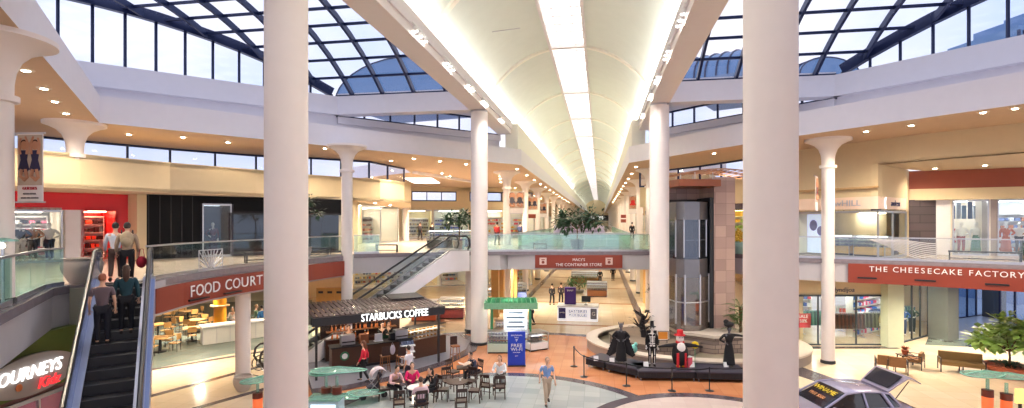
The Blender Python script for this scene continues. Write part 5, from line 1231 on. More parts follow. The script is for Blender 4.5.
b.tube([(q_[0], q_[1], 2.6) for q_ in pq], .04, 6); b.build('lower_frame', STEEL, t)
b = MB(); b.box((-.04, .2, 8.85), (2.3, 2.5, .36)); b.build('roof_beam', mat('copper_beam', srgb(150, 84, 54), .4), t); MB().box((-.1, 1.1, 8.4), (2.1, .2, .7)).build('upper_stone', STP, t)
b = MB(); N = 14
for k in range(N): 
    x = -1.1 + k * .36; b.bar((x, -.7, 9.25 + .32 * math.sin(PI * k / N)), (x, 1.8, 9.25 + .32 * math.sin(PI * k / N)), .05, .05)
for y_ in (-.7, .5, 1.8): b.tube([(-1.1 + k * .36, y_, 9.3 + .32 * math.sin(PI * k / N)) for k in range(N + 1)], .035, 6)
b.build('curved_trellis', mat('trellis_tan', srgb(176, 130, 100), .5), t); b = MB(); [b.bar((x, y_, 9.0), (x, y_, 9.45), .04, .04) for x in (-.9, -.1, .9) for y_ in (-.6, 1.7)]; b.build('trellis_post', STEEL, t)
lamp('cab_lamp', 'AREA', (-.2, 0, 6.88), 20, (1, .95, .9), .8, parent=t)
# bronze tree sculpture in the fountain
t = thing('bronze_sculpture', 'dark bronze leafy sculpture rising behind the skeleton figure', 'sculpture', (*P(643, 350), .16)); b = MB(); rr = random.Random(15); BRZ = mat('bronze', srgb(46, 44, 48), .4, .6)
b.tube([(0, 0, 0), (.06, 0, .6), (-.05, .05, 1.2), (.02, 0, 1.7)], [.22, .17, .15, .1], 10)
for k in range(12): a = k * .9; h = .7 + k * .09; b.tube([(0, 0, h), (math.cos(a) * .3, math.sin(a) * .3, h + .15), (math.cos(a) * .55, math.sin(a) * .5, h + .32 + rr.uniform(-.1, .2))], [.07, .05, .02], 6)
b.build('trunk', BRZ, t, 50); b = MB()
for k in range(60): a = rr.uniform(0, 6.3); r_ = rr.uniform(.2, .65); leaf(b, Vector((math.cos(a) * r_, math.sin(a) * r_, rr.uniform(.9, 2.0))), Vector((math.cos(a), math.sin(a), rr.uniform(-.2, .8))), .26, .1)
b.build('bronze_leaf', BRZ, t); MB().lathe([(.32, 0), (.3, .3), (.2, .34)], n=16).build('plinth', STONE, t)
t = thing('teal_rock', 'turquoise figure lump on the fountain ledge beside the bronze sculpture', 'ornament', (*P(634, 350, .7), .56)); b = MB(); b.ball((0, 0, .2), (.16, .14, .22), 10, 8); b.ball((.08, 0, .42), (.09, .09, .1), 8, 6); b.build('lump', cloth((120, 190, 180)), t, 60)
t = thing('orange_sign', 'small orange framed sign standing on the fountain terrace', 'sign', (*P(663, 343, .7), .7), PSI); MB().box((0, 0, .38), (.46, .04, .36)).build('board', cloth((220, 140, 50)), t); b = MB(); b.tube([(-.26, -.03, .15), (-.26, -.03, .6), (.26, -.03, .6), (.26, -.03, .15)], .02, 6, True); b.build('frame', BLK, t); b = MB(); [b.box((s * .2, 0, .08), (.03, .03, .18)) for s in (-1, 1)]; b.build('leg', BLK, t)
# black skirted stages
SKT = mat('black_skirt', (.014, .013, .018), .75, bump=.5, scale=25, stretch=(6, 6, .3)); DECK = mat('stage_deck', srgb(52, 50, 66), .4)
stages = []
def stage(a, b_, dp, label, h=.5):
    a = Vector(a); b_ = Vector(b_); L = (b_ - a).length; rz = ang(a, b_); t = thing('stage_platform', label, 'stage', (a.x, a.y, 0), rz, 'black skirted display stages')
    MB().box((L / 2, dp / 2, h - .02), (L + .04, dp + .04, .05)).build('deck', DECK, t); b = MB(); n = int(L / .12)
    for k in range(n): b.box(((k + .5) * L / n, -.0 + .015 * (k % 2), h / 2 + .05), (L / n, .03, h - .16))
    b.box((L / 2, dp, h / 2 + .05), (L, .03, h - .16)).box((0, dp / 2, h / 2 + .05), (.03, dp, h - .16)).box((L, dp / 2, h / 2 + .05), (.03, dp, h - .16)); b.build('skirt', SKT, t)
    for sx in (.1, L - .1):
        for sy in (.1, dp - .1): MB().cyl((sx, sy, 0), (sx, sy, h - .04), .025).build('leg', STEEL, t)
    return a, rz, L, dp
g0 = stage(P(586, 367), P(604, 371), 1.25, 'small black skirted stage at the left end of the row', .42)
g1 = stage(P(606, 372), P(637, 379), 1.35, 'black skirted stage under the ragged black mannequin', .42)
g2 = stage(P(639, 381), P(697, 381.5), 1.35, 'black skirted stage under the skeleton and the penguin figures', .42)
g3 = stage(P(697, 382), P(748, 383), 1.5, 'black skirted stage under the black gowned figure', .42)
BDR = cloth((24, 22, 28))
# winged dark figure
GB_ = mat('grey_mask', srgb(90, 88, 96), .5)
q = P(621, 362.5, .42); FD = -PI / 2
t, J = person('costumed mannequin in ragged black robes with a grey skull face on the left stage', q, .42, FD, top=(26, 24, 30), bottom=(20, 19, 24), skirt=True, hair=(90, 90, 100), skinm=GB_, arms={'l': 'hip', 'r': 'hip'}, name='costumed_mannequin', cat='mannequin', shoes=None)
b = MB(); rr = random.Random(4)
for s in (-1, 1):
    for k in range(7): b.add([(s * .12, -.1, 1.35 - k * .05), (s * (.36 + .05 * k), -.2, 1.1 - k * .13), (s * (.26 + .04 * k), -.12, .35 - k * .02), (s * .1, -.12, .7)], [(0, 1, 2, 3)])
o = b.build('ragged_cape', BDR, t); o.modifiers.new('th', 'SOLIDIFY').thickness = .03
b = MB(); [b.tube([(x, .0, 1.72), (x * 1.6, 0, 1.86)], [.03, .008], 6) for x in (-.08, -.03, .03, .08)]; b.build('crown', GB_, t)
# skeleton figure
q = P(652, 366, .42)
t, J = person('costumed mannequin in a black suit with white skeleton print and tall black hat', q, .42, FD, top=(14, 14, 18), bottom=(14, 14, 18), hair=(16, 16, 18), skinm=mat('white_mask', srgb(226, 222, 220), .5), name='costumed_mannequin', cat='mannequin')
BONE = mat('bone_white', srgb(236, 232, 230), .6); b = MB()
for k in range(5): b.tube([(-.13 + .01 * k, .115, 1.34 - k * .055), (0, .145, 1.32 - k * .055), (.13 - .01 * k, .115, 1.34 - k * .055)], .011, 5)
b.tube([(0, .15, 1.40), (0, .15, .98)], .014, 5)
for s in (-1, 1): b.tube([(s * .10, .11, .86), (s * .10, .15, .52)], .017, 5); b.tube([(s * .10, .14, .47), (s * .10, .06, .12)], .014, 5); b.ball((s * .07, .13, .93), (.06, .02, .04), 8, 6)
b.build('bone_print', BONE, t); b = MB(); b.lathe([(.17, 1.74), (.17, 1.76), (.085, 1.77), (.075, 2.0), (0, 2.0)], n=16); b.build('top_hat', BDR, t, 40); b = MB(); b.box((0, -.15, 1.1), (.44, .03, .9)); b.build('back_board', BDR, t)
# penguin / snowman with spread arms
q = P(680, 366.5, .42)
t = thing('penguin_figure', 'round penguin-like dressed figure with red hat and scarf, arms spread wide', 'figure', (q.x, q.y, .42), PSI)
b = MB(); b.lathe([(.16, .04), (.28, .15), (.36, .45), (.34, .75), (.24, 1.0), (.14, 1.1), (0, 1.12)], n=24, sy=.8); b.build('body', BDR, t, 60); b = MB(); b.ball((0, -.12, .85), (.2, .18, .26), 14, 10); b.build('white_belly', BONE, t, 60)
b = MB(); b.ball((0, 0, 1.24), (.16, .16, .18), 16, 12); b.ball((0, -.16, 1.22), (.03, .06, .03), 8, 6); b.build('head', BONE, t, 60); b = MB(); [b.ball((s * .06, -.14, 1.3), .02, 8, 6) for s in (-1, 1)]; b.build('eye', BLK, t)
RDM = cloth((190, 36, 44)); b = MB(); b.lathe([(.24, 1.38), (.24, 1.41), (.14, 1.42), (.135, 1.62), (0, 1.62)], n=20); b.build('hat', RDM, t, 40); b = MB(); b.lathe([(.19, 1.04), (.2, 1.09), (.17, 1.13)], n=20, sy=.85); b.box((-.02, -.2, .95), (.12, .05, .2)); b.build('scarf', RDM, t, 40)
for s in (-1, 1): b = MB(); b.tube([(s * .22, 0, .95), (s * .6, -.02, .93), (s * .98, -.04, .88)], [.10, .07, .035], 10); b.build('wing_arm', BDR, t, 60)
b = MB(); [b.box((s * .17, -.24, .34), (.10, .06, .62)) for s in (-1, 1)]; b.build('red_stripe', RDM, t); b = MB(); b.ball((-.12, -.1, .05), (.1, .16, .05), 8, 6); b.ball((.12, -.1, .05), (.1, .16, .05), 8, 6); b.build('foot', cloth((220, 150, 50)), t, 60)
t = thing('pinwheel_flower', 'yellow round flower on a stem beside the penguin figure', 'ornament', (*P(695, 366.5, .42), .42)); b = MB(); [b.ball((.1 * math.cos(a), 0, .95 + .1 * math.sin(a)), (.07, .03, .07), 8, 6) for a in [k * PI / 4 for k in range(8)]]; b.build('petal', cloth((240, 210, 40)), t, 60); MB().ball((0, -.03, .95), (.05, .03, .05)).build('flower_centre', cloth((120, 70, 30)), t); MB().tube([(0, 0, 0), (0, 0, .9)], .012, 6).build('stem', GRN, t)
t = thing('gift_box', 'small red and white wrapped box at the feet of the penguin figure', 'box', (*P(689, 367, .42), .42), .4); MB().box((0, 0, .22), (.2, .2, .44)).build('box_body', cloth((214, 90, 110)), t); b = MB(); b.box((0, 0, .22), (.21, .05, .45)); b.box((0, 0, .46), (.22, .22, .04)); b.build('ribbon', BONE, t)
q = P(729, 366.5, .42)
t, J = person('costumed mannequin in a flared black gown, one arm raised, on the right stage', q, .42, FD, top=(18, 18, 24), bottom=(18, 18, 24), skirt=True, hair=(20, 18, 20), skinm=GB_, arms={'l': 'side', 'r': 'hip'}, name='costumed_mannequin', cat='mannequin', shoes=None)
b = MB(); b.ball((0, -.02, 1.86), (.22, .2, .13), 12, 8); b.ball((.12, 0, 1.98), (.12, .1, .1), 10, 6); b.build('plumed_headdress', BDR, t, 60); MB().ball((-.78, .06, 1.36), (.11, .06, .09), 10, 8).build('white_glove', BONE, t, 60)
for px, py, h, lab in ((596, 361, .42, 'small white card near the left end of the stages'), (612, 363, .42, 'small white card left of the ragged black mannequin'), (646, 367, .42, 'small white card left of the skeleton suited mannequin'), (692, 367.5, .42, 'small white card between the penguin figure and the right stage'), (726, 367.5, .42, 'small white card at the feet of the black gowned mannequin')):
    t = thing('info_card', lab, 'card', (*P(px, py, h), h + .005), PSI); MB().box((0, 0, .12), (.22, .015, .22), M=Matrix.Rotation(-.25, 4, 'X')).build('card', WHITE, t); MB().box((0, .05, .05), (.03, .08, .1)).build('easel', BLK, t)
# stanchions and belts
SP = [P(574, 366.5), P(584, 377), P(626.5, 386), P(672, 391), P(709.5, 391), P(757, 389)]
SN = ['leftmost, beside the fountain curb', 'at the left corner before the small stage', 'before the ragged black mannequin', 'before the skeleton suited mannequin', 'right of centre, before the penguin figure', 'at the right, next to the near column']
for p_, l_ in zip(SP, SN):
    t = thing('stanchion', 'black belt stanchion ' + l_, 'stanchion', (p_.x, p_.y, 0), 0, 'stanchions before the stages'); MB().lathe([(.17, 0), (.17, .02), (.04, .05), (.03, .06)], n=20).build('base', BLK, t, 40); MB().cyl((0, 0, .05), (0, 0, .9), .025).build('post', BLK, t, 40); MB().lathe([(.035, .88), (.04, .95), (0, .97)], n=14).build('head', BLK, t, 40)
for k, (a, b_) in enumerate(zip(SP, SP[1:])):
    t = thing('belt', 'black retractable belt hanging from the stanchion ' + SN[k], 'belt', (a.x, a.y, 0)); d = b_ - a; b = MB(); vs = []
    for i in range(9): u = i / 8; s_ = .05 * 4 * u * (1 - u); vs += [(d.x * u, d.y * u, .93 - s_), (d.x * u, d.y * u, .88 - s_)]
    b.add(vs, [(2 * i, 2 * i + 2, 2 * i + 3, 2 * i + 1) for i in range(8)]); o = b.build('webbing', BLK, t); o.modifiers.new('th', 'SOLIDIFY').thickness = .006
# ================================================================ PARKED CAR
CARP = mat('silver_lilac_paint', srgb(176, 172, 200), .22, .45, var=.03, coat=.6); CGL = mat('tinted_glass', (.02, .022, .03), .08, coat=.6)
cc = C2W(10.55, 17.0); CAR = thing('parked_car', 'silver hatchback with raised tailgate and yellow lettering across the windscreen', 'car', (cc.x, cc.y, .03), PSI + .05)
# local x: rear(+) / front(-), y: width
def loft(secs):
    b = MB(); n = len(secs[0]); vs = [v for s in secs for v in s]; fs = []
    for i in range(len(secs) - 1):
        for k in range(n - 1): fs.append((i * n + k, (i + 1) * n + k, (i + 1) * n + k + 1, i * n + k + 1))
    fs.append(tuple(range(n))); fs.append(tuple(range((len(secs) - 1) * n, len(secs) * n))[::-1]); return b.add(vs, fs)
st = [(-2.12, .62, .32, .55, .60), (-2.0, .78, .22, .60, .70), (-1.6, .84, .2, .66, .80), (-1.0, .86, .2, .74, .92), (-.6, .87, .2, .84, .96), (.3, .87, .2, .88, .96), (1.2, .87, .2, .92, 1.0), (1.8, .84, .22, .92, 1.02), (2.02, .76, .3, .80, .98)]
secs = []
for x, hw, zb, zm, zt in st:
    L_ = [(x, hw * .86, zb), (x, hw, zb + .15), (x, hw, zm), (x, hw * .93, zt - .03), (x, hw * .7, zt)]; secs.append(L_ + [(a, -b_, c) for a, b_, c in L_[::-1]])
loft(secs).build('body_shell', CARP, CAR, 50)
gs_ = [(-.85, .76, .96, .97), (-.1, .66, .96, 1.38), (.4, .65, .97, 1.44), (1.0, .63, .98, 1.42), (1.35, .62, 1.0, 1.36), (1.55, .66, 1.0, 1.12)]
secs = []
for x, hw, zb, zt in gs_:
    L_ = [(x, .80, zb - .02), (x, hw, zt - .05), (x, hw * .85, zt)]; secs.append(L_ + [(a, -b_, c) for a, b_, c in L_[::-1]])
loft(secs).build('cabin_glass', CGL, CAR, 20)
b = MB()
rf = [[(x, hw * 1.02, zt - .035), (x, hw * .85, zt + .012), (x, 0, zt + .03), (x, -hw * .85, zt + .012), (x, -hw * 1.02, zt - .035)] for x, hw, zb, zt in gs_[1:5]]
vs = [v for s in rf for v in s]; b.add(vs, [(i * 5 + k, i * 5 + k + 1, (i + 1) * 5 + k + 1, (i + 1) * 5 + k) for i in range(3) for k in range(4)])
o = b.build('roof', CARP, CAR, 40); o.modifiers.new('th', 'SOLIDIFY').thickness = .03
b = MB()
for s in (-1, 1):
    b.tube([(-.86, s * .79, .95), (-.1, s * .69, 1.37), (.4, s * .67, 1.42), (1.0, s * .655, 1.40), (1.35, s * .645, 1.34), (1.6, s * .76, 1.0)], .035, 8); b.tube([(.45, s * .675, 1.40), (.5, s * .83, .95)], .035, 8); b.tube([(1.08, s * .66, 1.38), (1.3, s * .82, .97)], .05, 8)
b.build('pillar', CARP, CAR, 60)
yl = em('yellow_print', (.95, .75, .05), .0) if False else mat('yellow_print', srgb(240, 212, 40), .5)
t_ = text('WINAME', .26, yl, CAR, (-.33, 0, 1.30), (0, 0, 0), .004); t_.rotation_euler = Matrix.Rotation(-PI / 2, 4, 'Z').to_euler(); t_.rotation_euler = (math.radians(29), 0, -PI / 2)
t_ = text('FREE $500', .17, mat('orange_print', srgb(226, 150, 90), .5), CAR, (-.60, 0, 1.145), (math.radians(29), 0, -PI / 2), .004)
for s in (-1, 1):
    b = MB(); b.ball((-.62, s * .93, .98), (.07, .11, .07), 10, 8); b.build('side_mirror', CARP, CAR, 60)
    MB().box((-2.03, s * .55, .62), (.14, .3, .12)).build('headlight', CLEAR if False else WHITE, CAR)
    for x in (-1.3, 1.3): MB().cyl((x, s * .70, .31), (x, s * .885, .31), .31, n=24).build('wheel', RUB, CAR, 40); MB().cyl((x, s * .88, .31), (x, s * .90, .31), .2, n=16).build('wheel_hub', STEEL, CAR, 40)
    MB().box((-.05, s * .885, .80), (.16, .02, .03)).build('door_handle', STEEL, CAR)
b = MB(); vs = []
prof = [(0, 0, .60), (.35, .10, .66), (.7, .17, .70), (.82, .13, .70), (1.05, -.18, .66)]
lid = MB()
for x, z, hw in prof: vs += [(x, hw, z), (x, -hw, z), (x, hw * .98, z - .05), (x, -hw * .98, z - .05)]
fs = []
for i in range(len(prof) - 1): k = 4 * i; fs += [(k, k + 1, k + 5, k + 4), (k + 2, k + 6, k + 7, k + 3), (k, k + 4, k + 6, k + 2), (k + 1, k + 3, k + 7, k + 5)]
fs += [(0, 2, 3, 1), (16, 17, 19, 18)]
lid.add(vs, fs); o = lid.build('tailgate', CARP, CAR, 30); o.location = (1.33, 0, 1.40); o.rotation_euler = (0, -math.radians(24), 0)
g = MB(); g.add([(.08, .52, .06), (.08, -.52, .06), (.66, -.56, .20), (.66, .56, .20)], [(0, 1, 2, 3)]); gg = g.build('rear_window', CGL, o)
b = MB(); [b.bar((1.5, s * .62, 1.1), (2.0, s * .62, 1.72), .02, .02) for s in (-1, 1)]; b.build('gas_strut', BLK, CAR)
# ================================================================ SEATING RIGHT
def armchair(p, rz, label):
    t = thing('lounge_armchair', label, 'armchair', (p[0], p[1], .01), rz); OC = cloth((132, 94, 58)); b = MB(); b.box((0, 0, .38), (.62, .60, .14)); b.build('seat_cushion', OC, t); b = MB(); b.box((0, .27, .58), (.60, .12, .36)); b.build('back_cushion', OC, t)
    for s in (-1, 1):
        b = MB(); b.tube([(s * .36, -.32, 0), (s * .36, -.32, .62), (s * .36, .34, .62), (s * .36, .34, 0)], .018, 6); b.tube([(s * .36, -.32, .3), (s * .36, .34, .62)], .012, 6).tube([(s * .36, -.32, .62), (s * .36, .34, .3)], .012, 6).tube([(s * .36, -.32, .3), (s * .36, .34, .3)], .014, 6); b.build('side_frame', BLK, t)
armchair(P(885, 371), PSI + 2.6, 'ochre armchair with black cross-braced metal frame, front left of the flower pot'); armchair(P(897, 373), PSI + 2.6, 'ochre armchair with black cross-braced metal frame, nearest the open tailgate'); armchair(P(914, 368), PSI - 2.4, 'ochre armchair with black cross-braced metal frame, rightmost beside the flower pot')
p = P(905, 364); t = thing('side_table', 'low dark table between the ochre armchairs holding a flower pot', 'table', (p.x, p.y, .01)); MB().box((0, 0, .42), (.55, .55, .04)).build('tabletop', WOOD, t); [MB().box((sx * .22, sy * .22, .2), (.04, .04, .4)).build('leg', BLK, t) for sx in (-1, 1) for sy in (-1, 1)]
t = thing('flower_pot', 'terracotta pot of red-orange flowers on the low table between the armchairs', 'flower pot', (p.x, p.y, .455)); MB().lathe([(.10, 0), (.15, .2), (.16, .22), (.12, .2), (0, .2)], n=18).build('pot', TC, t, 40); lf = MB(); rr = random.Random(2)
for i in range(50): a = rr.uniform(0, 6.3); leaf(lf, Vector((0, 0, .2)), Vector((math.cos(a), math.sin(a), rr.uniform(.5, 1.8))), .3, .08, .3)
lf.build('leaves', mat('rust_leaf', srgb(176, 90, 50), .5, var=.4), t)
pA, pB = P(941, 372), P(986, 377); rz = ang(pA, pB); L = (pB - pA).length
t = thing('lounge_bench', 'long ochre upholstered bench with black metal frame on the marble floor', 'bench', (*((pA + pB) / 2), .01), rz); OC = cloth((124, 96, 54))
MB().box((0, .3, .40), (L, .62, .16)).build('seat_cushion', OC, t); MB().box((0, .58, .66), (L, .14, .40)).build('back_cushion', OC, t)
for s in (-1, 0, 1): b = MB(); b.tube([(s * L / 2, 0, 0), (s * L / 2, 0, .60 if s else .32), (s * L / 2, .66, .60 if s else .32), (s * L / 2, .66, 0)], .022, 6); b.build('leg_frame', BLK, t)
# ================================================================ GLASS LEAF DIRECTORIES
GG = glassmat('sea_glass', (.55, .82, .74), .18, .25); LIT = em('amber_lit_panel', (.85, .16, .05), .4)
def leafcanopy(b, pts, z, sag=.12, th=.03):
    n = len(pts); c = Vector((sum(p[0] for p in pts) / n, sum(p[1] for p in pts) / n, z + sag)); vs = [(p[0], p[1], z) for p in pts] + [tuple(c)] + [(p[0], p[1], z - th) for p in pts] + [(c.x, c.y, c.z - th)]
    b.add(vs, [(i, (i + 1) % n, n) for i in range(n)] + [((i + 1) % n + n + 1, i + n + 1, 2 * n + 1) for i in range(n)] + [(i, i + n + 1, (i + 1) % n + n + 1, (i + 1) % n) for i in range(n)])
def directory(p, rz, label, cyl=((0, 0, 1.0), (.55, -.3, 1.0)), canopies=(), posts=True, lit=True):
    t = thing('glass_leaf_directory', label, 'directory stand', (p[0], p[1], .01), rz)
    for k, (x, y, h) in enumerate(cyl):
        MB().cyl((x, y, 0), (x, y, h * .25), .16, n=20).build('column_foot', mat('rust_drum', srgb(110, 40, 26), .4), t, 40); MB().cyl((x, y, h * .25), (x, y, h * .8), .155, n=20).build('lit_drum', LIT if lit else GG, t, 40); MB().cyl((x, y, h * .8), (x, y, h), .165, n=20).build('drum_collar', mat('rust_drum'), t, 40); MB().cyl((x, y, h), (x, y, h + .35), .05, n=12).build('glass_stem', GG, t, 40)
    for c in canopies:
        (x, y, z, a, L_, W_) = c; pts = []
        for k in range(14): u = 2 * PI * k / 14; px_, py_ = L_ / 2 * math.cos(u), W_ / 2 * math.sin(u) * (1 - .35 * math.cos(u)); pts.append((x + px_ * math.cos(a) - py_ * math.sin(a), y + px_ * math.sin(a) + py_ * math.cos(a)))
        b = MB(); leafcanopy(b, pts, z); gl_ = b.build('glass_leaf', GG, t, 20); f = MB(); f.tube([(q[0], q[1], z) for q in pts], .015, 5, True); f.tube([pts[0] + (z + .02,), (x, y, z + .13), pts[7] + (z + .02,)], .012, 5); f.build('leaf_rim', GRN2, gl_)
    return t
GRN2 = mat('pale_green_edge', srgb(140, 196, 178), .3)
p = P(1000, 424); directory(p, PSI, 'glass leaf canopy on amber lit drums at the bottom right corner', ((-.42, 0, 1.15), (.12, -.1, 1.05)), ((-.35, .2, 1.62, .1, 1.5, .8), (.45, .2, 1.55, -.3, 1.5, .8)))
t = thing('orange_screen_stand', 'small orange glowing screen stand at the right picture edge', 'stand', (*P(1020, 418), .01), PSI); MB().box((0, 0, .75), (.3, .08, .5)).build('screen', em('orange_screen', (1, .5, .15), 1.2), t); MB().cyl((0, 0, 0), (0, 0, .5), .05).build('stand_pole', BLK, t)
p = P(334, 424); t = directory(p, PSI, 'glass leaf canopy and lit counter right of the near left column', ((-.3, .1, 1.2), (.1, .0, 1.25)), ((.1, .2, 1.75, .05, 1.9, .75), (-.4, .5, 1.6, .3, 1.2, .8)), lit=False)
MB().box((-.15, -.3, .5), (1.0, .6, .9)).build('map_counter', mat('pale_counter', srgb(190, 214, 224), .4), t); MB().box((-.15, -.3, 1.0), (1.1, .7, .05)).build('countertop', GG, t)
MB().box((-.15, -.61, .55), (.8, .02, .6)).build('lit_map', em('lit_map', (.75, .88, 1), .8), t)
p = P(366, 402); directory(p, PSI, 'low pale blue glass leaf panel on the floor beside the stroller', (), ((0, 0, .35, .2, 1.5, .8), (-.6, -.3, .3, -.4, 1.0, .6)))
t = thing('glass_leaf_lamp', 'small green glass leaf lamp at the left picture edge on the upper floor', 'lamp', (*Q(3, 11), 5.0)); b = MB(); leafcanopy(b, [(.32 * math.cos(a), .2 * math.sin(a)) for a in [k * PI / 5 for k in range(10)]], 1.42, .05); b.build('glass_leaf', GG, t); MB().cyl((0, 0, 0), (0, 0, 1.4), .03).build('stem', STEEL, t); MB().ball((.05, -.05, 1.3), .05).build('bulb', em('bulb', (1, .9, .7), 20), t); MB().lathe([(.14, 0), (.14, .03), (0, .04)]).build('base', STEEL, t)
directory(P(262, 420), PSI, 'glass leaf stand left of the near left column at the bottom edge', ((-.2, .1, .9),), ((-.1, .1, 1.35, .6, 1.3, .7), (.3, .4, 1.0, 0, .8, .5)), lit=True)
# ================================================================ FOOD COURT
OW = mat('honey_wood', srgb(206, 156, 92), .4)
def fc_table(p, label, rz=0.):
    t = thing('food_court_table', label, 'table', (p[0], p[1], .02), rz); MB().box((0, 0, .74), (.9, .9, .04)).build('tabletop', OW, t); MB().cyl((0, 0, .03), (0, 0, .73), .05).build('pedestal', BLK, t); MB().lathe([(.3, 0), (.3, .03), (.05, .05)], n=20).build('foot', BLK, t)
FCH = [None]
def fc_chair(p, rz, label):
    if FCH[0] is None:
        t = thing('food_court_chair', label, 'chair', (p[0], p[1], .02), rz, 'honey wood food court chairs'); FCH[0] = t
        MB().box((0, 0, .45), (.42, .42, .04)).build('seat', OW, t); MB().box((0, .2, .78), (.42, .03, .3)).build('backrest', OW, t)
        for sx in (-1, 1):
            for sy in (-1, 1): MB().tube([(sx * .18, sy * .18, .78 if sy > 0 else .44), (sx * .2, sy * .2, 0)], .014, 6).build('leg', BLK, t)
    else: dup(FCH[0], label, (p[0], p[1], .02), rz)
PLC = ['nearest the escalator', 'behind the nearest one by the escalator', 'in the middle of the food court', 'beside the white counter', 'furthest back near the orange column', 'at the back left']
for k, (px, py) in enumerate([(160, 352), (158, 337), (192, 341), (196, 332), (188, 322), (170, 322)]):
    p = P(px, py); fc_table(p, 'honey wood food court table ' + PLC[k], .3 + k)
    for j in range(4):
        a = .3 + k + j * PI / 2; q = p + Vector((math.cos(a), math.sin(a))) * .72; fc_chair(q, a - PI / 2, 'honey wood chair at the food court table ' + PLC[k])
a_, b_ = P(203, 346), P(268, 337)
t = thing('serving_counter', 'long white counter with pale front panels in the food court', 'counter', (a_.x, a_.y, .02), ang(a_, b_)); L = (b_ - a_).length
MB().box((L / 2, .35, .5), (L, .7, .96)).build('counter_body', mat('pale_counter_body', srgb(206, 202, 196), .5), t); MB().box((L / 2, .32, 1.0), (L + .15, .95, .07)).build('countertop', WHITE, t); b = MB(); [b.box((L * k / 5, -.005, .5), (.03, .02, .9)) for k in range(6)]; b.build('panel_joint', SLABG, t)
t = column(P(220, 330), 'amber round column with a wide collar behind the food court counter', .36, 0, 3.9, m=mat('amber_column', srgb(232, 152, 40), .35), shoe=TERRA)
MB().lathe([(.36, 1.5), (.55, 1.52), (.55, 1.58), (.36, 1.6)], n=24).build('collar', mat('tan_collar', srgb(200, 160, 120), .5), t, 40)
person('person in white and black behind the food court counter, left one', P(233, 337), .02, -1.2, top=(220, 210, 205), bottom=(30, 30, 36), hair=(24, 20, 20), arms={'l': 'forward', 'r': 'forward'})
person('person in blue jacket at the food court counter beside the near left column', P(262, 335), .02, 2.6, top=(36, 96, 150), bottom=(30, 34, 50), hair=(40, 30, 26)); person('person with grey-green shirt left of the blue jacket at the food court counter', P(256, 334), .02, .4, top=(110, 130, 100), bottom=(60, 50, 44), hair=(150, 110, 70))
for k, (px, z_) in enumerate([(177, 40.8), (300, 44.3), (330, 46)]):
    q = Q(px, z_); t = thing('menu_board', ['lit menu board at the back left of the food court', 'lit menu board of the food stall right of the near left column', 'red framed menu board at the right end of the food court back wall'][k], 'sign', (*q, 3.1), .2 + PSI); MB().box((0, 0, 0), (3.0, .12, .8)).build('board', em('menu_glow_%d' % k, [(1, .9, .7), (1, .85, .6), (1, .5, .3)][k], 1.1), t); b = MB(); b.box((0, -.03, .45), (3.1, .1, .08)).box((0, -.03, -.45), (3.1, .1, .08)); b.build('frame', TERRA, t)
for k in range(3):
    q = P(322 + k * 9, 302); t = thing('recycling_bin', 'honey wood waste cabinet %s of three under the food court sign end' % ['left', 'middle', 'right'][k], 'bin', (q.x, q.y, .02), PSI); MB().box((0, 0, .6), (.75, .6, 1.2)).build('cabinet', OW, t); MB().box((0, -.305, .85), (.4, .02, .18)).build('flap', BLK, t)
struct(MB().box((*P(281, 330, 0), .01), (1, 1, .01)).build('floor_tile_patch', TEALF)) if False else None
# ================================================================ BANNERS
def banner(p, z, rz, w_, h, label, art=((120, 60, 50), (60, 40, 60)), foot=True, off=0., fig=True):
    t = thing('hanging_banner', label, 'banner', (p[0], p[1], z), rz); MB().box((0, 0, -h / 2), (w_, .02, h)).build('cloth', mat('banner_white', srgb(234, 226, 222), .7), t)
    ph = h * .74; MB().box((0, -.015, -.02 - ph / 2), (w_ * .96, .012, ph)).build('photo_print', cloth((186, 168, 150)), t)
    if fig:
        for s, c_ in zip((-1, 1), art):
            x = s * w_ * .22; T = w_ * .15
            b = MB(); b.ball((x, -.025, -h * .17), (T * .9, .006, T * 1.1), 12, 8)
            b.tube([(x - s * T * .9, -.025, -h * .30), (x - s * T * 1.1, -.025, -h * .14), (x - s * T * .4, -.025, -h * .04)], [T * .35, T * .3, T * .22], 6); b.tube([(x + s * T * .9, -.025, -h * .30), (x + s * T * 1.2, -.025, -h * .16), (x + s * T * .8, -.025, -h * .06)], [T * .35, T * .3, T * .22], 6)
            b.tube([(x - T * .5, -.025, -h * .52), (x - T * .9, -.025, -h * .62), (x, -.025, -h * .66)], T * .42, 6); b.tube([(x + T * .5, -.025, -h * .52), (x + T * .9, -.025, -h * .64), (x, -.025, -h * .68)], T * .42, 6)
            b.build('printed_skin', SKIN[1], t); b = MB(); b.ball((x, -.02, -h * .145), (T * 1.1, .004, T * 1.1), 12, 8); b.build('printed_hair', cloth((70, 44, 36)), t)
            b = MB(); b.lathe([(T * .9, -h * .56), (T * 1.5, -h * .52), (T * .85, -h * .38), (T * 1.15, -h * .28), (T * .7, -h * .24)], (x, -.026, 0), 14, 1., .05); b.build('printed_dress', cloth(c_), t)
    b = MB()
    if not foot: b.bar((-w_ / 2 - .35, 0, .02), (0, 0, .02), .03, .03)
    b.bar((-w_ / 2 - .05, 0, .02), (w_ / 2 + .05, 0, .02), .03, .03); b.bar((-w_ / 2 - .05, 0, -h), (w_ / 2 + .05, 0, -h), .03, .03); b.build('rod', STEEL, t)
    if foot: text('GUESSES', w_ * .15, cloth((190, 60, 70)), t, (0, -.02, -h * .80)); text('UPPER LEVEL', w_ * .09, cloth((130, 120, 120)), t, (0, -.02, -h * .88)); text('NEAR THE ATRIUM', w_ * .08, cloth((130, 120, 120)), t, (0, -.02, -h * .94))
    return t
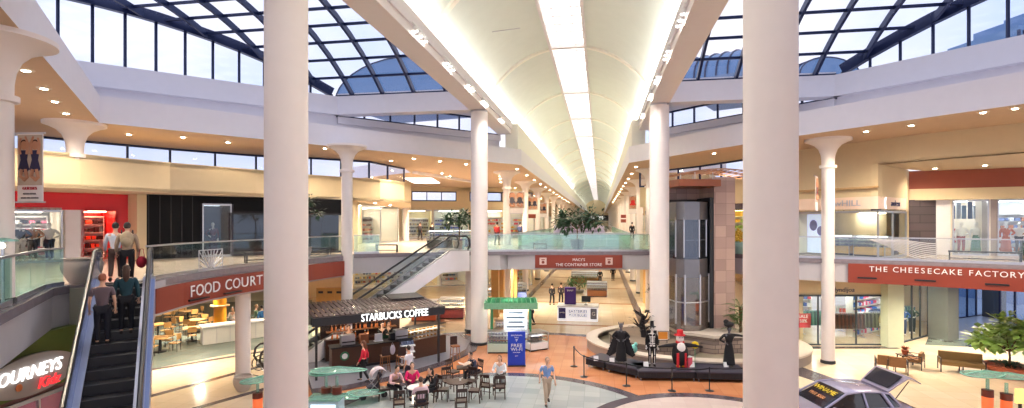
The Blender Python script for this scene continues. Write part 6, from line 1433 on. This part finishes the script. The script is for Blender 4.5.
q = Q(30.5, 11.6); tb = banner(q, 6.8 + 88 * 11.6 / F, PSI * .6, .60, 1.52, 'tall photo banner of two women hanging from the near left flared column', ((40, 36, 70), (44, 40, 74)))
b = MB(); [b.bar((-.42, .02, zz_), (-.30 + .0, .02, zz_), .03, .03) for zz_ in (.02, -.02)]; b.bar((-.66, .0, .02), (-.3, 0, .02), .03, .03).bar((-.66, 0, -1.52), (-.3, 0, -1.52), .03, .03); b.build('wall_bracket', STEEL, tb)
banner(Q(816.5, 24.8), 6.8 + 45 * 24.8 / F, PSI + .9, .62, 1.6, 'narrow photo banner hung edge-on beside the right flared column', ((60, 50, 60), (150, 60, 60)), False)
for px, z_, yt, lab, ar, W_ in ((516, 41, 192, 'grey photo banner on the first left column of the long hall', ((90, 90, 100), (60, 60, 70)), 1.4), (532, 52, 197, 'dark photo banner on the second left column of the long hall', ((50, 50, 60), (40, 40, 60)), 1.2), (636, 51, 196, 'red photo banner on the right columns of the long hall', ((200, 40, 40), (180, 40, 50)), 1.4), (542, 62, 203, 'small dark banner deeper in the left row of the long hall', ((40, 40, 50), (40, 40, 60)), 1.2)):
    banner(Q(px, z_), 6.8 + (222 - yt) * z_ / F, 0, W_, 1.7, lab, ar, False)
for px, z_, y_, c_, lab in ((531, 60, 214, BROWN, 'brown hanging shop sign pair deep on the left of the long hall'), (625, 70, 219, TERRA, 'brown hanging sign deep on the right of the long hall')):
    t = thing('hanging_sign', lab, 'sign', (*Q(px, z_), 6.8 + (222 - y_) * z_ / F), 0); MB().box((0, 0, .35), (1.1, .08, .45)).build('board', c_, t); MB().box((0, 0, -.25), (1.1, .08, .45)).build('board', c_, t); L_ = 10.8 - (6.8 + (222 - y_) * z_ / F); MB().box((0, 0, L_ / 2 + .25), (.04, .04, L_ - .5)).build('rod', STEEL, t)
t = thing('store_canopy_sign', 'pale lilac arched sign reading PERFORMANCE spanning the hall behind the footbridge tree', 'sign', (CX - .4, 55.2, 5.96)); b = MB(); N = 12
for k in range(N): x = -2.6 + 5.2 * (k + .5) / N; b.box((x, 0, .25 - .1 * (x / 2.6) ** 2), (5.2 / N + .01, .2, .9 - .3 * (x / 2.6) ** 2))
b.build('arched_panel', mat('lilac_panel', srgb(206, 196, 226), .5), t); text('PERFORMANCE', .5, mat('plum_print', srgb(90, 70, 110), .5), t, (0, -.12, .25)); MB().box((0, .3, -.5), (5.4, .8, .9)).build('counter', mat('lilac_panel'), t)
# ================================================================ DOWNLIGHTS, TRACK LIGHTS
TRIM = mat('downlight_trim', srgb(240, 226, 206), .4, .2); BULB = em('downlight_lens', (1, .86, .62), 38)
DL = []
def downlight(p, label, z=10.8, e=130, r=.11, group='recessed downlights in the tan soffit'):
    if not DL:
        t = thing('downlight', label, 'downlight', (p[0], p[1], z), 0, group); DL.append(t); MB().lathe([(.10, -.03), (.17, -.02), (.19, 0), (.10, 0)], n=20).build('trim_ring', TRIM, t, 40); MB().lathe([(.10, -.028), (.06, -.045), (0, -.05)], n=16).build('lens', BULB, t, 40)
    else: t = dup(DL[0], label, (p[0], p[1], z), 0, group)
    if e: lamp('downlight_lamp', 'SPOT', (0, 0, -.12), e, WARM, .12, (0, 0, 0), spot=2.7, parent=t)
    return t
for k, (px, py) in enumerate([(26, 70), (44, 88), (55, 101), (66, 113), (74, 121)]): downlight(P(px, py, 10.8), 'bright downlight in the near left soffit, %s along the row from the picture edge' % ORD[k], e=260)
for px, py, lab in ((129, 134, 'bright downlight just right of the soffit corner above the red shop'), (228, 142, 'bright downlight left of the near left column in the back soffit'), (183, 137, 'dim downlight between the two bright ones left of the near column'), (325, 148, 'small downlight right of the near left column'), (391, 160.5, 'small downlight left of the brightest one on the back left soffit'), (414, 158.5, 'brightest downlight on the back left soffit'), (440, 161, 'small downlight right of the brightest one on the back left soffit'), (466, 164, 'small downlight beside the tall back left column'), (442, 173, 'deep set downlight in the far left wing ceiling'), (911, 125, 'bright downlight in the right soffit above the jewellery shop'), (866, 131, 'dim downlight left of the bright one in the right soffit'), (983, 112, 'dim downlight at the far right of the right soffit'), (714, 153, 'downlight in the soffit above the elevator'), (1015, 108, 'dim downlight at the right picture edge of the right soffit')):
    downlight(P(px, py, 10.8), lab, e=380)
for sx, nm in ((-1, 'left'), (1, 'right')):
    for k in range(14): downlight((CX + sx * 4.35, 38.5 + k * 5.2), '%s downlight along the %s soffit edge of the long hall' % (ORD[k], nm), e=60 if k % 2 else 0, group='downlights along the long hall')
    for k in range(10): downlight((CX + sx * 8, 42 + k * 9), '%s downlight over the %s upper walkway of the long hall' % (ORD[k], nm), e=200, group='downlights along the long hall')
for px, z_, lab in ((885, 27, 'left downlight in the niche ceiling over the stone pier'), (935, 27, 'middle downlight in the niche ceiling over the clothing shop'), (985, 25.5, 'right downlight in the niche ceiling over the clothing shop')): downlight(Q(px, z_), lab, 9.6, 60)
for k, (px, z_) in enumerate([(372, 46), (392, 40), (425, 50), (450, 45), (375, 36), (360, 41), (500, 45), (520, 52)]):
    downlight(Q(px, z_), '%s downlight of the scattered ones in the far left wing ceiling' % ORD[k], 8.14 if px < 380 and z_ > 35 and z_ < 42 else 10.8, 150)
TK = []
def track(p, z, sx, label):
    if not TK:
        t = thing('track_spotlights', label, 'spotlight', (p[0], p[1], z), 0, 'track spotlights on the hall beams'); TK.append(t); MB().box((0, 0, 0), (.05, 1.5, .05)).build('track', WHITE, t)
        for k in (-1, 0, 1): MB().cyl((0, k * .5, -.02), (0, k * .5 + .05, -.18), .07, .08).build('lamp_head', WHITE, t, 40); MB().ball((0, k * .5 + .06, -.19), (.07, .07, .03), 10, 6).build('bulb', em('track_bulb', (1, .97, .9), 25), t)
    else: t = dup(TK[0], label, (p[0], p[1], z), 0)
    lamp('track_lamp', 'SPOT', (sx * -.1, .05, -.22), 330, (1, .93, .85), .12, (0, sx * .45, 0), spot=2.3, parent=t)
n_ = 0
for sx, nm in ((-1, 'left'), (1, 'right')):
    for k, y in enumerate((13, 17, 20.5, 24, 27.2, 32)): track((CX + sx * 4.28, y), 13.35, sx, 'three white track spotlights on the %s hall beam, %s group from the camera' % (nm, ORD[k]))
t = thing('sprinkler_pipe', 'thin steel rod hanging across the arched ceiling', 'rod', (*Q(507, 24), 0)); MB().bar((-1.0, 0, 15.6), (.6, .1, 15.75), .03, .03).bar((-1.0, 0, 15.6), (-1.0, 0, 15.9), .02, .02).build('rod', STEEL, t)
# ================================================================ SHOP GOODS
WHT = mat('mannequin_white', srgb(236, 232, 228), .4)
def mann(p, z, f, label, top, bottom, **k): return person(label, p, z, f, top=top, bottom=bottom, skinm=WHT, bald=True, name='mannequin', cat='mannequin', face_on=False, shoes=None, **k)
fA = -PI / 2 + .5
for px, t_, lab, tp, bt in ((22, .3, 'mannequin in black top in the red shop window, leftmost', (40, 36, 44), (230, 226, 228)), (35, .6, 'mannequin in tan coat in the red shop window, middle', (176, 120, 84), (40, 40, 48)), (52, .9, 'mannequin in white jacket with black bag in the red shop window', (236, 232, 230), (26, 26, 32))):
    q = on(px, RA, RB) + redS[2] * .9; mann(q, 5.02, fA, lab, tp, bt, arms={'l': 'hip'})
q = on(216, BA, BB) + bs2[2] * .9; mann(q, 5.02, -PI / 2 + .4, 'mannequin in dark red dress in the black shop vitrine', (96, 34, 44), (60, 30, 60), skirt=True, arms={'r': 'hip'})
for px, lab, tp, bt in ((961, 'mannequin in white top and rust trousers in the right clothing shop', (232, 230, 228), (170, 84, 70)), (976, 'mannequin in white top and green skirt in the right clothing shop', (230, 230, 230), (80, 120, 100)), (1006, 'mannequin in rust dress left in the far right shop window', (190, 96, 60), (190, 96, 60)), (1019, 'mannequin in white top and dark trousers at the right picture edge', (226, 222, 220), (60, 50, 54))):
    q = Q(px, 28.7 if px < 990 else 28.5); mann(q, 5.03, -PI / 2 - .3, lab, tp, bt, skirt=('skirt' in lab or 'dress' in lab), arms={'l': 'hip'})
for px, z_, lab, tp, bt in ((885, 30, 'gold dressed mannequin inside the lower glass shop beside the green pier', (190, 170, 130), (150, 140, 120)), (912, 31.5, 'mannequin in dark green inside the corner glass window', (60, 84, 80), (50, 60, 66)), (903, 31, 'mannequin in blue inside the corner glass window', (70, 110, 180), (60, 80, 120))):
    mann(Q(px, z_), .03, -PI / 2 - .3, lab, tp, bt, arms={'l': 'hip'})
GR = {}
def rack(p, z, rz, L, label, cols, glabel, n=None):
    t = thing('clothes_rack', label, 'clothes rack', (p[0], p[1], z), rz); b = MB(); b.tube([(-L / 2, 0, 0), (-L / 2, 0, 1.45), (L / 2, 0, 1.45), (L / 2, 0, 0)], .018, 6); b.build('rail', STEEL, t)
    for s in (-1, 1): MB().box((s * L / 2, 0, .02), (.05, .5, .03)).build('foot', STEEL, t)
    n = n or int(L / .11)
    for k in range(n):
        c_ = cols[k % len(cols)]; key = c_
        x = -L / 2 + (k + .5) * L / n; w_ = Vector((x * math.cos(rz), x * math.sin(rz))) + Vector(p[:2])
        if key not in GR:
            g = thing('hanging_garment', glabel, 'garment', (w_.x, w_.y, z), rz, glabel); GR[key] = g
            m_ = cloth(c_); b = MB(); b.prism([(-.03, -.2), (.03, -.2), (.03, .2), (-.03, .2)], 1.28, 1.38); b.add([(-.035, -.2, 1.3), (.035, -.2, 1.3), (.035, .2, 1.3), (-.035, .2, 1.3), (-.045, -.23, .55), (.045, -.23, .55), (.045, .23, .55), (-.045, .23, .55)], [(0, 1, 2, 3), (4, 7, 6, 5), (0, 4, 5, 1), (1, 5, 6, 2), (2, 6, 7, 3), (3, 7, 4, 0)]); b.build('garment_body', m_, g); MB().tube([(0, 0, 1.36), (0, 0, 1.44)], .008, 5).build('hanger', STEEL, g)
        else:
            g = dup(GR[key], glabel, (w_.x, w_.y, z), rz, glabel)
dz = ang(GA, GB)
for k, (px, z_, L, cols, lab) in enumerate([(846, 30.5, 2.0, [(96, 60, 50), (60, 44, 44)], 'rack of brown garments inside the lower glass shop, left of the door mullion'), (853, 32.5, 1.8, [(200, 80, 70), (150, 50, 50)], 'rack of red garments in the middle of the lower glass shop'), (866, 30.8, 1.6, [(70, 74, 70), (120, 126, 110)], 'rack of olive garments right of the brown rack'), (836, 33, 1.6, [(230, 226, 220), (190, 196, 200)], 'rack of white garments deep in the lower glass shop'), (818, 31.5, 1.8, [(90, 150, 140), (50, 100, 100)], 'rack of teal garments left in the lower glass shop'), (877, 32, 1.4, [(60, 90, 150), (40, 60, 110)], 'rack of blue garments right in the lower glass shop')]):
    rack(Q(px, z_), .03, dz + .3 * (k % 2), L, lab, cols, 'garment hanging on the ' + lab.split(' inside')[0].split(' in the')[0].split(' deep')[0].split(' left')[0].split(' right')[0])
rack(Q(963, 31.0), 5.03, PSI, 1.6, 'rack of dark coats at the back of the right clothing shop', [(54, 50, 60), (190, 60, 60)], 'garment hanging in the right clothing shop upstairs')
rack(Q(45, 26), 5.03, .8, 2.4, 'rack of black and white garments deep in the red shop', [(30, 30, 34), (226, 220, 220)], 'garment hanging in the red shop')
rack(Q(900, 33), .03, .4, 2.0, 'rack of pale green garments in the corner window', [(150, 190, 170), (90, 120, 150)], 'garment hanging in the corner glass window')
# wall shelving with colourful goods inside far shops
def shelving(p, z, rz, L, H, label, cols, seed=1, D_=.4):
    t = thing('shelf_unit', label, 'shelf', (p[0], p[1], z), rz); b = MB(); b.box((0, .2, H / 2), (L, .03, H)); [b.box((s * L / 2, 0, H / 2), (.04, D_, H)) for s in (-1, 1)]; b.build('frame', WHT, t); b = MB(); n = int(H / .42)
    for k in range(n + 1): b.box((0, 0, .05 + k * (H - .1) / n), (L, D_, .03))
    b.build('shelf', WHT, t); rr = random.Random(seed); parts = [MB() for _ in cols]
    for k in range(n):
        x = -L / 2 + .08
        while x < L / 2 - .15: w_ = rr.uniform(.12, .3); parts[rr.randrange(len(cols))].box((x + w_ / 2, -.02, .07 + k * (H - .1) / n + .13), (w_ * .9, D_ * .7, rr.uniform(.12, .26))); x += w_ + .03
    for b, c_ in zip(parts, cols):
        if b.v: o = b.build('stacked_goods', cloth(c_), t); o['kind'] = 'stuff'
MIX = [(200, 90, 70), (230, 200, 120), (90, 120, 150), (230, 226, 220), (60, 60, 66)]
def along(S, h, n, label, cols, z, H, back=.5, seed=0):
    A, B, n_ = S; 
for k, (S, lab, cols, z, H, dp) in enumerate([(farS, 'goods shelves along the back of the far left bright shop', MIX, 5, 2.3, 6.5), (farS2, 'goods shelves at the back of the straw coloured far shop', [(120, 100, 90), (220, 200, 150), (60, 70, 80)], 5, 2.3, 6.5), (farS3, 'goods shelves at the back of the third far shop', [(80, 90, 200), (40, 40, 60), (200, 220, 230)], 5, 2.3, 5), (farS4, 'red and yellow goods shelves behind the tall column, far upper floor', [(214, 50, 60), (240, 180, 60), (240, 240, 240)], 5, 2.4, 5), (rs, 'shoe shelves of the recess shop left of the slim far column', [(150, 60, 50), (220, 180, 150), (80, 60, 60)], 5, 2.3, 3.5),
        (l1, 'goods shelves of the lower far shop behind the coffee kiosk', MIX, 0, 2.4, 5), (l2, 'goods shelves of the lower far shop left of the tall column', MIX, 0, 2.4, 5), (l3, 'goods shelves of the lower far shop behind the green kiosk', MIX, 0, 2.4, 5), (ys, 'shelves of yellow and red flowers behind the elevator on the upper floor', [(240, 190, 60), (220, 90, 60), (120, 150, 60)], 5, 2.2, 2), (es, 'goods shelves of the shop hidden by the near right column', MIX, 5, 2.2, 4), (gs, 'colourful goods shelves at the back of the lower glass shop', [(60, 150, 140), (200, 70, 90), (240, 240, 240), (70, 100, 170), (150, 120, 90)], 0, 2.4, 7.3), (gs2, 'blue and pink goods shelves in the corner glass window', [(60, 120, 210), (230, 90, 130), (240, 240, 250)], 0, 2.6, 2.4), (ks, 'pink and orange shoe shelves in the kids shoe shop', [(230, 60, 140), (220, 140, 60), (110, 60, 60)], 0, 2.5, 3.5), (fstall, 'bottles and boxes shelves of the food stall', [(200, 60, 50), (230, 180, 70), (80, 50, 40)], .9, 1.8, 1.8), (redS, 'white shelves with black and pink goods in the red shop', [(40, 38, 44), (220, 120, 140), (236, 232, 230)], 5, 2.1, 4.8), (S2, 'lit shelves with dark goods in the red niche', [(60, 30, 34), (230, 90, 60)], 5, 2.1, 2.8), (cs, 'shelves of folded clothes at the back of the right clothing shop', [(60, 80, 120), (220, 226, 236), (120, 60, 60)], 5, 2.3, 3.8), (cs2, 'shelves of pale clothes at the back of the far right shop', [(220, 226, 240), (120, 140, 190), (170, 110, 80)], 5, 2.3, 3.8)]):
    A, B, n_ = S; m_ = (A + B) / 2 + n_ * dp; shelving(m_, z, ang(A, B), (B - A).length * .86, H, lab, cols, k)
# counters in the jewellery shop
A, B, n_ = js
for k, (px, dp, lab) in enumerate([(806, 1.6, 'jewellery counter with white top at the left window'), (838, 1.6, 'jewellery counter with honey panels just right of the flared column'), (858, 2.6, 'jewellery counter in the middle of the honey lit shop'), (872, 1.3, 'jewellery counter beside the shop corner')]):
    q = Q(px, 28.6 - .045 * (px - 806) + dp); showcase(q, ang(A, B), 1.5, .6, 1.05, lab, mat('honey_counter', srgb(214, 176, 116), .5), gl=1).location.z = 5.02
q = on(811, A, B) + n_ * .6; t = thing('advert_lightbox', 'pale blue and purple lit advertisement panel in the jewellery shop window', 'advert', (*q, 5.02), ang(A, B)); MB().box((0, 0, 1.15), (1.1, .12, 2.1)).build('lightbox', em('lightbox', (.70, .76, 1), .45), t); b = MB(); b.ball((-.2, -.07, 1.6), (.22, .01, .3), 10, 8).ball((.2, -.07, 1.3), (.2, .01, .26), 10, 8); b.build('printed_figures', cloth((150, 150, 205)), t); MB().box((0, 0, .04), (1.1, .3, .06)).build('foot', BLK, t)
q = Q(863, 33.3); t = thing('wood_door_panel', 'honey wood door at the back of the jewellery shop', 'door', (*q, 5.02), ang(A, B)); MB().box((0, 0, 1.05), (1.3, .08, 2.1)).build('door_leaf', mat('honey_door', srgb(214, 178, 116), .5), t); MB().ball((.5, -.06, 1.0), .04).build('door_knob', STEEL, t)
mann(on(826, A, B) + n_ * 3, 5.02, -PI / 2, 'shop assistant figure in black standing in the jewellery shop', (40, 36, 44), (30, 30, 36)) if False else person('shop assistant in black standing in the jewellery shop', Q(829, 31.3), 5.02, -PI / 2, top=(36, 34, 42), bottom=(30, 30, 36), hair=(40, 30, 24))
# far upper kiosks
for px, z_, lab, c_ in ((441, 36, 'black and green glass kiosk behind the rear escalator on the upper floor', (30, 34, 36)), (460, 38, 'purple lit kiosk beside the upper floor tree', (60, 50, 110))): showcase(Q(px, z_), PSI, 1.8, 1, 1.2, lab, cloth(c_), gl=.8); KIDS.clear() if False else None
for o_ in [o for o in bpy.data.objects if o.get('category') == 'display case' and 'upper floor' in str(o.get('label', ''))]: o_.location.z = 5.0
# ================================================================ ROOM LIGHTING (added fill downlights under slabs and soffits, cove lamps)
CLN = [0]
def added_downlight(p, z, e, sx=3., sy=3., col=WARM, rz=0.):  # extra fixture and spot added to brighten the rooms, no known downlight there
    CLN[0] += 1; k = CLN[0]; w1 = ORD[k % 18]; w2 = ORD[(k // 18)]
    lab = ('added fill downlight under the %s, %s of run %s' % ('soffit' if z > 7 else 'upper floor slab', w1, w2)) + (' on the left' if p[0] < CX else ' on the right')
    t = dup(DL[0], lab, (p[0], p[1], z), 0, 'added fill downlights')
    lamp('downlight_lamp', 'SPOT', (0, 0, -.12), e * 3.2, col, .25, (0, 0, 0), spot=2.8, parent=t); return t
LK = 1.7
for p, z, e, s in [(Q(175, 24), 3.95, 260, 4), (Q(200, 32), 3.95, 350, 5), (Q(280, 34), 3.95, 300, 4), (Q(330, 30), 3.95, 200, 3), (Q(420, 38), 3.95, 300, 4), (Q(470, 42), 3.95, 300, 4), (Q(515, 42), 3.95, 250, 4),
                   (Q(860, 26.0), 3.95, 160, 2), (Q(980, 26.5), 3.95, 250, 4), (Q(690, 38), 3.95, 150, 3), (Q(30, 15), 3.95, 20, 1)]: added_downlight(p, z, e * LK, s, s)
for p, z, e, s in [(Q(430, 44), 10.8, 500, 5), (Q(500, 48), 10.8, 400, 4), (Q(390, 41), 8.14, 160, 2)]: added_downlight(p, z, e * LK, s, s)
for k in range(9): added_downlight((CX, 45 + k * 18), 3.9 if k in (2, 6) else 10.5, 500 if k not in (2, 6) else 100, 3, 6) if False else None
for k in range(8):
    for sx in (-1, 1): added_downlight((CX + sx * 7.5, 42 + k * 14), 3.95, 260, 3, 6)
for sx in (-1, 1):
    for y0, y1 in ((-8, 12), (12, 36), (36, 70), (70, 120)): lamp('cove_lamp', 'AREA', (CX + sx * 4.25, (y0 + y1) / 2, 13.95), (y1 - y0) * 10, (1, .97, .92), .12, (PI, math.radians(0) + sx * .35, 0), (y1 - y0) * .98)
